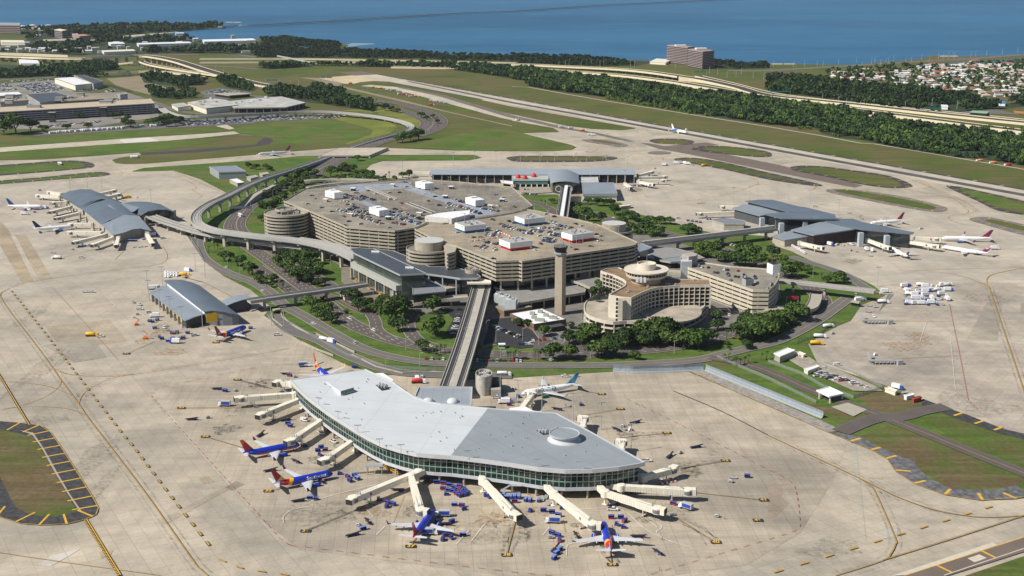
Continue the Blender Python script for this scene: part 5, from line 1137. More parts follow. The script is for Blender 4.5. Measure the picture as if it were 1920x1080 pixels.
# helical ramps
def helix(px,py,r,ztop,n,dh,label,cap=None,capr=0,caph=0,ring=False,yel=False):
 c=W(px,py,ztop); T=thing('spiral_ramp',label,'spiral ramp',(c.x,c.y,0)); circ=[Vector((c.x+r*math.cos(t*math.pi/24),c.y+r*math.sin(t*math.pi/24),0)) for t in range(48)]
 for k in range(n+1):
  z=ztop-k*dh; b=MB(); b.wall(circ,.4,z-.6,z+1.05,closed=True); b.build('parapet',B_conc,T)
  b=MB(); b.prism(inset(circ,.2 if k == 0 else 1.5),z-.4,z,bot=True); b.build('ramp_deck',M_deck if k == 0 else B_conc2,T)
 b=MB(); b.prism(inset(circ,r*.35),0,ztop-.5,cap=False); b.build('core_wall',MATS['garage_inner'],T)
 if cap:
  b=MB(); b.lathe((c.x,c.y,ztop),[(capr,0),(capr,caph)],40); b.build('drum',B_conc,T); b=MB(); b.lathe((c.x,c.y,ztop+caph+.02),[(capr-.4,0),(capr-.5,.02)],40); b.build('drum_roof',mat('drum_roof',(.46,.46,.45),.8,.08,.2),T)
 if ring:
  for k in range(10):
   a=k*math.pi/5; b=MB(); b.box((c.x+capr*math.cos(a),c.y+capr*math.sin(a),ztop),(.9,.9,caph),a); b.build('column',B_conc2,T)
  b=MB(); cc=[Vector((c.x+capr*math.cos(t*math.pi/20),c.y+capr*math.sin(t*math.pi/20),0)) for t in range(40)]; b.wall(cc,.9,ztop+caph-1.4,ztop+caph,closed=True); b.build('ring_beam',B_conc2,T)
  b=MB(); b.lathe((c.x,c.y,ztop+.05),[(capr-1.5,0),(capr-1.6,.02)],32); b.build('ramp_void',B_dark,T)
 if yel:
  b=MB(); cc=[Vector((c.x+(capr+.4)*math.cos(t),c.y+(capr+.4)*math.sin(t),0)) for t in [R(180+6*q) for q in range(12)]]; b.wall(cc,.3,ztop+.8,ztop+4.2); b.build('banner',B_yel,T)
 return T
helix(537,399,21,ZG-1,7,3.05,'spiral ramp with an open column ring on top at the left end of the garage',ring=True,capr=10,caph=4.2)
helix(805,466,19.5,ZG-4.5,3,3.05,'spiral ramp with a closed grey drum between the two garages',cap=True,capr=12.6,caph=7.5)
helix(1151,432,17,ZG-6,3,3.05,'spiral ramp with a yellow banner beside the right garage corner',cap=True,capr=11.0,caph=7.0,yel=True)
b=MB(); P=WL([(830,456.5),(857,464),(853,474),(838,478)],ZG-1);
T=thing('ramp_connector','stepped concrete ramp connector behind the closed drum','ramp',ctr(P))
for k in range(5):
 z=ZG-1-3.05*k; b=MB(); b.prism(P,z-.85,z+1.0,bot=True); b.build('parapet',B_conc,T)
b=MB(); b.prism(inset(P,1.5),8,ZG-2,cap=False); b.build('core_wall',MATS['garage_inner'],T)
P=WL([(582,398),(550,389),(556,397),(572,402)],ZG-1); T=thing('ramp_connector','concrete ramp connector beside the open-topped spiral','ramp',ctr(P))
for k in range(7):
 z=ZG-1-3.05*k; b=MB(); b.prism(P,z-.85,z+1.0,bot=True); b.build('parapet',B_conc,T)
b=MB(); b.prism(inset(P,1.5),8,ZG-2,cap=False); b.build('core_wall',MATS['garage_inner'],T)
# third garage
O2=X(1260,460,8,[(240,345),(1215,682),(1450,684),(1545,600),(1600,505),(1608,440),(1570,395),(1490,370),(880,330),(450,265),(370,280)])
TC,PC=garage('parking_garage','smaller six-level parking garage with a rounded right end behind the hotel',O2,20.5,5,3.35,mat('pale_garage_concrete',(.52,.47,.37),.9,.12,.3),M_deck,bandh=2.2)
b=MB(); b.prism(inset(PC,1),0,2.5,cap=False); b.build('ground_wall',B_conc2,TC)
for (px,py,w,d,h,m,lb) in ((1402,531,7,6,5,B_grey,'grey lift house on the small garage roof'),(1450,509,7,9,8,B_white,'white lift house at the rounded corner of the small garage')):
 p=W(px,py+3,20.5); T=thing('rooftop_lift_house',lb,'lift house',(p.x,p.y,20.5)); b=MB(); b.box((p.x,p.y,20.5),(w,d,h),R(20)); b.build('wall',m,T); b=MB(); b.box((p.x,p.y,20.5+h),(w-.8,d-.8,.15),R(20)); b.build('roof',B_black,T)
P=WL(X(1260,460,8,[(150,130),(280,110),(385,125),(360,155),(250,170)]),29); T=thing('stair_tower','tall pale panelled stair tower between the hotel and the small garage','stair tower',ctr(P)); b=MB(); b.prism(P,0,29); b.build('wall',B_conc2,T)
P2=WL(X(1260,460,8,[(132,210),(295,215),(300,240),(140,245)]),26); b=MB(); b.prism(P2,0,26); b.build('metal_panel',mat('panel_silver',(.50,.53,.55),.45,.08,.3),T)
# control tower
c=W(1050,590); T=thing('control_tower','tall slim control tower with a dark glazed cab in front of the garage','control tower',c)
hT=hgt(c,477); b=MB(); b.box(c,(6.4,6.0,hT),R(-32)); b.build('shaft',mat('tower_concrete',(.34,.295,.23),.9,.1,.4),T)
b=MB(); b.lathe(c+Vector((0,0,hT)),[(4.6,0),(5.1,.8),(5.1,2.0),(4.5,2.0)],8); b.build('balcony',B_grey,T)
b=MB(); b.lathe(c+Vector((0,0,hT+2)),[(4.2,0),(5.5,4.4)],8); b.build('cab_glass',mat('cab_dark_glass',(.012,.015,.016),.35,0),T)
b=MB(); b.lathe(c+Vector((0,0,hT+6.4)),[(5.5,0),(5.7,.2),(5.3,.6)],8); b.build('cab_roof',mat('cab_roof_dark',(.12,.125,.13),.6,.1,.4),T)
b=MB()
for k in range(8):
 a=k*math.pi/4; b.tube(c+Vector((5*math.cos(a),5*math.sin(a),hT+7.0)),c+Vector((5*math.cos(a),5*math.sin(a),hT+8.9)),.12,n=4)
b.tube(c+Vector((0,0,hT+7.6)),c+Vector((0,0,hT+12)),.15,n=5); b.tube(c+Vector((2,1,hT+7.6)),c+Vector((2,1,hT+10)),.3,n=5); b.build('antenna',B_steel,T)
# ---------------- hotel ----------------
B_hot=mat('hotel_concrete',(.58,.53,.44),.85,.08,.4); M_hroof=mat('hotel_roof_gravel',(.23,.155,.09),.95,.35,.12)
ZH=26.0
HR=X(1080,480,8,[(500,592),(660,622),(822,636),(900,595),(1020,540),(1110,505),(1200,483),(1300,468),(1400,460),(1560,448),(1920,442),(2020,443),(2000,362),(1540,358),(1400,330),(1200,300),(1000,250),(760,230),(640,182),(460,198),(372,232),(460,262),(560,290),(640,322),(710,358),(752,395),(750,430),(735,462)])
PH_=WL(HR,ZH); T=thing('hotel','curved three-winged hotel with a brown gravel roof and a round rooftop lounge','hotel',ctr(PH_)); TH=T
b=MB(); b.prism(inset(PH_,.9),8,ZH-.6,cap=False); b.build('glass_wall',mat('hotel_glass',(.030,.026,.022),.3,.4,.8),T)
b=MB(); b.sheet(inset(PH_,.2),ZH); b.build('roof',M_hroof,T)
b=MB(); b.wall(PH_,.5,ZH-1.5,ZH+.7,closed=True); b.build('cornice',B_hot,T)
for k in range(1,6):
 z=ZH-.6-3.15*k; b=MB(); b.wall(PH_,.5,z-.35,z+.35,closed=True); b.build('floor_band',B_hot,T)
b=MB()
for p,a in along(PH_+[PH_[0]],4.1): b.box((p.x,p.y,8),(.5,1.3,ZH-9),a)
b.build('window_fin',B_hot,T)
b=MB(); q=X(1080,480,8,[(498,592),(660,624),(824,637)]); L=WL(q,ZH); b.wall([L[0]+Vector((0,-.4,0)),L[1]+Vector((0,-.4,0)),L[2]+Vector((.3,-.4,0))],1.2,8,ZH+.6); b.build('end_wall',B_hot,T)
p=W(1163,560,ZH); b=MB(); b.box((p.x,p.y-1.5,0),(3.4,3.0,ZH+1.0),R(-5)); o=b.build('stair_shaft',B_hot,T); b=MB()
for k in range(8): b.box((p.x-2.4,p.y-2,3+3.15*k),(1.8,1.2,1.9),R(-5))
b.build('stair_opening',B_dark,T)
b=MB(); b.wall([PH_[i] for i in (27,0)],.8,ZH,ZH+1.0); b.build('roof_upstand',B_hot,T)
PO=X(1080,480,8,[(128,740),(132,840),(200,910),(360,965),(560,1000),(760,985),(1100,990),(1500,950),(1800,850),(1950,740),(1960,640),(1700,560),(1000,600),(560,560),(300,600),(180,670)])
PP=smooth_loop(WL(PO,9.5),2); b=MB(); b.prism(inset(PP,1.2),0,9.0,cap=False); b.build('podium_glass',MATS['hotel_glass'],T)
b=MB(); b.sheet(PP,9.55); b.build('podium_roof',mat('podium_roof',(.36,.32,.255),.9,.3,.08),T)
for z0,z1 in ((7.9,10.4),(4.2,5.6),(.6,2.0)):
 b=MB(); b.wall(PP,.6,z0,z1,closed=True); b.build('podium_band',B_hot,T)
b=MB()
for p,a in along(PP+[PP[0]],8): b.box((p.x,p.y,0),(.7,.9,8),a)
b.build('podium_column_row',B_hot,T)
cA=W(1255,583,9.5); b=MB(); b.lathe((cA.x,cA.y,9.6),[(22,0),(22,1.1),(21.2,1.1),(21.2,.9)],48,sy=1.5,sx=1.1); b.build('ballroom_roof',MATS['podium_roof'],T)
c=W(1212,503.5,ZH+10.5); z=ZH; c.z=0
for nm,pr,m in (('drum_wall',[(11.5,z),(11.5,z+5.2)],mat('hotel_concrete_dark',(.42,.37,.30),.9,.2,.3)),('lounge_band',[(11.5,z+4.6),(15.6,z+5.0),(16.0,z+6.8),(15.0,z+6.8)],B_hot),('lounge_glass',[(15.2,z+6.6),(16.3,z+9.4)],MATS['hotel_glass']),('lounge_roof',[(16.4,z+9.3),(17.2,z+9.5),(17.2,z+10.5),(16.6,z+10.5),(16.5,z+10.35)],B_hot),('plant_drum',[(7.3,z+10.4),(7.3,z+15.0),(6.8,z+15.0),(6.8,z+13.5)],B_hot)):  # drum wall takes a darker tone of the hotel concrete
 b=MB(); b.lathe(c,pr,48); b.build(nm,m,T)
b=MB()
for k in range(36):
 a=k*math.pi/18; b.box((c.x+15.95*math.cos(a),c.y+15.95*math.sin(a),z+6.7),(.25,.35,2.7),a)
b.build('lounge_mullion',B_hot,T)
b=MB(); b.tube((c.x,c.y-2,z+14),(c.x,c.y-2,z+22),.14,n=5); b.build('antenna',B_steel,T)
for dx in (-4.4,-1.6,1.4):
 b=MB(); b.box((c.x+dx-4,c.y-15.4,z+3.5),(1.9,1.0,4),0); b.build('dish_panel',B_white,T)
for k in range(16):
 i=rr.choice([1,5,9,12,17,18]); p=PH_[i].lerp(ctr(PH_),rr.uniform(.1,.5)); b=MB(); b.box((p.x,p.y,ZH),(rr.uniform(.8,2),rr.uniform(.8,1.6),rr.uniform(.6,1.6)),.3); b.build('roof_unit',B_steel,T)
def lettering(txt,A,C,size,m,T):
 cu=bpy.data.curves.new('t','FONT'); cu.body=txt; cu.size=size; cu.offset=.04; to=bpy.data.objects.new('t',cu); scene.collection.objects.link(to); bpy.context.view_layer.update()
 me=bpy.data.meshes.new_from_object(to.evaluated_get(bpy.context.evaluated_depsgraph_get())); bpy.data.objects.remove(to); me.materials.clear(); me.materials.append(m); o=bpy.data.objects.new('lettering',me); scene.collection.objects.link(o); o.parent=T
 d=(C-A).normalized(); nrm=Vector((d.y,-d.x,0)); p=A+nrm*.45-ORG[T.name]; o.location=p; o.rotation_euler=(math.pi/2,0,math.atan2(d.y,d.x))
LA,LC=PH_[21].copy(),PH_[22].copy(); LA.z=LC.z=ZH-1.4; lettering('Marriott',LA+(LC-LA)*.1,LC,2.0,mat('sign_plum',(.20,.02,.10),.5,0),TH)
# ---------------- low buildings in the middle ----------------
def flat(name,label,outline,z,wallm,roofm,cat='building',edge=.9,z0=0.0,glass=None,base=None,ins=1.2,edgem=None,cols=None,world=None,units=0):
 P=world or WL(outline,z); T=thing(name,label,cat,ctr(P,z0)); CLEAR.append((ctr(P),max((q.xy-ctr(P).xy).length for q in P)))
 for k in range(units):
  u,v=rr.uniform(.08,.92),rr.uniform(.12,.88); n4=len(P) // 2; q=P[0].lerp(P[1],u).lerp(P[-1].lerp(P[2],u),v); b=MB(); b.box((q.x,q.y,z),(rr.uniform(2,6),rr.uniform(2,5),rr.uniform(1.2,3)),.1); b.build('roof_unit',rr.choice([B_white,B_grey,B_conc]),T)
 b=MB(); b.prism(inset(P,ins),z0,z-edge,cap=False); b.build('wall',wallm,T)
 b=MB(); b.prism(inset(P,.25),z-edge,z-.05,bot=True); b.build('roof',roofm,T)
 b=MB(); b.wall(P,.45,z-edge-.1,z+.3,closed=True); b.build('fascia',edgem or B_conc,T)
 if cols:
  b=MB();
  for p,a in along(inset(P,.8)+[inset(P,.8)[0]],cols): b.box((p.x,p.y,z0),(.9,.9,z-edge),a)
  b.build('column_row',edgem or B_conc,T)
 return T
T=flat('terminal_hall','long dark metal roofed rail station above a sloping glass wall, taxis below',X(640,440,8,[(130,215),(300,200),(480,210),(1270,582),(880,603),(200,280)]),24,mat('station_glass',(.03,.05,.045),.15,.5,.1,spec=.8,col2=(.075,.085,.07)),M_roofd,'terminal',1.0,ins=2.2,edgem=B_grey)
P=WL(X(640,440,8,[(135,415),(205,385),(890,725),(1260,690),(1265,720),(820,765)]),14.5)
b=MB(); b.prism(P,9.8,14.5,bot=True); b.build('platform_beam',mat('beam_grey',(.36,.37,.335),.8,.1,.4),T)
for p,a in along([P[0],P[-1]],17,1.5): b=MB(); b.box((p.x,p.y+1.2,0),(1.6,1.6,9.8),a); b.build('column',B_conc,T)
for p,a in along([P[-1],P[-2]],14,12): b=MB(); b.box((p.x,p.y+1.2,0),(1.6,1.6,9.8),a); b.build('column',B_conc,T)
P3=inset(P,3); b=MB(); b.prism([P[0]+Vector((4,4,0)),P[1]+Vector((4,3,0)),P[2]+Vector((0,6,0)),P[3]+Vector((-2,4,0)),P[5]+Vector((0,7,0))],0,9.8,cap=False); b.build('lower_wall',mat('lower_wall',(.20,.20,.195),.6,.5,.1),T)
b=MB(); p=W(763,557); b.box((p.x,p.y,0),(1.6,.6,9),R(-8)); b.build('red_panel',B_red,T)
T=flat('terminal_hall','dark low-pitched curved terminal roof with a round roof unit behind the station',X(700,420,8,[(0,368),(290,400),(520,490),(840,640),(1200,640),(1540,740),(1610,790),(1560,812),(1300,815),(1100,785),(800,745)]),19,B_glass,M_roofd,'terminal',1.2,ins=4,edgem=B_grey,cols=13)
c=W(887,506,21); b=MB(); b.lathe((c.x,c.y,19),[(6.5,0),(6.8,3.0),(6.2,3.0),(6.2,1)],24); b.build('plant_ring',mat('plant_ring',(.40,.34,.27),.8,.1,.5),T)
for k in range(8): b=MB(); a=rr.uniform(0,6.3); b.box((c.x+3.5*math.cos(a),c.y+3.5*math.sin(a),19.2),(2,1.6,3.4),a); b.build('roof_unit',B_steel,T)
for k,(px,py) in enumerate(((704,473),(768,503))):
 c=W(px,py,24); b=MB(); b.box((c.x,c.y,24),(7,1.5,1.2),R(-10)); tag(b.build('roof_vent',B_white),'small white roof vent on the dark station roof','vent','white vents on the dark roof')
flat('glass_block','dark green glass entrance block under the dark roofs',X(700,420,8,[(590,850),(830,790),(905,850),(1080,960),(1090,1010),(590,1060)]),12,B_glass,mat('roof_mid_grey',(.20,.21,.23),.6,.1,.3),'building',.5,ins=.4,edgem=B_grey)
flat('terrace','concrete roof terrace with tables behind a long beam',X(700,420,8,[(1110,975),(1400,930),(1410,820),(1000,830),(900,850)]),10,B_dark,mat('terrace_floor',(.38,.33,.26),.9,.15,.4),'terrace',2.4,ins=2)
flat('shuttle_station','small pale-roofed station where the near guideway enters the garage',X(860,500,8,[(130,215),(330,180),(480,215),(480,245),(130,245)]),16,B_glass,B_cream,'station',1.0,z0=6,ins=.8,edgem=B_cream)
flat('terminal_podium','flat grey gravel-roofed terminal wing in front of the big garage',X(860,500,8,[(570,372),(925,545),(1450,455),(1890,385),(1920,300),(1700,200),(1200,240),(700,260)]),8.5,B_dark,M_grav,'building',1.6,ins=2.5,cols=12)
flat('terminal_podium','upper grey roofed link between the control tower and the hotel',X(860,500,8,[(1690,205),(1880,150),(2130,175),(2140,350),(2100,370),(1810,240)]),12,B_dark,M_grav,'building',1.6,ins=2,cols=10)
flat('plant_building','brown brick plant building below the cooling towers',X(860,500,8,[(560,600),(680,665),(900,640),(1100,600),(940,560),(650,540)]),5.5,M_brick,M_grav,'building',.6,ins=.4,edgem=mat('brick_coping',(.28,.23,.17),.9,.1,.4))
for k,(x0,y0,lb) in enumerate(((600,470,'rear one'),(690,505,'middle one'),(790,555,'front one'))):
 p=W(860+x0/8,500+(y0+60)/8,5.5); T=thing('cooling_tower','pale boxy cooling tower with a round fan, %s of three' % lb,'cooling tower',(p.x,p.y,5.5),'cooling towers on the brown building')
 b=MB(); b.box((p.x,p.y,5.5),(8.5 if k else 6,7,7),R(-12)); b.build('housing',mat('cooling_panel',(.46,.49,.49),.6,.1,.4),T); b=MB(); b.lathe((p.x,p.y,12.5),[(2.7,0),(2.4,.9),(2.2,.9),(2.2,.3)],20); b.build('fan_ring',B_steel,T)
T=flat('low_building','low brown building with a white membrane roof and eight green air units',X(860,500,8,[(775,705),(1250,628),(1608,790),(1130,865)]),6,M_brick,B_white,'building',2.2,ins=.5,edgem=mat('brown_fascia',(.16,.12,.085),.8,.1,.4))
for x_,y_ in ((1105,700),(1225,672),(1130,760),(1310,725),(1395,760),(1180,795),(1250,800),(1440,765)):
 p=W(860+x_/8,500+y_/8,7); b=MB(); b.box((p.x,p.y,6),(3.6,2.6,2.2),R(-15)); b.build('air_unit',mat('air_unit_green',(.30,.33,.28),.7,.1,.5),T)
flat('shed','dark flat shed beside the low white-roofed building',X(860,500,8,[(1310,885),(1520,845),(1600,885),(1395,920)]),4.2,mat('dark_brick',(.06,.045,.04),.9,.1,.4),mat('shed_roof',(.07,.07,.075),.8,.1,.3),'shed',.4,ins=.3,edgem=B_black)
flat('ticket_office','white flat roofed office among trees left of the taxi rank',[(637,546),(660,543),(668,552),(645,556)],4.5,B_cream,B_white,'building',.5,ins=.5)
flat('entrance_canopy','pointed blue-grey canopy at the right end of the big garage',X(1150,450,8,[(380,60),(400,45),(580,110),(520,140),(375,190)]),18,B_glass,M_roofl,'canopy',.8,ins=3,edgem=B_grey)
flat('viaduct','curved grey road deck in front of the big garage right end',X(1150,450,8,[(380,250),(600,230),(620,290),(860,330),(1010,320),(1010,250),(820,270),(680,300)]),7,B_dark,M_roofl,'viaduct',1.2,ins=2)
flat('upper_drive','upper roadway with drop-off cars right of the garage',X(1150,450,8,[(440,140),(560,100),(950,130),(1190,190),(1370,270),(1260,290),(1000,250),(760,290),(560,240),(480,200)]),6,B_dark,mat('drive_grey',(.25,.25,.245),.9,.1,.2),'viaduct',1.0,ins=2)
flat('footbridge','pale covered footbridge joining the hotel and the stair tower',X(1150,450,8,[(780,440),(1010,460),(1010,500),(780,480)]),18,B_hot,B_conc,'footbridge',2.2,z0=14.8,ins=.1)
# dark arched pavilion wall on the third garage roof
# ---------------- guideways and the monorail viaduct ----------------
B_gw=mat('guideway_concrete',(.40,.37,.31),.85,.15,.25); B_gwl=mat('guideway_pale',(.36,.355,.34),.8,.1,.3); B_trk=mat('track_dark',(.05,.05,.055),.8,.3,.4)
def guideway(name,label,pts,zs,w,T_cat='guideway',deck=None,mono=False,piers=26,thick=1.6,roof=None,pier_w=2.0,rail=1.0,k=4):
 Z=zs if isinstance(zs,list) else [zs]*len(pts); L=smooth_line([W(a,b_,z) for (a,b_),z in zip(pts,Z)],k); T=thing(name,label,T_cat,(L[0].x,L[0].y,0))
 n=len(L); zz=[p.z for p in L]
 b=MB(); b.wall(L,w,[z-thick for z in zz],zz); b.build('deck',deck or B_gw,T)
 for s in (-1,1):
  E=[]
  for i,p in enumerate(L):
   d=L[min(i+1,n-1)]-L[max(i-1,0)]; d.z=0; d.normalize(); E.append(p+Vector((-d.y,d.x,0))*s*(w/2+.05))
  b=MB(); b.wall(E,.35,[p.z-thick*.8 for p in E],[p.z+rail for p in E]); b.build('parapet',B_gwl,T)
  E2=[]
  for i,p in enumerate(L):
   d=L[min(i+1,n-1)]-L[max(i-1,0)]; d.z=0; d.normalize(); E2.append(p+Vector((-d.y,d.x,0))*s*(w*.29 if not mono else w*.26))
  b=MB(); b.strip([q+Vector((0,0,.05)) for q in E2],w*.24 if not mono else w*.2); b.build('track',B_trk if not mono else B_conc2,T)
  for o in (-.5,.5):
   E3=[]
   for i,p in enumerate(E2):
    d=L[min(i+1,n-1)]-L[max(i-1,0)]; d.z=0; d.normalize(); E3.append(p+Vector((-d.y,d.x,0))*o*w*.2)
   b=MB(); b.wall(E3,.3,[p.z for p in E3],[p.z+.5 for p in E3]); b.build('guide_rail',B_gwl,T)
 if roof: b=MB(); b.wall(L,w*.3,[z+2.4 for z in zz],[z+3.0 for z in zz]); b.build('walkway_roof',roof,T)
 if piers:
  acc=along([Vector((p.x,p.y,p.z)) for p in L],piers,piers*.5)
  for p,a in acc:
   if p.z-thick < 1.5: continue
   b=MB(); b.box((p.x,p.y,0),(pier_w,pier_w,p.z-thick),a); b.box((p.x,p.y,p.z-thick-1.6),(pier_w*.9,w*.82,1.6),a); b.build('pier',B_gw,T)
 return T
guideway('elevated_guideway','wide elevated shuttle guideway running from the near concourse to the garage',[(847,724),(870,655),(889,590),(902,541)],[9.5,9.5,10,11],15)
guideway('elevated_guideway','elevated shuttle guideway curving under the monorail from the left concourse',[(283,405),(320,418),(385,437),(480,452),(577,464),(660,478)],[9,9,8,8,8,9],11)
guideway('elevated_guideway','elevated shuttle guideway from the barrel-roofed hangar to the station',[(466,564),(520,556),(600,545),(688,532)],9,9)
guideway('elevated_guideway','long elevated shuttle guideway between the garage and the right concourse',[(1205,458),(1290,448),(1380,437),(1452,428)],10,11,roof=B_gwl)
guideway('elevated_guideway','elevated shuttle guideway running from the arched far concourse behind the garage',[(1062,352),(1059,372),(1055,398),(1052,415)],11,12,roof=B_white)
guideway('elevated_guideway','pinkish shuttle guideway under construction right of the small garage',[(1458,526),(1520,532),(1580,539),(1640,546)],9,7.5,deck=mat('guideway_rusty',(.44,.33,.26),.9,.3,.6))
MP=[(303,203),(316,211),(345,218),(405,217),(470,214),(540,210),(600,209),(650,212),(700,217.5),(737,224),(762,231),(771,238),(764,245),(740,252),(700,263),(660,276),(625,290),(595,302),(545,319),(495,335),(457,351),(422,369),(392,383),(370,401),(371,419),(400,431),(440,437),(480,442),(555,450),(605,460),(642,472),(668,485)]
MZ=[9,9,9,9,8,8,8,7,6,5,4.5,4,3.5,2.5,1.2,.8,.8,3,8,11,13,14,14,14,14.5,14.5,14.5,15,15,15,15,15]
guideway('monorail_viaduct','tall sweeping double-track rail viaduct curling round the roads into the station',MP,MZ,10,'viaduct',mono=True,piers=30,thick=2.2,deck=B_gwl,pier_w=2.6)
guideway('monorail_viaduct','short rail spur joining the sweeping viaduct beside the station',[(560,447),(610,455),(650,466),(672,475)],15,4.5,'viaduct',mono=True,piers=0)
# taxiway bridge over the roads
P=WL([(598,294.5),(612,287),(635,278),(727,277.5),(702,288),(690,294)],1.0); T=thing('taxiway_bridge','pale concrete taxiway bridge carrying the striped jet over the roads','bridge',ctr(P))
P6=WL([(599,292),(635,277.5),(727,277),(692,291.5)],3.6); b=MB(); b.prism(P6,2.4,3.6,bot=True); b.build('deck',M_pale,T)
b=MB(); b.wall(P6,.6,2.2,3.9,closed=True); b.build('parapet',B_gwl,T)
for t in (0,.27,.55,.82,1.0):
 a_=P6[0].lerp(P6[3],t); c_=P6[1].lerp(P6[2],t); b=MB(); b.wall([a_,c_],3,0,2.6); b.build('pier',B_gw,T)
# raised road ramps
def ramp(label,pts,zs,w,wall=True,name='road_ramp',m=None,T_cat='ramp',pm=None):
 Z=zs if isinstance(zs,list) else [zs]*len(pts); L=smooth_line([W(a,b_,z) for (a,b_),z in zip(pts,Z)],4); T=thing(name,label,T_cat,(L[0].x,L[0].y,0)); n=len(L); zz=[p.z for p in L]
 b=MB(); b.wall(L,w,[0.02 if wall else z-1.4 for z in zz],zz); b.build('deck',m or M_kerb,T)
 for s in (-1,1):
  E=[]
  for i,p in enumerate(L):
   d=L[min(i+1,n-1)]-L[max(i-1,0)]; d.z=0; d.normalize(); E.append(p+Vector((-d.y,d.x,0))*s*(w/2+.1))
  b=MB(); b.wall(E,.35,[0 if wall else p.z-(3.0 if pm else 1.7) for p in E],[p.z+.9 for p in E]); b.build('parapet',pm or B_gw,T)
 if not wall:
  for p,a in along(L,28,14): b=MB(); b.box((p.x,p.y,0),(1.8,w*.5,max(.5,p.z-1.4)),a); b.build('pier',pm or B_gw,T)
 return T
ramp('pale road ramp climbing between the parkway and the monorail piers',X(420,300,8,[(230,740),(320,640),(470,520),(640,430),(760,370)]),[.5,3,6,8,8],8)
ramp('upper curved road bridge behind the left garage',X(420,300,8,[(1120,330),(1300,305),(1600,292),(1920,295),(2300,310)]),[6,8,8,8,8],9,wall=False)
ramp('lower curved road bridge behind the left garage',X(420,300,8,[(1250,410),(1500,370),(1750,345),(2000,335)]),[6,7,8,8],8,wall=False)
ramp('curved road viaduct in front of the terminal, beside the taxi rank',X(640,440,8,[(880,1090),(1000,1040),(1200,1000),(1500,960),(1700,945),(1900,930)]),[1,3,5,6,6.5,7],9,wall=False)
ramp('short concrete road ramp right of the small garage',X(1450,490,8,[(640,490),(620,600),(560,690),(420,720),(200,700),(0,700)]),[6,6,5.5,5,5,5],9,wall=False)
ramp('curved elevated exit road at the foot of the small garage',X(1260,460,8,[(1380,930),(1600,960),(1800,960)]),6,8,wall=False)
# ---------------- other concourses ----------------
def loft(name,label,near,far,zn_,zf_,roofm,wallm,cat='terminal',T=None,edge=.5,wall=True,wz=0.0,ins=0):
 # surface spanned between two lines of pixels, each point with its own height
 A=[W(p[0],p[1],z) for p,z in zip(near,zn_)]; B_=[W(p[0],p[1],z) for p,z in zip(far,zf_)]
 T=T or thing(name,label,cat,ctr(A+B_)); b=MB(); n=len(A)
 b.add(A+B_,[[i,i+1,n+i+1,n+i] for i in range(n-1)],sm=True); A2=[p-Vector((0,0,edge)) for p in A]; B2=[p-Vector((0,0,edge)) for p in B_]
 b.add(A2+B2,[[n+i,n+i+1,i+1,i] for i in range(n-1)]); per=list(range(n))+list(range(2*n-1,n-1,-1)); TP=A+B_; BP=A2+B2
 for i,j in zip(per,per[1:]+per[:1]): b.quad(BP[i],BP[j],TP[j],TP[i])
 b.build('roof',roofm,T)
 if wall:
  b=MB(); pts=[A[i] for i in range(n)]+[B_[i] for i in range(n-1,-1,-1)]; q=inset(pts,max(ins,1.2)); b.prism(q,wz,[p.z-edge-.1 for p in pts],cap=False); b.build('wall',wallm,T)
 return T
M_wallD=mat('wall_charcoal',(.075,.08,.088),.8,.12,.4)
T=loft('hangar','grey barrel-roofed hangar building with yellow panels on the left apron',[(347,601.5),(366,594),(384,588.5)],[(280,547),(298,539),(314,534.5)],[6.5,8.2,8.6],[6.5,8.2,8.6],M_roofl,M_wallD,'hangar')
loft('x','',X(250,500,8,[(1055,672),(1180,655),(1330,668),(1480,702),(1612,742)]),X(250,500,8,[(458,205),(590,194),(730,196),(860,230),(990,278)]),[11,12.2,11.8,9.8,7.0],[11,12.2,11.8,9.8,7.0],M_roofm,mat('wall_steel_blue',(.15,.165,.185),.7,.1,.4),T=T)
b=MB(); L=WL(X(250,500,8,[(1060,680),(515,280)]),10); b.wall([W(384,588.5,8.6),W(314,534.5,8.6)],.4,7.5,10.8); b.build('clerestory_fascia',B_white,T)
pA,pB=W(388,600,7),W(415,598,7); a_=W(388.5,613),W(415.5,609); b=MB(); b.wall([Vector((a_[0].x,a_[0].y-.4,0)),Vector((a_[1].x,a_[1].y-.4,0))],.5,3.4,10.2); b.build('yellow_panel',B_yel,T)
for (x0,x1) in ((870,990),(1415,1530)):
 a_,c_=W(250+x0/8,500+(925 if x0 < 1000 else 850)/8),W(250+x1/8,500+(912 if x0 < 1000 else 838)/8); b=MB(); b.wall([a_-Vector((0,.6,0)),c_-Vector((0,.6,0))],.4,0,4.2); b.build('bay_door',B_dark,T)
for k in range(9):
 t=(k+.5)/9; p=W(283,548,6.5).lerp(W(347,601.5,6.5),t); a=ang(W(283,548,6.5),W(347,601.5,6.5)); s=Vector((math.sin(a),-math.cos(a),0)); q=p-s*.6*(1 if s.x > 0 else -1)
 b=MB(); b.box((q.x,q.y,0),(1.2,1.2,5.8),a); b.build('buttress',B_conc2,T)
 if 1 < k < 8: b=MB(); q2=W(283,548,6.5).lerp(W(347,601.5,6.5),t+.045); b.box((q2.x+.3,q2.y+.3,2.6),(2.4,.5,3.0),a); b.build('yellow_panel',B_yel,T)
loft('hangar_annex','small barrel-roofed annex between the hangar and the elevated guideway',X(250,500,8,[(1400,585),(1500,540),(1640,495),(1785,470)]),X(250,500,8,[(1330,510),(1430,465),(1560,425),(1705,412)]),[7,8.6,9.6,9.6],[7,8.6,9.6,9.6],M_roofl,M_wallD,'annex')
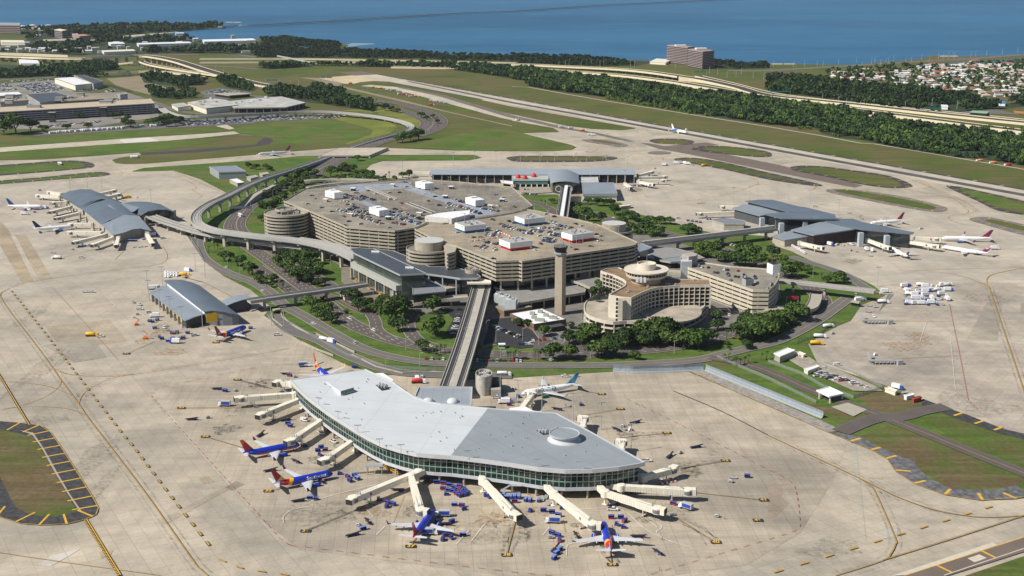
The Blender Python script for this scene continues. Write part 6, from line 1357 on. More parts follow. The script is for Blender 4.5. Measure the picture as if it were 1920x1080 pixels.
# left concourse: three stepped vaults and an arched wing
TL=loft('concourse_building','left concourse with stepped blue-grey vaulted roofs and a side arch',[(112,366),(130,358),(150,354.5)],[(150,388),(172,377),(195,372)],[9,12,13],[9,12,13],M_roofm,B_conc2,ins=3)
loft('x','',[(112,366),(150,354.5),(170,355),(190,363)],[(152,390),(190,372),(222,377),(236,383)],[9,13,13,10],[9,13,13,10],M_roofm,B_conc2,T=TL,ins=3)
loft('x','',[(152,390),(175,381),(200,374),(222,378),(240,388)],[(190,421),(205,413),(232,403),(255,404),(272,416)],[9,12,13.5,13.5,10],[9,12,13.5,13.5,10],M_roofm,B_conc2,T=TL,ins=3)
loft('x','',[(190,421),(210,411),(232,403),(255,404),(272,417)],[(212,441),(232,436),(248,430),(265,428),(284,432)],[9,12,13.5,13.5,10],[8.5,9,9.5,9.2,8.5],M_roofl,B_conc2,T=TL,ins=3)
loft('x','',X(0,270,4,[(1060,535),(1110,505),(1180,492),(1260,492),(1318,512)]),X(0,270,4,[(800,468),(900,446),(1000,432),(1110,433),(1200,450)]),[10,13,14.2,13.6,11],[11,13,14.2,13.6,11],M_roofm,B_glass,T=TL,ins=1.5)
b=MB(); P=[W(200,386,13),W(243,378,13.6),W(268,384,13),W(253,398,12),W(233,403,12.8)]; b.sheet([(p.x,p.y,13.3) for p in P]); b.build('link_roof',M_roofl,TL)
for (x0,y0,x1,y1) in ((272,425,277,421),(318,413,330,409)):
 b=MB(); b.wall([W(x0,y0),W(x1,y1)],1.2,0,9); b.build('arch_pier',B_conc2,TL)
for k in range(7):
 p=W(113+k*12.5,372+k*9.2,8); q=Vector((p.x,p.y,0)); b=MB(); b.box((q.x-.5,q.y,0),(1.6,2.2,8.0),R(35)); b.build('buttress',B_conc,TL)
# far concourse
TF=loft('concourse_building','far concourse with a long pale metal roof crossed by a big arched hall',[(807,327),(960,327.5),(1193,327)],[(807,318),(960,316.5),(1190,316)],[11,11,11],[11.5,11.5,11.5],mat('roof_pale_metal',(.34,.38,.42),.4,.06,.3,metal=.1),B_dark,ins=2)
b=MB()
for k in range(24): p=W(812+k*16.4,327,11); b.box((p.x,p.y+.8,0),(1.0,1.2,10));
b.build('column_row',B_conc,TF)
b=MB(); b.wall([W(812,333,6),W(1190,333,6)],1.5,4.6,7.0); b.build('gallery_band',B_conc,TF)
ar=[(545,205),(600,172),(680,148),(760,140),(850,152),(930,180),(1000,215)]
an=[(578,350),(640,328),(710,318),(780,316),(850,322),(930,335),(1008,352)]
za=[11,14,16,16.8,16,14,11]
loft('x','',X(960,300,8,an),X(960,300,8,ar),za,za,mat('roof_arch_metal',(.235,.27,.30),.4,.06,.3),B_glass,T=TF,ins=2.5)
for px in (1034,1085):
 p=W(px,356); b=MB(); b.box((p.x,p.y,0),(3,3,10.5)); b.build('arch_pier',B_conc,TF)
for px in (1047.5,1067.5):
 p=W(px,354,9); b=MB()
 for k in range(16):
  a0,a1=math.pi*2*k/16,math.pi*2*(k+1)/16; b.tube((p.x+3.4*math.cos(a0),p.y-1,9+3.4*math.sin(a0)),(p.x+3.4*math.cos(a1),p.y-1,9+3.4*math.sin(a1)),.4,n=6)
 b.build('ring_portal',B_cream,TF)
flat('baggage_building','grey flat-roofed building with a white band right of the big arch',X(960,300,8,[(1050,345),(1520,338),(1580,505),(1068,510)]),9,B_cream,M_roofl,'building',2.6,ins=.6,edgem=B_grey)
flat('low_building','white low block between the big arch and the pale roof',X(960,300,8,[(1005,235),(1280,240),(1295,335),(1040,335)]),8,B_grey,mat('white_gravel',(.40,.40,.385),.9,.3,.06),'building',3,ins=.3,edgem=B_white)
T=flat('lounge_building','flat roofed building with pale green glass and three red roof domes',X(960,300,8,[(0,292),(545,292),(545,225),(0,225)]),10,mat('green_pale_glass',(.10,.20,.18),.15,.3,.3,spec=.8),mat('white_gravel',0),'building',1.6,ins=.5,edgem=mat('aqua_band',(.38,.52,.50),.4,.05,.4),z0=4)
for px,py in ((91,270),(193,283),(327,252)):
 c=W(960+px/8,300+py/8,10); b=MB(); b.lathe((c.x,c.y,10),[(3.4,0),(3.0,2.2),(1.8,4.0),(.02,4.8)],16,sm=True); b.build('red_dome',B_red,T)
b=MB()
for k in range(7): p=W(965+k*10.5,352); b.box((p.x,p.y,0),(1.2,1.2,4.2))
b.build('column_row',B_white,T)
flat('service_building','cluster of grey service blocks left of the green glass building',[(896,345),(925,343),(925,352),(897,353)],6,B_conc2,B_grey,'building',.6,ins=.3); flat('canopy','white sail-like canopy left of the green glass building',[(938,338),(962,340),(962,346),(940,343)],8,B_dark,B_white,'canopy',.4,ins=3)
# right concourse
E=lambda pts: X(1360,360,8,pts)
TE=thing('concourse_building','right concourse of overlapping slate and pale metal roofs with portal frames','terminal',ctr(WL([(1540,415)])))
def eroof(pts,zs,m,wall=M_wallD,ins=2.0):
 P=[W(p[0],p[1],z) for p,z in zip(pts,zs if isinstance(zs,list) else [zs]*len(pts))]; b=MB(); b.prism(P,[p.z-1.0 for p in P],[p.z for p in P],bot=True)
 b.build('roof',m,TE); b=MB(); b.prism(inset(P,ins),0,[p.z-1.05 for p in P],cap=False); b.build('wall',wall,TE); return P
eroof(E([(300,132),(480,118),(700,113),(1120,218),(1190,224),(1640,335),(1660,380),(1400,320),(940,292)]),16,M_roofm)
eroof(E([(100,240),(300,180),(940,295),(700,325),(520,355)]),[11,13,13,11.5,10.5],M_roofl)
eroof(E([(590,328),(860,300),(1400,318),(1660,385),(1700,402),(1160,400),(850,396)]),17,M_roofm,B_glass,3)
eroof(E([(1210,400),(1700,400),(1920,400)])+Q(1,3,[(690,580),(1095,662),(1075,672),(700,640),(430,575)]),15,M_roofm,B_glass,2.5)
eroof(E([(985,565),(1510,424)])+Q(1,3,[(685,632),(500,660),(345,682)])+E([(1310,645)]),[11,14,14,12,11.5,11],M_roofl,mat('wall_dark_red',(.035,.022,.025),.5,.4,.3),1.5)
eroof(E([(695,658),(990,575),(1330,652),(890,722)]),[7,8.5,8.5,7],M_roofl,B_conc,.8)
for (px,py,z) in ((1429,408,16),(1465,418,16),(1509,415,13.5),(1614,436,13.8),(1663,441,13.8)):
 p=W(px,py,z); b=MB(); b.box((p.x,p.y-.5,0),(4.5,4,z),R(10)); b.build('portal_pier',mat('portal_pale',(.40,.44,.47),.5,.06,.4),TE)
b=MB(); b.wall([W(1435,433),W(1500,447),W(1600,448)],1,0,3.4); b.build('plinth_wall',B_conc2,TE)
flat('service_building','grey concrete service block left of the right concourse',Q(1,2,[(1500,570),(1600,552),(1750,575),(1740,600),(1590,600)]),6.5,B_conc2,mat('roof_mid_grey',0),'building',.6,ins=.2,edgem=B_conc2)
for lb,a,c_ in (('cream boarding bridge pointing left from the far left corner of the right concourse',(1380,396),(1312,399)),('short cream boarding bridge at the far left side, mostly hidden by the roof',(1395,386),(1355,386))): jetway(a,c_,6.5,label=lb,small=True,group='boarding bridges of the right concourse',seg=2)
for lb,a,c_,st in (('cream boarding bridge with a dark logo above a row of white carts',(1500,453),(1538,462),0),('cream boarding bridge docked on the slim jet, second from left',(1627,448),(1665,462),0),('cream boarding bridge docked on the long slim jet at the tip',(1690,449),(1755,459),0),('cream boarding bridge docked on the largest white jet',(1712,443),(1758,446),0)):
 jetway(a,c_,7,label=lb,small=True,group='boarding bridges of the right concourse',seg=2,logo=True)
for i,(a,c_) in enumerate((((112,367),(72,365)),((125,377),(100,379)),((132,386),(98,395)),((148,398),(108,407)),((172,418),(133,419)),((190,434),(132,434)),((198,438),(142,452)),((213,443),(176,457)),((222,444),(218,458)),((276,438),(286,455)),((185,362),(213,356)),((200,368),(222,363)),((115,362),(93,359)))):
 jetway(a,c_,6.5,label='cream boarding bridge of the left concourse, %s' % ('by the navy finned jet nose;docked beside the navy finned jet;second below the navy finned jet;above the blue-engined jet;docked on the blue-engined jet;just below the blue-engined jet;longest one at the lower left corner;lower left corner, pointing down left;pointing straight at the camera;lower right corner beside the road;behind the roof, the farther one;behind the roof, the nearer one;top left corner, farthest from the camera'.split(';')[i]),small=True,group='boarding bridges of the left concourse',seg=2)
for i,(a,c_) in enumerate((((1197,327),(1222,321)),((1198,332),(1246,330)),((1199,337),(1244,337)),((1197,339),(1222,344)),((1172,343),(1182,350)),((806,322),(770,322)))):
 jetway(a,c_,6.5,label='cream boarding bridge of the far concourse, %s' % ('highest of the fan at its right end;second of the fan at its right end;third of the fan at its right end;lowest of the fan at its right end;pointing at the yellow post;alone at the left end'.split(';')[i]),small=True,group='boarding bridges of the far concourse',seg=2)
# grey gate frames standing on the empty right stands
for (px,py,lb) in ((1640,607,'grey passenger walkway frame on the empty right apron, the farther one'),(1655,683,'grey passenger walkway frame on the empty right apron, the nearer one')):
 p=W(px,py); T=thing('passenger_walkway',lb,'walkway',p); b=MB(); b.box((p.x,p.y,2.6),(17,3.2,.5)); b.build('roof',mat('walkway_grey',(.30,.33,.35),.5,.1,.5),T); b=MB()
 for k in range(7):
  for s in (-1,1): b.box((p.x-8+k*2.6,p.y+s*1.4,0),(.3,.3,2.6))
 b.build('frame',B_steel,T); b=MB(); b.box((p.x+11,p.y-1,0),(4,3.4,3.4),.3); b.build('cabin',B_steel,T); b=MB(); b.beam((p.x-9,p.y+1,2.6),(p.x-7,p.y+12,5.4),1.4,1.2); b.build('stair',B_steel,T)
# ---------------- small buildings on the apron edges ----------------
flat('hangar','large grey metal hangar beside the far left taxiway',Q(1,0,[(1570,170),(1760,162),(1845,205),(1640,212)]),9,mat('hangar_wall',(.28,.30,.31),.6,.08,.4),M_roofl,'hangar',.8,ins=.2,edgem=B_grey)
flat('store','long white roofed store beside the monorail piers',Q(1,0,[(1720,265),(1775,258),(1835,288),(1780,295)]),4.5,B_conc,B_white,'building',.4,ins=.2)
flat('store','grey block behind the white roofed store',[(462,331),(478,328),(485,331),(470,335)],4.5,B_conc2,B_conc2,'building',.4,ins=.2); flat('store','small beige block nearest the monorail by the grey hangar',[(486,324),(500,322),(505,326),(492,328)],4.5,B_conc,B_conc,'building',.4,ins=.2)
flat('shed','low tan shed right of the far concourse apron',X(960,300,8,[(1605,680),(1770,660),(1785,680),(1630,700)]),3.5,B_conc,B_cream,'shed',.4,ins=.2)
flat('warehouse','tan warehouse with a white roof at the yard gate',Q(2,3,[(45,490),(145,450),(202,468),(90,515)]),5,B_conc,B_white,'building',.3,ins=.1,edgem=B_white)
flat('container_office','small tan container office beside the white roofed warehouse',Q(2,3,[(205,485),(235,478),(282,495),(265,503)]),2.8,B_cream,B_cream,'office',.2,ins=.1,edgem=B_cream)
flat('trailer','cream office trailer at the head of the parked cars',Q(2,3,[(270,605),(360,578),(388,588),(300,622)]),3,B_cream,B_white,'trailer',.2,ins=.1,edgem=B_cream)
flat('container','long yellow-tan container beside the parked truck',Q(2,3,[(877,750),(905,742),(970,768),(955,778)]),3,B_cream,B_cream,'container',.2,ins=.1,edgem=B_cream)
flat('container','white container left of the rust-red one',Q(2,3,[(1020,805),(1080,790),(1100,800),(1040,815)]),2.8,B_white,B_white,'container',.2,ins=.1,edgem=B_white)
flat('container','rust-red container at the end of the row',Q(2,3,[(1077,825),(1140,812),(1153,820),(1095,836)]),2.8,mat('rust_red',(.30,.06,.04),.7,.1,.5),mat('rust_red',0),'container',.2,ins=.1,edgem=mat('rust_red',0))
T=flat('checkpoint_canopy','white slatted canopy over the road checkpoint',Q(2,3,[(365,768),(460,742),(565,792),(460,815)]),5,B_dark,B_white,'canopy',.5,ins=6,edgem=B_white)
for px,py in ((383,835),(462,868),(555,840)): p=W(1440+px/4,540+py/4); b=MB(); b.box((p.x,p.y,0),(.8,.8,4.5)); b.build('column',B_cream,T)
T=thing('toll_booth','small cream booth with dark windows beside the near parking lot','booth',W(941,651)); p=W(941,653); b=MB(); b.box((p.x,p.y,0),(4.2,3,3),.1); b.build('wall',B_cream,T); b=MB(); b.box((p.x,p.y,1.3),(4.3,3.1,1.1),.1); b.build('window',B_glass,T); b=MB(); b.box((p.x,p.y,3),(5,3.8,.4),.1); b.build('roof',B_white,T)
# dark service tunnel mouths
for (a,c_,lb) in (((513,590),(526,588),'left'),((1596,573),(1612,576),'right')):
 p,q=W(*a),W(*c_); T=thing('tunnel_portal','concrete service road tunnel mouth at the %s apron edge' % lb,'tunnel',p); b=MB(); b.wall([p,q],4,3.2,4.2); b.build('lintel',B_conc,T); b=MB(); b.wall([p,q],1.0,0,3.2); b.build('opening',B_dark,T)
for pts,lb in ((Q(2,1,[(118,200),(125,240),(200,300)]),'low concrete wall left of the service tunnel'),(Q(2,1,[(185,190),(200,230),(300,300),(400,355),(450,350)]),'curving concrete wall right of the service tunnel'),(Q(2,1,[(450,350),(740,490)]),'long low concrete wall between the two grey roads'),(Q(2,1,[(720,510),(900,600),(1100,650),(1230,640)]),'curved concrete wall behind the near concourse'),(Q(2,1,[(345,415),(460,470),(580,515)]),'short concrete barrier above the tail of the half hidden jet')):
 b=MB(); b.wall(WL(pts),.5,0,1.6); tag(b.build('retaining_wall',B_conc),lb,'wall')
# ---------------- distant ground ----------------
ZL['z']=.08
def strip2(name,pts,m,z=None): return area(name,WL(pts),m,z)
C6=lambda p: X(0,120,6,p)
strip2('runway',C6([(-900,1010),(0,940),(1400,840),(1920,808)])+[(380,251),(445,246),(455,250),(380,258)]+C6([(1920,860),(1400,892),(0,990),(-900,1060)]),M_pale)
strip2('runway_pad',C6([(1340,852),(1680,828),(1800,868),(1400,892)]),mat('fresh_concrete',(.56,.54,.5),.9,.1,.05))
strip2('taxiway',C6([(-300,1080),(0,1085),(520,1078),(1200,1025),(1560,998),(1590,1025),(1380,1045),(1240,1085),(500,1130),(-300,1150)]),M_taxi)
strip2('taxiway',Q(0,0,[(1615,945),(1700,935),(1790,980),(1900,985),(1860,1000),(1740,978)]),M_pale)
strip2('taxiway_asphalt',Q(1,0,[(1050,67),(1500,40),(1920,5),(1930,-10)])+Q(0,1,[(80,1020),(130,1055),(100,1080)])+Q(1,0,[(1920,18),(1500,62),(1060,82)]),M_asph)
strip2('taxiway_asphalt',Q(0,0,[(1780,1015),(1920,975)])+Q(0,1,[(0,985),(180,965),(265,995),(0,1020)]),M_brown)
strip2('taxiway',Q(0,1,[(320,580),(470,585),(650,628),(620,640),(1080,745),(1500,850),(1920,942),(1920,950),(1400,835),(560,640),(440,600)]),M_dirt)
strip2('field',Q(0,0,[(800,590),(1050,570),(1130,620),(1330,690),(1300,718),(1150,718),(1020,685),(870,640)]),M_dirt)
strip2('path',Q(0,0,[(1115,620),(1135,620),(1330,690),(1300,705)]),M_pale)
strip2('car_park_paving',Q(0,0,[(1490,690),(1640,660),(1880,690),(1890,715),(1700,745),(1560,730)]),M_roadg); strip2('car_park_paving',Q(0,0,[(0,630),(400,600),(560,690),(700,700),(940,690),(1190,770),(1190,880),(600,960),(-300,980),(-300,640)]),mat('yard_grey',(.22,.205,.18),.9,.2,.02))
strip2('car_park_paving',Q(0,0,[(260,990),(600,960),(1200,925),(1400,900),(1920,870)])+Q(0,1,[(680,865),(640,885),(0,915)])+Q(0,0,[(1900,925),(1380,955),(250,1020)]),M_roadg)
strip2('meadow',Q(0,1,[(560,885),(760,870),(1000,915),(1060,950),(1010,1000),(880,1030),(700,1080),(650,1080),(850,1010),(880,975)]) ,G_bright)
strip2('meadow',[(448,250),(430,243),(480,232.5)]+Q(0,1,[(500,885),(880,975),(860,1010),(640,1090),(160,1080),(130,1040),(0,1020)]),G_lush)
strip2('meadow',Q(0,1,[(640,830),(800,820),(900,800),(1150,860),(1240,920),(1210,960),(1170,950),(1050,880),(800,840)]),G_bright)
strip2('meadow',Q(0,1,[(1180,1085),(1700,960),(1920,975)])+Q(0,2,[(0,980),(80,1000),(400,1085)])+Q(1,2,[(460,20),(450,45),(300,53),(0,50)])+Q(1,1,[(1500,45),(1050,20)]),G_lush)
strip2('meadow',C6([(-500,1000),(0,990),(1400,895),(1920,865)])+[(440,258),(350,275),(262,285),(200,290)]+C6([(0,1075),(-500,1075)]),G_lush); strip2('meadow',C6([(-500,880),(0,800),(500,840),(1300,760),(1920,730)])+[(430,243),(380,250)]+C6([(0,935),(-500,990)]),G_lush)
b=MB()
for p in (Q(0,2,[(0,650),(130,655),(400,705),(750,765),(1100,820),(1500,885),(1920,950)])+Q(0,3,[(200,985),(380,1015),(700,1075)])+Q(1,3,[(800,0),(1100,50),(1460,112),(1920,190),(2300,260)]),): b.strip(WL(p),5.5,zn())
tag(b.build('path',M_kerb),kind='structure')
road(Q(0,3,[(960,890),(1350,945),(1700,1000),(1950,1040)]),16,M_roadg); road(Q(0,0,[(550,985),(900,920),(1300,900),(1600,905)]),10,M_roadg); road(Q(0,2,[(300,540),(800,600),(1220,660),(1350,690),(1600,715)]),12,M_roadg)
road(Q(0,0,[(1450,340),(1600,375),(1800,410),(1920,430)]),16,M_roadg); road(Q(0,0,[(0,600),(500,575),(900,540)]),14,M_roadg); road(Q(0,3,[(-300,530),(0,530),(450,502),(800,482),(1150,462),(1500,442),(1920,412),(2500,385)]),26,M_roadg)
ZL['z'] += .02
strip2('field',Q(0,3,[(1840,830),(1930,840),(1930,855),(1850,850)]),mat('clay_field',(.42,.18,.06),.9,.1,.05)); strip2('meadow',Q(0,3,[(930,815),(1200,808),(1210,830),(1000,828)]),G_lush); strip2('meadow',Q(0,3,[(1650,880),(1920,905),(1920,925),(1650,890)]),mat('turf_green',(.06,.20,.08),.9,.1,.05))
strip2('lawn',Q(0,3,[(0,625),(180,630),(150,655),(0,650)]),G_field); strip2('car_park_paving',Q(0,3,[(1260,810),(1600,800),(1900,860),(1500,850)]),M_roadg)
# ---------------- elevated highways ----------------
B_hw=mat('highway_cream',(.66,.58,.40),.85,.06,.08)
def hway(label,pts,zs,w,wall): return ramp(label,pts,zs,w,wall=wall,name='highway_ramp',m=M_asph,T_cat='highway',pm=B_hw)
hway('long cream-walled highway viaduct, near carriageway, left of the twin towers',Q(0,2,[(-900,500),(0,515),(400,532),(800,562),(1050,590),(1280,622)]),[3,3,5,8,10,11],20,False)
hway('high cream retaining wall highway sweeping down right past the forest',Q(0,2,[(1280,622),(1600,675),(1920,735)])+Q(0,3,[(500,800),(1200,890),(1700,955),(1950,985)]),[11,9,6,6,8,9,9],24,True)
hway('cream highway viaduct, far carriageway, left of the twin towers',Q(0,2,[(-900,470),(0,480),(400,497),(800,516),(1050,540),(1270,572)]),[2,3,5,8,9,9],22,False)
hway('far cream-walled highway behind the one with the high retaining wall',Q(0,2,[(1270,572),(1450,600),(1700,655),(1920,712)])+Q(0,3,[(600,775),(1200,842),(1700,895),(1950,920)]),[9,5,2.5,2.5,3,3,3,3],26,True)
hway('outermost cream-edged highway passing under the green signs',Q(0,2,[(1400,570),(1640,625),(1920,695)])+Q(0,3,[(300,738),(900,800),(1600,868),(1950,905)]),1.5,18,True)
hway('great curved cream viaduct across the upper left',Q(0,0,[(-400,405),(0,418),(540,436),(800,428),(1060,415),(1300,450),(1520,518),(1700,570),(1920,625)])+Q(0,1,[(250,665),(450,690)]),[12,13,15,16,16,14,10,6,4,2,1],26,False)
b=MB(); L=smooth_line(WL(Q(0,0,[(-400,405),(0,418),(300,428),(540,438)]),0),3); L=[q-Vector((0,30,0)) for q in L]; b.wall(L,1,0,11); tag(b.build('retaining_wall',B_hw),'cream retaining wall under the curved viaduct at the far left','wall')
hway('middle cream ramp merging below the great curved viaduct',Q(0,0,[(1060,460),(1150,488),(1400,530),(1640,565),(1800,600),(1920,640)]),[10,10,8,6,4,2],12,False)
hway('lower cream ramp running flat below the curved viaducts',Q(0,0,[(880,545),(1100,533),(1300,543),(1530,580)]),[6,8,8,5],10,False); hway('short cream ramp rising toward the curved viaduct',Q(0,0,[(850,480),(1000,465),(1070,450)]),[2,8,11],9,False)
hway('flat cream-edged shore highway, farther carriageway',Q(0,0,[(1500,440),(1920,440)])+Q(0,1,[(300,440),(990,452),(1400,460),(1950,472)]),2,14,True); hway('flat cream-edged shore highway, nearer carriageway',Q(0,0,[(1500,468),(1920,466)])+Q(0,1,[(500,463),(1020,468),(1350,480),(1950,508)]),2,14,True)
guideway('approach_light_trestle','thin tan trestle slanting from the runway end toward the shore',Q(0,1,[(135,414),(300,445),(460,480)]),4,6,T_cat='trestle',deck=M_pad,piers=60)
guideway('causeway_bridge','long low bridge crossing the bay toward the upper right',Q(0,0,[(1650,200),(1760,190),(1920,186)])+Q(0,1,[(500,158),(1000,130),(1500,98),(1920,82)])+Q(0,2,[(500,48),(1000,22),(1500,0),(2200,-35)]),5,17,T_cat='bridge',mono=True,piers=0,deck=mat('bridge_far',(.40,.40,.39),.8,.1,.01),thick=2)
# ---------------- far buildings ----------------
def block(name,label,px,z,wallm,roofm,bands=0,bm=None,cat='building',z0=0):
 P=[W(*p) for p in px]; P.append(P[0]+P[2]-P[1]) if len(P) == 3 else None; CLEAR.append((ctr(P),max((q.xy-ctr(P).xy).length for q in P)))
 T=thing(name,label,cat,ctr(P)); b=MB(); b.prism(inset(P,.6),z0,z-.3,cap=False); b.build('wall',wallm,T); b=MB(); b.prism(P,z-1.0,z,bot=True); b.build('roof',roofm,T)
 for k in range(bands): zz=z*(k+.55)/(bands+.2); b=MB(); b.wall(P,.5,zz,zz+z/bands*.42,closed=True); b.build('floor_band',bm,T)
 return T,P
B_pink=mat('tower_band',(.30,.24,.21),.8,.05,.1); B_dg=mat('tower_glass',(.035,.035,.06),.25,.2,.1,spec=.8)
for lb,px in (('right hand slab of the twin office towers on the shore',[(1288.5,124.5),(1316.5,130),(1338,127.5)]),('left hand slab of the twin office towers on the shore',[(1250,117.5),(1288,122.5),(1300,121)])):
 T,P=block('office_tower',lb,px,41 if 'right' in lb else 43,B_dg,B_pink,11,B_pink,'tower'); b=MB(); q=ctr(P); b.box((q.x,q.y,42),(26,12,3.5),.2); b.build('roof_plant',B_white,T)
block('low_building','pale low pavilions left of the twin office towers',[(1218,120),(1248,122),(1260,116)],6,B_cream,B_cream)
TR,PR=garage('rental_garage','very long grey four-level parking garage at the far left',[(-60,215),(0,211),(100,205.5),(290,194.5),(282,185),(240,187),(100,195.5),(0,201),(-60,204)],17,4,3.5,mat('far_garage_wall',(.31,.32,.335),.8,.1,.1),mat('far_deck',(.44,.37,.27),.9,.1,.05),core=14)
flat('rental_building','white-roofed warehouse amid the packed car storage',C6([(612,158),(830,148),(1045,218),(845,238)]),11,B_cream,B_white,'building',1,ins=.3)
flat('rental_building','dark sloping metal roof beside the white warehouse',C6([(830,125),(940,125),(1160,195),(1050,222)]),12,B_grey,M_roofd,'building',1,ins=.3); flat('rental_building','broad dark roofed parking deck behind the very long garage',C6([(300,345),(640,322),(870,380),(450,435)]),15,B_grey,M_roofd,'building',2,ins=1)
flat('rental_building','tan roofed deck between the dark roof and the long garage',C6([(650,385),(1000,350),(1290,345),(1310,385),(700,420)]),15,B_dark,M_deck2,'building',1.5,ins=2,units=8); flat('rental_building','blue-grey cube at the end of the tan deck',C6([(1320,335),(1400,325),(1435,335),(1350,345)]),20,B_grey,B_grey,'building',1,ins=.2)
flat('rental_building','grey roofed block left of the broad dark roof',C6([(0,390),(240,370),(325,405),(0,430)]),14,B_grey,M_deck2,'building',2,ins=1,units=6); flat('rental_building','white roofed hall at the left edge below the car storage',C6([(-60,325),(200,312),(250,340),(-60,365)]),12,B_grey,B_white,'building',1,ins=1)
for x0,y0,w in ((300,490,28),(1115,440,26),(1170,425,18),(870,350,14),(620,400,16),(60,430,16),(60,370,18)):
 p=W(x0/6+w/2,120+y0/6,17); T=thing('rooftop_lift_house','grey lift house on the far left garage roofs','lift house',(p.x,p.y,17)); b=MB(); b.box((p.x,p.y,15),(w*.8,9,6)); b.build('wall',B_conc2,T); b=MB(); b.box((p.x,p.y,21),(w*.8+1,10,.4)); b.build('roof',B_grey,T)
for k,x0 in enumerate((598,1175)): p=W(x0/6,120+(655-k*60)/6); T=thing('stair_tower','glazed stair tower on the front of the very long garage','stair tower',p); b=MB(); b.box((p.x,p.y-1,0),(10,5,16)); b.build('wall',B_glass,T); b=MB(); b.box((p.x,p.y-1,16),(12,8,.6)); b.build('roof',B_grey,T)
D6=lambda p: X(280,20,6,p)
flat('service_hall','large flat white roofed service hall with rooftop units',D6([(430,1030),(700,985),(860,1005),(1000,1060),(640,1100)]),10,B_cream,mat('white_gravel',0),'building',1.5,ins=.3,units=12)
flat('service_hall','broad grey roofed hall right of the white service hall',D6([(860,1020),(1250,980),(1480,965),(1760,1035),(1540,1085),(960,1095)]),9,B_dark,mat('white_gravel',0),'building',1.5,ins=1.5,cols=14,units=14)
flat('service_hall','low white roofed annex left of the service halls',D6([(250,1050),(380,1035),(470,1070),(320,1090)]),7,B_cream,mat('white_gravel',0),'building',1,ins=.3); flat('service_hall','flat roofed shelter in the far bus yard',D6([(720,930),(1000,920),(1150,935),(900,955)]),6,B_dark,B_conc,'building',1,ins=2)
for i,(pts,z,wm_,rm_,lb) in enumerate(((Q(0,0,[(0,255),(155,258),(158,240)]),30,B_dg,B_grey,'dark glass office block at the far left shore'),(Q(0,0,[(412,285),(470,295),(510,288)]),26,B_dg,B_cream,'cream-topped mid-rise block left of the pink-roofed hotel'),(Q(0,0,[(548,312),(600,322),(683,315)]),20,B_pink,mat('roof_salmon',(.45,.22,.17),.8,.1,.1),'pink-roofed hotel among the far left woods'),
  (Q(0,0,[(1040,355),(1440,343),(1420,332)]),8,B_white,B_white,'long white shed in the far woods, left one'),(Q(0,0,[(1530,332),(1920,323),(1900,308)]),8,B_white,B_white,'long white shed near the lagoon, right one'),(Q(0,0,[(830,350),(940,348),(920,335)]),8,B_white,B_white,'small white shed in the far woods'),
  (Q(0,0,[(780,410),(1020,400),(1000,388)]),7,B_white,B_cream,'white store behind the curved viaduct'),(Q(0,0,[(10,340),(190,342),(180,325)]),9,B_cream,B_cream,'tan roofed low block at the left edge'),(Q(0,0,[(330,330),(550,322),(540,308)]),8,B_cream,B_conc,'tan low block in front of the pink-roofed hotel'),
  (Q(0,0,[(155,500),(300,500),(280,470)]),8,B_cream,B_white,'white roofed offices left of the curved viaduct'),(Q(0,0,[(1005,215),(1020,215),(1015,210)]),5,B_white,B_white,'tiny white hut on the far shore'),(Q(0,3,[(1510,870),(1640,880),(1660,868)]),7,B_dark,mat('roof_mint',(.25,.40,.26),.7,.1,.1),'mint green roofed pavilion beside the right highway'),
  (Q(0,3,[(1730,795),(1780,798),(1775,785)]),6,B_white,mat('roof_blue',(.03,.25,.60),.6,.1,.1),'bright blue roofed pavilion beyond the right highway'),(Q(0,3,[(1300,822),(1350,825),(1345,812)]),6,B_white,B_white,'white shed beyond the right highway'),(Q(1,0,[(980,107),(1035,105),(1030,98)]),2.5,B_white,B_white,'tiny white equipment cabin on the left taxiway verge'),(Q(1,0,[(438,160),(465,160),(460,150)]),3,B_white,B_white,'tiny white cabin on the left grass island'))):
 block('building',lb,pts,z,wm_,rm_,5 if z > 18 else 0,B_pink if z > 18 else None)
r3=random.Random(31)
for k in range(44):
 x,y=r3.uniform(20,470),r3.uniform(62,101)
 if r3.random() < .5: x,y=r3.uniform(0,240),r3.uniform(92,100)
 w=r3.uniform(6,20); block('building','small low pale building scattered in the far left woods',[(x,y),(x+w,y-.3),(x+w-1,y-r3.uniform(1,2))],r3.uniform(5,10),B_cream,r3.choice([B_white,B_cream,B_conc,B_white]))
for pts,w in (((Q(0,0,[(300,400),(700,412),(1060,405),(1500,412)])),16),(Q(0,0,[(560,470),(900,462),(1300,480),(1700,500),(1950,520)]),12),(Q(0,0,[(1240,740),(1600,728),(1900,720),(1950,735)]),14),(Q(0,0,[(0,560),(400,548),(800,520),(1060,510)]),12),(Q(0,0,[(1160,770),(1330,830),(1560,855),(1950,845)]),12)): road(pts,w,M_roadg)
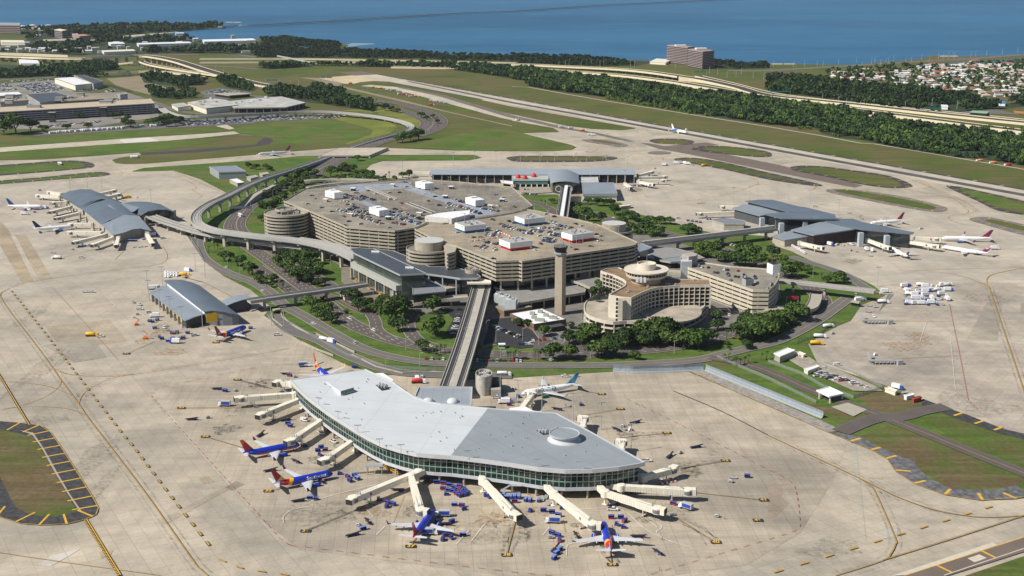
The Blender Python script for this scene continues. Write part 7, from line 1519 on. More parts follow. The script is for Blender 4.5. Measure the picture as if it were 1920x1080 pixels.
# suburb by the bay
r2=random.Random(11); RC_={'white': (.60,.60,.58),'pale grey': (.38,.38,.38),'terracotta': (.33,.13,.085),'tan': (.46,.38,.28),'brown': (.20,.13,.10)}
def house(px,py,L,D_,rcol,two=False,rz=0.0,lb=None):
 p=W(px,py); T=thing('house',lb or '%s-roofed house in the suburb by the bay' % rcol,'house',p,'houses of the suburb by the bay'); h=6 if two else 3.2
 b=MB(); b.box((p.x,p.y,0),(L,D_,h),rz); b.build('wall',mat('house_wall_%d' % r2.randint(0,2),r2.choice([(.60,.56,.48),(.62,.60,.56),(.50,.42,.30)]),.8,.1,.2),T)
 b=MB(); b.taper((p.x,p.y,h),(L+1.6,D_+1.6,2.6),(L*.45,.4),rz); b.build('roof',mat('house_roof_'+rcol,RC_[rcol],.8,.2,.3),T)
SUB=Q(0,3,[(420,555),(700,520),(900,545),(1160,500),(1450,490),(1700,460),(1930,450),(1930,765),(1600,722),(1300,680),(900,645),(500,600)]); n=0; Y=119
HP=[]
while Y < 191:
 x=1545+r2.uniform(0,8); st=7.5+(Y-119)*.09
 while x < 1935:
  q=(x+r2.uniform(-2,2),Y+(x-1545)*.012+r2.uniform(-.7,.7))
  if inside(q,SUB) and r2.random() < .74: HP.append(q)
  x += st*r2.uniform(.9,1.5)
 Y += 2.9+(Y-119)*.03
for q in HP: house(q[0],q[1],r2.uniform(13,22),r2.uniform(9,13),r2.choices(list(RC_),[30,32,9,17,12])[0],rz=r2.choice([.1,.12,.5,1.6]))
for px,py,lb in ((1752,124,'tan two-storey villa with terracotta roof at the canal, leftmost'),(1821,129,'large cream villa with terracotta roofs at the canal'),(1828,118,'terracotta-roofed villa right behind the large cream one'),(1889,123,'orange-roofed villa near the right edge')): house(px,py,24,14,'terracotta',True,.1,lb)
for k in range(34): q=(r2.uniform(40,235),0); y=r2.uniform(50,58); house(q[0],y,22,12,r2.choice(['white','terracotta','pale grey','tan']),True,0,'shore house among trees at the far left')
# ---------------- woods: canopy of many crowns ----------------
def leaf_mat(name,a,c_,s=.12):
 m=bpy.data.materials.new(name); m.use_nodes=True; n,l=nt(m); b=n['Principled BSDF']; b.inputs['Roughness'].default_value=.8; b.inputs['Specular IOR Level'].default_value=.15
 g=n.new('ShaderNodeNewGeometry'); x=noise_mix(n,l,g.outputs['Position'],s,tuple(a)+(1,),tuple(c_)+(1,),.38,.62,3); f=noise_mix(n,l,g.outputs['Position'],1.1,(.6,)*3+(1,),(1.35,)*3+(1,),.35,.65,3); x=mul(n,l,x,f)
 oi=n.new('ShaderNodeObjectInfo'); mr=n.new('ShaderNodeMapRange'); mr.inputs[3].default_value=.75; mr.inputs[4].default_value=1.3; l.new(oi.outputs['Random'],mr.inputs[0]); cb=n.new('ShaderNodeCombineColor'); [l.new(mr.outputs[0],cb.inputs[i]) for i in range(3)]
 x=mul(n,l,x,cb.outputs[0]); l.new(x,b.inputs['Base Color'])
 return m
L_dark=leaf_mat('foliage_dark',(.016,.033,.014),(.032,.056,.018),.05); L_mid=leaf_mat('foliage_mid',(.030,.062,.016),(.058,.098,.024),.09); L_lit=leaf_mat('foliage_light',(.055,.10,.018),(.095,.14,.03),.09)
rng=np.random.default_rng(5)
def crown_arr(nq,rad,hgt_,qs,seed):
 g=np.random.default_rng(seed); nl=7; lp=g.normal(size=(nl,3)); lp /= np.linalg.norm(lp,axis=1)[:,None]; lp[:,2]=np.abs(lp[:,2])*.7; lp *= np.array([rad*.55,rad*.55,hgt_*.5]); lr=g.uniform(.42,.62,nl)*rad
 li=g.integers(0,nl,nq); d=g.normal(size=(nq,3)); d /= np.linalg.norm(d,axis=1)[:,None]; d[:,2]=np.where(d[:,2] < -.35,-d[:,2],d[:,2]); c=lp[li]+d*lr[li][:,None]*np.array([1,1,.8])*g.uniform(.8,1.05,nq)[:,None]; c[:,2] += hgt_*.45
 nn=d+g.normal(size=(nq,3))*.55; nn /= np.linalg.norm(nn,axis=1)[:,None]; t=np.cross(nn,g.normal(size=(nq,3))); t /= np.linalg.norm(t,axis=1)[:,None]; u=np.cross(nn,t); s=qs*g.uniform(.6,1.25,nq)[:,None]
 return np.stack([c-t*s-u*s*.7,c+t*s-u*s*.7,c+t*s+u*s*.7,c-t*s+u*s*.7],1)      # nq,4,3
def mass(name,label,polys,spacing,rad,mats,nq=46,cat='woodland',top=1.0,dens=1.0,share=None):
 arrs=[crown_arr(nq,1,1.0,.30,100+i) for i in range(6)]; V=[]
 CL=[(c[0].x,c[0].y-c[1]*.5,c[1]+16) for c in CLEAR if c[0].y > 1500]
 for poly in polys:
  P=WL(poly); xs=[p.x for p in P]; ys=[p.y for p in P]; nx=int((max(xs)-min(xs))*(max(ys)-min(ys))/spacing ** 2*1.15); px=rng.uniform(min(xs),max(xs),nx); py=rng.uniform(min(ys),max(ys),nx)
  for x,y in zip(px,py):
   g_=math.sin(x*.021+1.3)*math.sin(y*.017)+.6*math.sin(x*.057+y*.043)+.4*math.sin(y*.11-x*.07)
   if g_ > -.9 and not any((x-c[0]) ** 2+((y-c[1])*.6) ** 2 < c[2] ** 2 for c in CL) and rng.random() < dens and inside((x,y),P):
    r=rad*rng.uniform(.6,1.3)*(.92+.2*g_); h=r*rng.uniform(1.1,1.5)*top; a=rng.uniform(0,6.28); A=arrs[rng.integers(0,6)]; ca,sa=math.cos(a),math.sin(a)
    B_=np.empty_like(A); B_[...,0]=(A[...,0]*ca-A[...,1]*sa)*r+x; B_[...,1]=(A[...,0]*sa+A[...,1]*ca)*r+y; B_[...,2]=A[...,2]*h+r*.15; V.append(B_)
 V=np.concatenate(V).reshape(-1,3); n=len(V) // 4; o0=V.mean(0); o0[2]=0; me=bpy.data.meshes.new(name); me.vertices.add(n*4); me.vertices.foreach_set('co',(V-o0).astype(np.float32).ravel()); me.loops.add(n*4); me.loops.foreach_set('vertex_index',np.arange(n*4,dtype=np.int32)); me.polygons.add(n); me.polygons.foreach_set('loop_start',np.arange(0,n*4,4,dtype=np.int32)); me.polygons.foreach_set('loop_total',np.full(n,4,dtype=np.int32))
 for m in mats: me.materials.append(m)
 if len(mats) > 1: me.polygons.foreach_set('material_index',np.repeat(rng.integers(0,len(mats),n // nq),nq).astype(np.int32))
 me.update(); o=bpy.data.objects.new(name,me); scene.collection.objects.link(o); o.location=o0.tolist(); tag(o,label,cat,None,'stuff'); print(name,n); return o
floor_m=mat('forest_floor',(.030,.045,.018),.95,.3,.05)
W1=Q(0,2,[(0,522),(160,527),(420,575),(560,600),(700,588),(900,645),(1200,672),(1500,712),(1920,757)])+Q(0,3,[(400,815),(560,845),(900,893),(960,940),(1200,962),(1600,992),(1920,1012)])+[(2060,262),(2060,330)]+Q(1,3,[(1920,165),(1600,110),(1400,100),(930,20),(700,-32)])+Q(0,3,[(560,1035),(400,1000),(370,965),(0,935)])+Q(0,2,[(1500,872),(1100,800),(700,728),(400,692),(130,648),(120,608),(0,595)])
W2=Q(0,3,[(0,568),(200,582),(400,612),(700,636),(960,668),(1300,708),(1540,752),(1570,785),(1700,790),(1920,760),(1920,800),(1800,810),(1500,835),(1380,850),(950,812),(600,770),(300,720),(0,690)])
W3=[Q(0,1,[(0,352),(280,347),(560,376),(800,382),(1300,402),(1920,428),(1920,466),(1300,444),(700,436),(200,432),(0,430)]),Q(0,2,[(0,420),(380,427),(640,450),(1100,460),(940,492),(600,500),(200,488),(0,478)]),Q(0,2,[(1520,474),(1920,484),(1920,512),(1520,520)]),Q(0,1,[(0,320),(60,292),(250,290),(420,307),(600,322),(650,340),(560,368),(430,370),(440,347),(0,343)])]
W4=[Q(0,0,[(200,262),(700,257),(1000,300),(1500,303),(1920,342),(1920,415),(1600,400),(1300,400),(900,410),(500,415),(300,405),(0,405),(-300,380),(-300,330),(0,345),(190,345)]),Q(0,0,[(160,218),(950,200),(1330,190),(1690,203),(1300,238),(900,268),(520,252),(160,246)])]
W5=[Q(0,0,[(-100,480),(160,490),(400,512),(560,500),(700,480),(860,502),(900,522),(600,556),(200,580),(-100,592)]),Q(0,0,[(1060,585),(1100,575),(1300,592),(1480,590),(1540,615),(1500,640),(1280,645),(1080,620)]),Q(0,0,[(1620,600),(1680,580),(1780,615),(1890,665),(1870,690),(1700,655)]),Q(0,0,[(1300,650),(1340,648),(1500,700),(1480,718)]),Q(0,1,[(60,695),(200,660),(350,690),(450,660),(660,690),(700,740),(880,800),(870,835),(640,800),(500,780),(330,760),(90,720)]),Q(0,1,[(0,505),(200,490),(450,488),(420,500),(100,520)]),Q(0,0,[(560,490),(700,478),(820,485),(860,505),(700,512),(570,505)]),Q(0,0,[(1100,660),(1240,690),(1480,735),(1300,745),(1140,730)]),Q(0,0,[(400,580),(700,572),(1000,560),(1000,572),(700,585),(420,590)]),[(585,122.3),(750,123),(830,120.5),(960,130),(965,148),(900,138),(830,129),(750,126.5),(600,123.5)],Q(0,0,[(780,630),(840,640),(1000,690),(960,690),(800,640)])]
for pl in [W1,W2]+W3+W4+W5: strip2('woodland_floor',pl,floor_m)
mass('woodland','broad dark forest belt between the runway and the highways',[W1],7.4,6.2,[L_dark,L_mid,L_dark,L_mid,L_dark,L_lit],44); mass('woodland','dark forest between the right highways and the suburb',[W2],9.5,7.0,[L_dark,L_dark,L_mid],34)
mass('mangrove','dark mangrove fringe along the bay shore',W3,10.5,6.0,[L_dark],26,top=.8); mass('woodland','far left woods around the low white sheds',W4,15,9,[L_dark,L_dark,L_mid],26,top=.9); mass('woodland','scattered tree belts around the left highway ramps',W5,8.5,6,[L_dark,L_mid],34)
mass('garden_trees','garden trees between the houses of the suburb',[SUB,Q(0,3,[(480,520),(900,500),(1150,500),(1200,540),(700,560),(480,560)])],21,4.8,[L_dark,L_mid],30); mass('shrubs','lime green scrub at the near edge of the forest belt',[Q(0,2,[(700,728),(1100,800),(1500,870),(1500,890),(1100,815),(700,745)]),Q(0,3,[(200,960),(380,975),(560,1030),(800,1040),(760,1055),(500,1030),(250,985)])],6,3.2,[L_lit],30)
mass('shrubs','low hedges and scrub around the landside roads',[Q(1,1,[(20,480),(120,440),(230,400),(210,430),(120,500),(40,540)]),Q(2,1,[(480,85),(640,175),(700,205),(690,215),(560,150)]),Q(1,1,[(700,290),(1100,262),(1100,272),(720,300)]),Q(2,2,[(1560,420),(1600,400),(1660,400),(1640,470),(1600,470)])],4,2.0,[L_mid,L_lit],30)
# packed car storage at the far left
def carfield(name,label,polys,spacing):
 b=MB();
 for poly in polys:
  P=WL(poly); xs=[p.x for p in P]; ys=[p.y for p in P]; x=min(xs)
  while x < max(xs):
   y=min(ys)
   while y < max(ys):
    if inside((x,y),P) and r2.random() < .85: b.m=r2.randint(0,4); b.taper((x,y,.3),(4.4,1.9,1.2),(2.6,1.5),r2.uniform(-.2,.2))
    y += spacing*.75
   x += spacing
 o=b.build(name,[mat('car_'+c_,CARC[c_],.3,0,spec=.5) for c_ in ('white','silver','blue','black','grey')]); tag(o,label,'cars',None,'stuff')
carfield('stored_cars','hundreds of cars packed in the storage yards and staff lot at the far left',[C6([(180,240),(540,208),(760,288),(400,330)]),C6([(100,190),(600,172),(610,185),(120,205)]),C6([(0,90),(230,80),(230,135),(0,140)]),C6([(0,215),(90,215),(130,260),(0,262)]),C6([(0,275),(170,270),(190,300),(0,305)]),C6([(1180,300),(1300,290),(1310,320),(1200,325)]),Q(0,0,[(1520,695),(1640,672),(1840,692),(1700,725)]),C6([(420,700),(1150,640),(1160,655),(450,725)]),Q(0,0,[(1360,930),(1600,905),(1920,885),(1920,912),(1600,935),(1380,948)]),Q(0,1,[(0,870),(680,862),(640,882),(0,912)]),C6([(830,290),(1080,285),(1090,300),(840,305)])],7.5)
# ---------------- landside trees: every one its own trunk and crown ----------------
def arr_mesh(name,A,mats,mi=None):
 V=A.reshape(-1,3); n=len(V) // 4; me=bpy.data.meshes.new(name); me.vertices.add(n*4); me.vertices.foreach_set('co',V.astype(np.float32).ravel()); me.loops.add(n*4); me.loops.foreach_set('vertex_index',np.arange(n*4,dtype=np.int32)); me.polygons.add(n); me.polygons.foreach_set('loop_start',np.arange(0,n*4,4,dtype=np.int32)); me.polygons.foreach_set('loop_total',np.full(n,4,dtype=np.int32))
 for m in mats: me.materials.append(m)
 if mi is not None: me.polygons.foreach_set('material_index',mi.astype(np.int32))
 me.update(); return me
M_bark=mat('bark',(.10,.075,.055),.95,.2,1.5)
def oak_proto(i,mats):
 T=thing('oak_tree','oak tree','tree'); A=crown_arr(900,1.0,1.15,.098,40+i); A[...,2]=A[...,2]*1.0+.32
 o=bpy.data.objects.new('crown',arr_mesh('crown',A,mats,np.random.default_rng(i).integers(0,len(mats),900))); scene.collection.objects.link(o); o.parent=T
 b=MB(); b.tube((0,0,0),(.02,0,.42),.065,.05,8)
 for k in range(5): a=k*1.26+i; b.tube((.02,0,.38),(.45*math.cos(a),.45*math.sin(a),.85+.1*(k % 2)),.035,.012,5)
 b.build('trunk',M_bark,T); return freeze(T)
OAKS=[oak_proto(0,[L_dark,L_mid]),oak_proto(1,[L_mid,L_mid,L_lit]),oak_proto(2,[L_dark,L_mid,L_mid]),oak_proto(3,[L_mid,L_lit,L_lit])]
def palm_proto(i):
 T=thing('palm_tree','palm tree','tree'); b=MB(); r_=random.Random(i)
 for k in range(26):
  a=k*2.4; el=r_.uniform(-.5,.9); L=r_.uniform(1.6,2.1); P=[]
  for t in (0,.5,1.0): P.append(Vector((math.cos(a)*L*t*math.cos(el*.6),math.sin(a)*L*t*math.cos(el*.6),7.2+L*(math.sin(el)*t-.75*t*t))))
  s=Vector((-math.sin(a),math.cos(a),0))*.42
  b.quad(P[0]-s*.3,P[0]+s*.3,P[1]+s,P[1]-s); b.quad(P[1]-s,P[1]+s,P[2]+s*.25,P[2]-s*.25)
 b.build('frond_crown',[L_lit,L_mid][i % 2],T); b=MB(); b.tube((0,0,0),(.15,.1,7.2),.24,.17,8); b.build('trunk',M_bark,T); return freeze(T)
PALMS=[palm_proto(0),palm_proto(1)]
rt=random.Random(21)
TREES={
 'on the lawns left of the rail station': '421 491 6;430 488 5;452 497 6.5;445 499 5;467 515 7;474 512 5;490 533 3;512 530 5;509 539 3;545 490 7;562 494 8;571 490 7;542 505 7;560 522 7.5;575 507 7;550 484 6;580 497 8;536 512 7;585 512 8.5;560 530 8;597 527 8;487 532 5;510 530 5;520 500 6;530 486 6;570 528 7;596 514 7',
 'between the parkway and the front of the station': '585 582 8;595 592 6;610 592 7;622 607 6;602 600 5;660 567 8;672 585 7;687 577 6;712 580 5;732 607 11;752 590 10;742 598 9;747 622 7;812 587 8;817 632 10;810 628 7;792 660 6;700 588 5;720 570 5;650 560 5',
 'along the lawn in front of the hotel': '972 612 4;990 617 4.5;1020 632 5.5;1070 617 4;1067 645 7;1102 640 9.5;1037 675 8;1070 675 6.5;1120 670 8;1152 670 8;1190 675 4.5;1180 647 10;1200 640 10;1235 640 11;1255 635 9;1282 652 9;1310 655 9.5;1295 648 8;1345 620 6;1390 640 9;1410 640 10;1432 635 10;1397 615 8;1430 617 8;1412 622 8;1165 655 8;1215 650 8;1090 648 7;1250 650 7;1128 665 7;1325 645 7;1345 600 5;1400 655 5',
 'on the hotel garden terrace and its rim': '1113 577 5;1125 566 6;1118 588 3;1132 575 4',
 'along the road behind the big garage': '1035 382 4;1080 392 6;1085 407 8;1100 404 6;1097 421 7;1105 415 6;1120 387 6;1132 387 6;1102 384 5;1152 404 7.5;1180 412 7.5;1192 416 6;1210 438 9.5;1218 428 8;1237 421 5.5;1257 421 5.5;1235 443 6;1290 440 8;1305 440 6;1296 436 6;1060 388 4;1048 382 3;1145 386 5',
 'around the small garage on the right': '1310 479 7.5;1325 480 8;1347 492 7;1360 490 6;1382 499 9.5;1397 488 9;1417 502 9;1402 467 5;1465 495 6;1447 484 8;1497 507 5;1515 514 5.5;1472 522 9;1485 520 7;1552 532 5;1567 532 7;1577 525 5;1495 602 9;1465 609 7;1450 617 9;1452 627 8;1440 612 7;1480 612 5;1462 622 6;1392 480 7;1375 490 7;1315 484 6;1482 590 4',
 'in the grove inside the monorail curve': '562 334 8;545 349 7;530 354 6;560 354 7;517 364 5;570 347 7;517 382 5;505 390 5;620 332 8;640 329 8;655 332 8;665 334 6;645 322 7;670 302 5;635 349 5;687 342 6;705 342 6;755 334 5;767 334 6;835 342 4;850 342 4;525 360 5;538 358 6;552 342 7;575 338 6;508 398 4;498 408 4;575 328 7;585 340 5;590 330 5;625 342 5;660 322 6;680 330 5;695 336 5;720 338 4;740 338 4;490 415 4;530 372 5;550 362 5;600 348 4;612 344 4',
 'by the cargo sheds and the far ring road': '465 316 5;480 318 5;500 318 5;507 320 4;722 208 8;735 210 7;745 212 6;790 222 7;800 226 5;785 262 11;755 267 10;770 264 9;705 205 7;690 198 8;820 232 5;760 256 6;745 268 7;812 222 5;1330 484 6;700 212 5',
 'at the foot of the long far left garage': '8 252 12;30 251 20;58 247 12;82 248 8;125 245 7;165 243 7;235 238 9;245 240 8;278 235 8;288 236 8;298 234 9;308 232 9;312 238 8;335 232 9;325 230 8;365 226 6;150 222 7;225 222 8;212 222 7;240 226 6;38 232 6;48 236 6;68 238 6;318 228 9;330 236 8'}
for zone,s in TREES.items():
 for k,t in enumerate(s.split(';')):
  x,y,r=[float(q) for q in t.split()]; p=W(x,y); o=put(rt.choice(OAKS),(p.x,p.y,9.6 if 'terrace' in zone else 0),rt.uniform(0,6.28),group='broadleaf trees of the landside',scale=(r*rt.uniform(.95,1.1),r*rt.uniform(.95,1.1),r*rt.uniform(.85,1.05)))
  o['label']=('big ' if r > 8 else 'small ' if r < 5.5 else '')+'round-crowned green tree '+zone
for zone,poly,nn in (('scattered between the monorail and the parkway',[(500,345),(560,325),(600,330),(640,318),(700,325),(720,336),(600,352),(560,362),(520,385),(500,400),(490,390)],26),('in the strip between the parkway carriageways',[(560,505),(620,540),(600,545),(540,520)],7),('among the hotel forecourt trees',[(1080,640),(1180,632),(1280,636),(1280,648),(1180,652),(1080,655)],12),('on the lawn below the right guideway',[(1290,455),(1400,470),(1440,495),(1400,492),(1320,478)],12),('on the slope by the right ring road',[(1380,625),(1440,605),(1500,595),(1480,612),(1420,640),(1390,640)],12),('behind the big garage by the road bend',[(1090,400),(1180,425),(1240,440),(1220,446),(1110,425)],9)):
 for k in range(nn):
  while True:
   x,y=rt.uniform(min(q[0] for q in poly),max(q[0] for q in poly)),rt.uniform(min(q[1] for q in poly),max(q[1] for q in poly))
   if inside((x,y),poly): break
  p=W(x,y); r=rt.uniform(3.5,7); put(rt.choice(OAKS),(p.x,p.y,0),rt.uniform(0,6.28),'leafy green tree '+zone,'broadleaf trees of the landside',(r,r,r*rt.uniform(.85,1.1)))
PALMP={'in the row before the open spiral ramp': '547 444;553 440;560 442;566 441;572 444;578 444;584 441;590 442;597 440;603 442;612 443;540 446','on the grass by the guideway and near car park': '952 676;957 674;963 676;966 675;973 676;1003 676;1010 678;806 666;812 668;818 665;826 664;834 666;687 590;682 588','around the hotel forecourt': '1142 624;1167 620;1335 624;1340 622;1362 637;1357 680;1366 678;1380 688;1388 686;1396 684;1403 682;1427 677;1437 675;1445 676;1398 600;1404 598;1414 602;1100 598;1093 600;1330 630;1105 596','on the verge beside the right guideway': '1372 465;1402 478;1410 480;1418 482;1540 527;1390 470;1425 484;1432 486;1352 462;1015 384;1022 386;1075 395;1083 398','on the lawns left of the station': '500 540;518 544;530 546;525 541;495 536;402 468;408 472;391 474;480 526;532 540;730 333;724 335;504 386;520 372'}
for zone,s in PALMP.items():
 for t in s.split(';'):
  x,y=[float(q) for q in t.split()]; p=W(x,y); put(rt.choice(PALMS),(p.x,p.y,0),rt.uniform(0,6.28),'slender palm '+zone,'palms of the landside',rt.uniform(.75,1.15))
# ---------------- vehicles and equipment set out ----------------
rv=random.Random(8)
def setcar(px,py,z,rz,zone,kind=None,col=None,name=None):
 k,c_=rnd_car(rv); k=kind or k; c_=col or c_; p=W(px,py,z)
 return put(P_(k,c_),(p.x,p.y,z+.02 if z else .36),rz+rv.uniform(-.04,.04),'%s %s %s' % (c_,{'suv': 'SUV','sedan': 'car','pickup': 'pickup','van': 'van'}[k],zone),'cars parked and driving on the landside')
def row(a,c_,n,prob,zone,z=0.0,turn=90):
 A,C=W(*a,z),W(*c_,z); h=ang(A,C)
 for i in range(n):
  if rv.random() < prob: p=A.lerp(C,i/max(1,n-1)); px,py=PJ(p); setcar(px,py,z,h+R(turn)+(math.pi if rv.random() < .5 else 0),zone)
G6=lambda a: (560+a[0]/6,330+a[1]/6)
H6=lambda a: (880+a[0]/6,330+a[1]/6)
Z1='in the dense rows around the plain white box'; Z2='on the weathered garage roof'; Z3='on the tan garage roof'
for a,c_,n,pr,zn_ in (((450,378),(930,540),15,.95,Z1),((620,350),(780,420),6,.9,Z1),((490,395),(760,490),9,.95,Z1),((1030,405),(1240,500),8,.95,Z1),((1060,455),(1340,545),10,.95,Z1),((1080,375),(1380,490),11,.85,Z1),((1060,530),(1210,555),6,.9,Z1),((510,210),(720,265),7,.9,Z2),((710,232),(820,265),5,.8,Z2),((470,290),(545,290),3,1,Z2),((1680,310),(1850,350),7,.9,Z2),((1780,270),(1850,300),4,.9,Z2),((180,255),(270,255),4,.7,Z2),((600,265),(700,270),4,.7,Z2),((560,372),(780,440),9,.9,Z1),((660,440),(900,505),10,.9,Z1),((1090,440),(1320,520),9,.9,Z1),((1130,395),(1330,470),8,.9,Z1),((560,235),(700,275),6,.8,Z2),((1700,330),(1900,365),7,.9,Z2),((720,385),(790,420),4,1,Z1),((1180,500),(1360,530),7,.9,Z1)):
 row(G6(a),G6(c_),n,pr,zn_,ZG)
for a,c_,n,pr,zn_ in (((350,545),(540,595),8,.85,Z3),((550,610),(680,645),6,.9,Z3),((690,605),(850,620),7,.9,Z3),((900,525),(1120,590),9,.8,Z3),((840,585),(1030,600),7,.8,Z3),((910,665),(1030,685),6,.9,Z3),((820,730),(960,755),6,.8,Z3),((190,670),(320,680),6,.9,Z3),((180,750),(310,770),6,.8,Z3),((140,810),(290,840),6,.7,Z3),((430,700),(330,660),0,.8,Z3),((1000,560),(1150,585),5,.9,Z3),((580,640),(700,655),6,.9,Z3),((700,590),(840,606),6,.9,Z3),((900,640),(1010,660),5,.9,Z3),((830,715),(950,738),5,.9,Z3),((200,655),(310,668),5,.9,Z3),((160,795),(290,822),5,.8,Z3),((870,500),(960,520),5,.9,Z3),((380,570),(520,605),6,.8,Z3),((700,625),(800,632),5,.9,Z3),((940,545),(1060,575),6,.9,Z3),((850,700),(960,725),5,.9,Z3),((220,645),(330,655),5,.9,Z3),((0,400),(110,420),5,.8,Z2),((0,375),(120,430),6,.8,Z2),((140,370),(320,400),7,.7,Z2)): row(H6(a),H6(c_),n,pr,zn_,ZG)
for s,f,zn_ in (('375 405;470 440;510 460;565 515;700 545;1020 585;520 558;100 318;260 360;650 195;780 170;870 205;1030 265;845 275;1155 310;1410 415;1425 205;1535 235;1460 285;1585 335;1680 360;1200 72;1260 85;1640 98;1020 190;1135 190;910 290;550 325;610 322;430 328;1740 385;1215 125;150 225;1490 165',G6,Z2),('265 497;445 515;513 535;560 290;505 352;865 432;955 462;1200 543;1265 565;960 605;790 675;800 768;735 835;1130 803;1200 830;1235 755;1365 795;1430 660;1480 680;1470 730;270 935;75 795;50 695;128 695;215 590;330 630;300 215;380 245;320 340;-80 580;-130 640',H6,Z3)):
 for t in s.split(';'): x,y=[float(q) for q in t.split()]; X_=f((x,y)); setcar(X_[0],X_[1],ZG,rv.choice([.6,.6,2.2,0]),zn_)
for t in '345 320;400 318;448 335;545 340;785 368;835 375;990 390;632 412;682 418;835 435;850 462;950 475;1000 480;1050 483;1080 455;1100 488;1240 472;1253 503;880 530;1280 568;1220 603;1500 600;1470 612;1430 650;1545 478'.split(';'): x,y=[float(q) for q in t.split()]; setcar(1260+x/8,460+y/8,20.5,rv.choice([1.2,-1.9]),'on the smaller garage roof behind the hotel')
row((895,678.5),(976,678.5),12,1,'in the kerbside row right of the guideway'); row((923,613),(975,634),11,1,'in the asphalt lot right of the guideway'); row((974,647),(1002,645),6,.9,'at the lot exit by the small booth'); row((862,583),(850,627),11,.9,'in the dark lot left of the guideway',turn=90); row((828,582),(821,613),6,.8,'in the dark lot left of the guideway',turn=90)
row((799,675),(831,675),4,1,'in the kerbside bay left of the guideway'); row((1000,660-20),(1060,636),7,.8,'under the trees by the hotel drive'); row((1060,657),(1150,650),7,.5,'under the trees by the hotel drive'); row((1336,588),(1372,583),6,.9,'in the lot behind the hotel'); row((1340,597),(1376,591),5,.7,'in the lot behind the hotel')
row((1352,457),(1392,464),7,.9,'in the bay beside the right guideway'); row((972,357),(1002,357),6,.7,'in the far lot under the green glass building'); row((978,363),(1004,366),7,.8,'in the far lot under the green glass building'); row((1172,481),(1210,470),6,.7,'dropping off on the upper roadway'); row((1262,478),(1264,468),4,.8,'dropping off on the upper roadway')
for k in range(3): row((1524+k*4,696+k*6-2),(1590+k*18,716+k*6),9,.85,'in the fenced rough lot beside the yard road',turn=60)
for x,y,c_ in ((686,539,0),(692,541.5,0),(698,545,1),(705,549,0),(713,553,0),(719,557,1),(726,561,0),(732,565,0),(667,528,0),(662,525,1)):
 if c_: setcar(x,y,0,-.95,'waiting in the taxi rank','sedan')
 else:
  p=W(x,y);
  if 'taxi' not in PROT: PROT['taxi']=car_proto('sedan',mat('taxi_yellow',(.80,.42,.02),.35,0,spec=.5),'yellow taxi')
  put(PROT['taxi'],(p.x,p.y,.3),-.95,'yellow taxi in the rank below the rail station','taxis in the rank')
for L_,n,zn_ in ((pk,7,'driving on the far ring road'),([(700,266),(635,293),(560,332),(485,374),(445,408)],6,'on the parkway below the monorail'),([(465,462),(545,518),(635,590),(730,636),(842,659)],8,'on the loop road in front of the terminal'),([(900,664),(1110,664),(1272,649),(1372,624),(1430,611)],7,'on the road in front of the hotel'),([(1480,519),(1335,461),(1220,429),(1110,400)],5,'on the road behind the big garage'),([(371,465),(445,519),(530,571),(680,654),(1147,686),(1440,645),(1527,604)],5,'on the grey perimeter road')):
 LL=WL(L_); tot=sum((b_-a).length for a,b_ in zip(LL,LL[1:]))
 for i in range(n):
  q=along(LL,tot*(i+rv.uniform(.2,.8))/n+.01,tot*(i+rv.uniform(.2,.8))/n);
  if q: p,a=q[0]; px,py=PJ(p); setcar(px,py-1.5,0,a,zn_)
# ground equipment: code x y
CODE={'c': (K_cb,'blue baggage cart'),'r': (K_cr,'red-sided baggage cart'),'l': (K_cl,'light blue baggage cart'),'t': (K_tb,'blue baggage tug'),'W': (K_cw,'white baggage cart'),'B': (K_bl,'black belt loader'),'T': (K_cat,'catering truck with blue panel'),'G': (K_gpu,'grey power unit'),'D': (K_dol,'flat steel dolly'),'w': (K_tw,'white tug'),'X': (K_box,'white box truck'),'b': (K_blt,'blue-cabbed box truck'),'K': (K_tank,'white tank truck'),'O': (K_tanko,'orange tank truck'),'R': (K_tankr,'red tank truck'),'Y': (K_tanky,'yellow sweeper truck'),'L': (K_lift,'orange boom lift')}
GRP={'W': 'baggage carts','c': 'baggage carts','r': 'baggage carts','l': 'baggage carts','t': 'baggage tugs','w': 'baggage tugs','B': 'belt loaders','D': 'dollies','G': 'power units'}
def gear(s,zone,aset=(0.4,-0.7,1.9,0.1)):
 for t in s.split(';'):
  q=t.split(); c_=q[0]; x,y=float(q[1]),float(q[2]); a=R(float(q[3])) if len(q) > 3 else rv.choice(aset)+rv.uniform(-.3,.3); p=W(x,y)
  if c_ in 'pvs': setcar(x,y,0,a,zone,{'p': 'pickup','v': 'van','s': 'suv'}[c_],'white'); continue
  put(CODE[c_][0],(p.x,p.y,.2),a,CODE[c_][1]+' '+zone,GRP.get(c_,'apron trucks')+' on the aprons')
gear('B 536 789;c 540 796;c 544 801;B 488 817 70;v 571 790 -30;p 602 814 -50;r 629 816;r 641 821;c 611 801;t 619 809;s 578 780 0;B 507 884 20','by the left stands of the near concourse')
gear('t 572 838 10;c 602 841;r 610 846;c 596 847;t 600 855;p 626 830 -45;D 631 839 -45;B 555 867 -50;r 652 897 -50;c 656 904 -50;c 665 895 -45;l 670 900 -45;t 637 890 10;B 602 904 -60;c 680 849;c 686 852','near the jet with white lettering')
gear('t 711 939 15;r 727 945 -40;c 737 948 -40;c 725 952 80;B 746 921 -20;B 690 980 -70;G 672 987;B 662 1005 25;l 681 994 30;l 581 936 0;t 592 938 15;B 560 941 12','on the open concrete left of the middle gates')
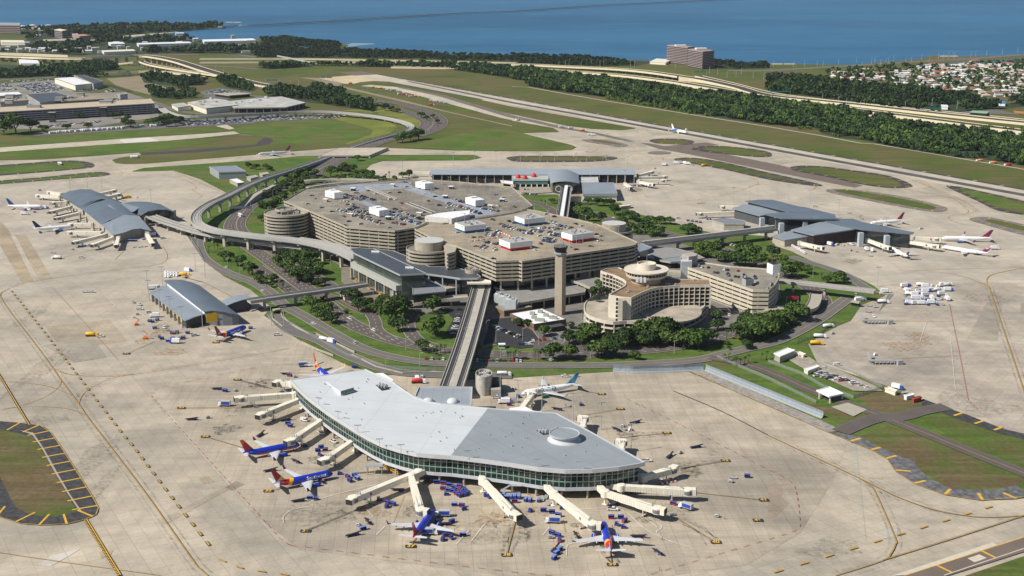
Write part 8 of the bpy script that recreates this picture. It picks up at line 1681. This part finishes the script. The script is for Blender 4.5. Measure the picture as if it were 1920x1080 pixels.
gear('r 801 905 0;c 818 907 0;r 832 909 -10;c 843 912 -20;c 853 917 -35;r 860 921 -40;c 866 926 -50;r 831 919 -10;c 842 922 -25;c 850 924 -40;r 856 929 -50;c 861 932 -55;r 867 929 -55;c 871 930 -60;t 837 929 10;c 872 922 -60;r 862 914 -30;c 876 927 -60','in the curved cart rows under the glass')
gear('l 852 949 0;r 866 951 -10;t 870 957 20;T 830 969 180;T 805 1003 0;B 832 985 -10;c 847 981 40;t 819 981 0;r 836 1007 10;c 830 1014 80;t 847 1011 -60;l 868 1006 20','around the jet between the catering trucks')
gear('l 936 932 0;l 945 931 80;l 950 936 0;l 958 935 80;l 966 934 80;l 974 935 80;r 965 943 0;l 986 940 70;l 994 941 70;l 1010 941 80;t 910 931;t 917 934;t 994 960 70;c 1019 960 0;c 1035 963 -5;r 1047 969 -20;t 1054 955 0;T 1037 981 175;D 1024 934 80;D 1018 938 80;D 1030 946 60','under the glass front right of the middle')
gear('c 1035 1002 -35;c 1046 1007 -40;r 1049 1016 80;G 1032 1010 0;B 1040 1032 65;l 1049 1033 50;l 1044 1040 50;l 1039 1049 60;B 1081 1006 -80;r 1146 973 0;c 1164 973 0;r 1171 980 50;t 1157 986 -30;t 1169 991 0;B 1197 1008 -12;B 1234 1038 -65;p 1149 957 -10','around the jet with its tail to the camera')
gear('D 1149 945 25;B 1152 949 15;T 1286 955 140;r 1262 947 -25;G 1344 970 -30;G 1370 905 -30;D 1374 898 0;c 1401 896 -10;B 1305 840 15;G 1275 851;B 1255 857 60;p 1212 866 0;t 1186 925 0;G 1260 967 0;D 1236 925 20','on the right side of the near concourse')
gear('B 1191 794 20;G 1167 801;B 1156 807 -60;w 1182 808;B 1045 769 -40;D 1065 762;t 1090 761;c 972 746;p 1060 707 175;w 1082 707 10;G 964 731;K 944 705 0;D 1170 806','behind the grey roof and the green-lettered jet')
gear('B 407 731 -15;c 422 735 -20;G 441 734;T 421 762 178;B 360 788 0;G 390 785;T 570 688 10;B 536 703 -25;r 543 706 -20;G 552 708;t 663 690 -10;c 667 691 0','on the far left of the near concourse')
gear('X 290 595 185;s 280 587;s 261 573 -20;p 262 581;D 251 568;c 281 604 0;c 295 602;c 290 617;c 286 605;D 310 612 0;G 315 621;r 323 627 0;r 332 625 20;D 328 626 0;c 352 626 0;p 365 630 20;t 300 634;c 304 637;l 315 641 10;c 324 637 10;b 328 644 175;r 339 637 20;c 344 635 20;c 470 617 5;L 256 610 20;L 272 636 0;G 258 591;w 308 616','beside the barrel-roofed hangar')
gear('Y 172 631 0;p 188 632 0;p 172 549 0;D 160 549 0;p 153 484 0;p 520 629 10;X 46 403 0;K 107 486 180','alone on the open left apron')
gear(';'.join('W %g %g 60' % (312+(k % 5)*5.2,512+(k // 5)*4+(k % 5)*.6) for k in range(12))+';b 353 510 -30;Y 345 518 0;r 350 522;K 294 541 15;X 286 543 10','in the block of white carts above the hangar')
gear('b 622 644 -35;K 608 640 -25;s 588 609 -10','on the grey service road left of the guideway'); gear('p 931 747 0;r 941 750 10;X 945 757 180;X 782 715 100;R 784 719 0;G 792 708;r 955 761 0','in the yard by the fan tower')
gear('r 66 394;c 73 394;b 84 392 0;t 65 399;G 89 401;p 117 411;B 146 416;t 159 421 ;D 110 412;s 150 452;w 165 463;l 158 463;l 150 464;D 252 464 60;D 262 464 60;D 268 463 60;D 273 463 60;p 305 448;b 288 443;G 136 469;D 100 475 0;r 96 400;c 106 388;G 205 437;c 210 450;l 243 453 10;l 249 453 10;l 255 453 10;l 270 450 10;X 230 371;G 223 365;Y 238 372;w 256 371;c 75 358;D 232 377','around the left concourse')
gear(';'.join('W %g %g %d' % (1486+k*3.2,463+k*1.9,100) for k in range(8))+';b 1557 461 -60;s 1570 460;s 1580 461 80;s 1590 459;v 1597 460;G 1595 471;G 1606 473;b 1690 461;X 1624 470 90;X 1635 472 70;D 1632 481 -30;X 1865 468 0;s 1727 430;p 1528 388 0;D 1592 400 0;D 1617 411;D 1640 413;r 1662 462;s 1440 420;s 1448 421;p 1445 427','around the right concourse')
rg_=random.Random(4)
gear(';'.join('%s %g %g %d' % (rg_.choice('XXlbwDlGK'),1697+(k % 9)*10+rg_.uniform(-2,2),538+(k // 9)*8.5+rg_.uniform(-2,2),rg_.choice([0,15,90])) for k in range(44)),'in the crowded right apron equipment park',(0,1.5))
gear('K 1655 569 0;K 1552 615 20;K 1536 634 0;D 1529 645 0;Y 1530 647 0;G 1561 627;w 1638 595;D 1628 586;D 1642 577;D 1630 575;X 1660 549 0;v 1655 552 0;v 1569 686 0;w 1641 667;p 1500 671 0;b 1682 730 -40;D 1696 738;G 1545 692;X 1615 563 0;X 1610 566 20','along the edge of the empty right apron')
gear('O 1837 303 185;O 1862 307 185;R 1890 311 185','in the convoy on the perimeter track'); gear('c 1184 350 0;c 1190 349;c 1198 350;c 1206 350;c 1214 351;D 1220 345;c 1290 415 -10;c 1298 416 -10;c 1306 417 -10;c 1313 418 -10;c 1326 412 80;c 1332 412 80;s 1271 410;G 1228 317;D 1236 325;D 1259 348;D 1310 382 0;D 1318 381 0;X 1268 308;X 1275 307;b 1285 308;X 1290 309;Y 1320 312;b 1246 311;G 1300 310;G 1335 314;r 1240 341;t 1225 349','around the far concourse apron')
gear('R 658 157.5 0;O 700 165 0;Y 714 166.5 0;X 726 170;X 736 171;X 747 173;X 758 175;X 749 177.5;R 758 178.5;R 768 181;X 770 182.5;O 780 182;X 809 190;X 815 191;X 827 193;X 835 194.5;R 809 198;X 1070 242;O 1093 246 0;X 1107 254;X 1113 255;D 1139 251;X 1052 240;b 971 227','among the taxiway works near the runway',(0,.3))
# shuttle buses parked far left
T=thing('shuttle_bus','white shuttle bus','bus'); b=MB(); b.box((0,0,.5),(9.5,2.5,2.6)); b.taper((0,0,3.1),(9.3,2.3,.25),(8.8,1.8)); b.build('body',A_white,T); b=MB(); b.box((.3,0,1.6),(8.2,2.54,.9)); b.build('window',B_glass,T); b=MB(); wheels(b,8.4,2.3,.48); b.build('wheel',B_rub,T); K_bus=freeze(T)
for k in range(46):
 x=97+k*3.35+(8 if k > 11 else 0)+(6 if k > 32 else 0)+(18 if k > 37 else 0)+(16 if k > 41 else 0); y=250.5-(x-97)*.072; p=W(x,y+rv.uniform(-.3,.3)); put(K_bus,(p.x,p.y,.3),R(62),'white shuttle bus in the long row below the far left garage','shuttle buses parked in a row')
p=W(451,407); put(K_bus,(p.x,p.y,.5),R(120),'white bus driving on the parkway by the monorail','buses on the road')
# people
for x,y,v_,lb in ((1236,1070,V_or,'worker in an orange vest walking alone at the bottom'),(1080,989,V_or,'worker in an orange vest left of the tail-on jet'),(1148,990,V_or,'worker in an orange vest right of the nose of the tail-on jet'),(1359,974,V_ye,'worker in a lime vest by the yellow 46 box'),(1055,953,V_ye,'worker in a lime vest riding by the right gates'),(843,984,V_ye,'worker in a lime vest behind the wing of the middle jet'),(827,976,V_or,'worker in orange beside the catering truck'),(1242,1013,V_ye,'worker in a lime vest under the right wing tip'),(1174,802,V_ye,'worker in a lime vest behind the grey roof'),(579,834,V_or,'worker in orange by the tug at the red-bellied jet')): cone_person(x,y,v_,lb,rv.uniform(0,6))
# ---------------- lamps ----------------
def lamp_proto(name,cat,h,r,heads,arm=0):
 T=thing(name,name,cat); b=MB(); b.tube((0,0,0),(0,0,h),r,r*.7,6);
 if arm: b.beam((0,0,h),(arm,0,h+.5),.2,.2)
 b.build('pole',B_pole,T); b=MB()
 for k in range(heads): b.box(((k-(heads-1)/2)*1.0 if not arm else arm,0,h+(.1 if not arm else .35)),(.7,.6,.3))
 if not arm and heads > 1: b.box((0,0,h-.1),(heads*1.0,.2,.2))
 b.build('lamp_head',B_steel if arm else B_grey,T); return freeze(T)
K_roofl=lamp_proto('roof_lamp','lamp',8.5,.17,2); K_mast=lamp_proto('flood_light','floodlight',17,.25,5); K_st=lamp_proto('street_lamp','street lamp',10,.18,1,2.2); K_hi=lamp_proto('highway_lamp','lamp',15,.4,1,3); K_edge=lamp_proto('roof_floodlight','floodlight',4.5,.15,4)
for PO_,zn_ in ((OA,'on the weathered garage roof'),(OB,'on the tan garage roof')):
 P=WL(PO_,ZG); a=AG+R(38); ux,uy=Vector((math.cos(a),math.sin(a),0)),Vector((-math.sin(a),math.cos(a),0)); c_=ctr(P)
 for i in range(-9,10):
  for j in range(-9,10):
   q=c_+ux*i*21+uy*j*17
   if inside(q,inset(P,3)): put(K_roofl,(q.x,q.y,ZG),a,'slim lamp post '+zn_,'lamp posts on the garage roofs')
def poles(s,K,lb,g,z=0):
 for t in s.split(';'): x,y=[float(q) for q in t.split()]; p=W(x,y,z); put(K,(p.x,p.y,z),rv.uniform(-.5,.5),lb,g)
poles('509 611;533 616;300 581;319 596;342 616;380 614;280 564;277 545;305 537;367 511;385 523;132 358;164 353;191 356;284 384;971 762;1016 772;1074 788;1127 806;938 748;1183 848;1645 538;1374 380;1405 378;1420 374;1457 372;1478 375;1518 386;1572 404;1453 440;1528 440;1572 440;1611 436;1660 440;1176 318;1130 320;1080 312;1136 316;1171 345;976 316;1012 314;1040 312;1100 308;1160 308;930 308;890 308;850 310;755 326',K_mast,'tall multi-head floodlight mast on the apron edge','apron floodlight masts')
poles('598 760;634 786;671 812;712 838;752 849;877 860;1007 876;1086 881',K_edge,'small floodlight cluster on the near concourse roof edge','roof edge floodlights',ZR)
poles('655 624;761 657;724 700;787 688;1264 664;1107 673;1064 632;939 676;424 472;464 480;493 494;499 516;537 545;427 503;450 516;460 512;912 626;930 644;980 640;1157 436;1235 444;1250 462;1320 470;1452 486;1524 520;1455 572;1232 440;1110 402;1075 405;1025 388;560 470;620 500;700 560;870 640;1010 648;1330 640;1400 626;1410 610;470 392;512 372;652 340;632 318;700 262;727 243;556 150;640 195;655 203;680 170;689 172;710 183;715 185;740 190;503 405;530 390',K_st,'tall street lamp beside the landside roads','street lamps of the landside')
poles('1060 125;1067 122;1090 126;1109 124;1125 125;1132 124;1048 127;1153 122;1182 126;1190 127;1218 120;1250 124;1266 128;1330 138;1345 140;1363 146;1380 145;1390 140;1412 147;1432 150;1445 152;1465 158;1490 172;1510 178;1542 190;1572 196;1587 200;1613 205;1697 205;1747 200;1794 205;1835 125 ;1450 126;1487 126;1508 125;1532 125;1543 125;1572 122;1606 118;1616 127;1634 120;1640 118;1651 122;1661 120;1666 118;1675 115;1697 122;1709 116;1728 113;1742 116;1759 110;1768 112;1778 110;1787 108;1790 110;1820 108;1829 106;1850 104;1879 102;1908 99;320 125;335 128;372 130;405 135;420 140;438 150;455 160;470 165;490 170;505 172;525 175;545 165;560 162;120 128;95 135;185 110;235 118;300 110',K_hi,'tall thin highway lamp among the far ramps','highway lamps along the ramps')
# signs
def gantry(px,py,w,h,lb,m,red=False):
 p=W(px,py); T=thing('road_sign',lb,'road sign',p); b=MB();
 for s in (-1,1): b.box((p.x+s*w/2,p.y,0),(.5,.5,h))
 b.box((p.x,p.y,h),(w+.5,.5,.5)); b.build('frame',B_steel,T)
 for k in (-1,1): b=MB(); b.box((p.x+k*w*.24,p.y-.4,h-1.6),(w*.42,.2,2.6)); b.build('panel',m,T)
SG=mat('sign_green',(.01,.16,.12),.5,0); SR=mat('sign_red',(.48,.015,.03),.5,.1,.8); SB_=mat('sign_blue',(.10,.125,.15),.5,0)
for a in ((1485,573,9,7,'two red road sign panels right of the small garage',SR),(1447,500,8,6,'dark red and black sign panels beyond the small garage',mat('sign_dark_red',(.09,.01,.02),.5,0)),(1445,590,10,4,'red sign panels at the foot of the small garage',SR),(452,402,26,8,'blue-grey sign gantry over the parkway',SB_),(520,484,10,6,'dark twin road sign under the monorail',B_black),(1092,392,10,6,'dark blue sign boards at the road behind the garage',SB_),(1312,142,30,9,'green highway signs below the twin office towers',SG),(1462,180,40,9,'green highway signs beside the forest, middle one',SG),(1748,212,30,9,'green highway signs beside the forest, right one',SG),(612,152,26,8,'green road sign by the runway end',SG),(788,252,16,6,'blue sign gantry at the far bend of the parkway',SB_),(510,158,26,9,'green highway signs left of the runway end',SG),(1468,131,60,14,'pale arched toll gantry on the causeway',B_cream),(1778,114,50,12,'white arched gantry on the causeway at the right',B_cream),(438,50,60,16,'pale arched gantry on the bay bridge',B_cream)): gantry(*a)
# orange barriers and mesh fences
for (a,c_) in (((H6((5,740))),H6((390,690))),(H6((310,620)),H6((480,690)))):
 A,C=W(*a,ZG),W(*c_,ZG)
 for k in range(12): p=A.lerp(C,k/12); b=MB(); b.box((p.x,p.y,ZG),(1.9,.6,.9),ang(A,C)); o=b.build('road_barrier',G_org if k % 2 else A_white); tag(o,('orange' if k % 2 else 'white')+' plastic barrier in the line across the tan garage roof','barrier','barriers on the garage roof')
b=MB(); A,C=W(1238,909),W(1270,904);
for k in range(8): q=A.lerp(C,k/8); b.m=k % 2; b.box((q.x,q.y,0),((C-A).length/8,.7,.9),ang(A,C))
tag(b.build('road_barrier',[B_red,A_white]),'red and white striped barrier behind the longest boarding bridge','barrier')
M_mesh=bpy.data.materials.new('fence_mesh'); M_mesh.use_nodes=True; n,l=nt(M_mesh); n['Principled BSDF'].inputs['Base Color'].default_value=(.30,.32,.30,1); n['Principled BSDF'].inputs['Alpha'].default_value=.35
for pts,lb in (([(382,491),(372,470),(356,446)],'mesh fence at the edge of the left apron'),([(540,606),(590,635),(650,668),(720,690),(800,695),(960,693),(1149,691)],'long mesh fence between the perimeter road and the near apron'),([(1565,605),(1530,632),(1495,645)],'mesh fence curving beside the right tunnel'),([(1440,680),(1500,702),(1545,728),(1600,748),(1655,730),(1600,700),(1545,680)],'mesh fence round the rough car lot'),([(1345,672),(1440,712),(1530,757)],'mesh fence above the blast fence')):
 P=WL(pts); T=thing('mesh_fence',lb,'fence',ctr(P)); b=MB(); b.wall(P,.06,0,2.4); b.build('mesh',M_mesh,T); b=MB()
 for p,a in along(P,4): b.box((p.x,p.y,0),(.14,.14,2.6))
 b.build('post_row',B_steel,T)
# air: one even haze round the whole land, sky and sun outside
hz=bpy.data.materials.new('haze_air'); hz.use_nodes=True; n,l=nt(hz); n.remove(n['Principled BSDF']); v=n.new('ShaderNodeVolumePrincipled'); v.inputs['Color'].default_value=(.72,.82,.95,1); v.inputs['Density'].default_value=.00002; v.inputs['Anisotropy'].default_value=.2; l.new(v.outputs[0],n['Material Output'].inputs['Volume'])
b=MB(); b.box((0,6000,-2.5),(24000,16000,300)); tag(b.build('haze',hz),'thin blue summer haze over the whole airfield and bay','haze',None,'stuff')
drop_protos()
# ---------------- labels: number look-alikes from left to right ----------------
def ordn(n): return {1: 'first',2: 'second',3: 'third',4: 'fourth',5: 'fifth',6: 'sixth',7: 'seventh',8: 'eighth',9: 'ninth'}.get(n,'%d%s' % (n,'th' if 10 <= n % 100 <= 20 else {1: 'st',2: 'nd',3: 'rd'}.get(n % 10,'th')))
by={}
for o in scene.objects:
 if o.parent is None and o.get('label'): by.setdefault(o['label'],[]).append(o)
for lb,os_ in by.items():
 if len(os_) > 1:
  os_.sort(key=lambda o: PJ(o.location)[0])
  for i,o in enumerate(os_): o['label']='%s, %s from left' % (lb,ordn(i+1))
  for o in os_:
   if not o.get('group'): o['group']=lb
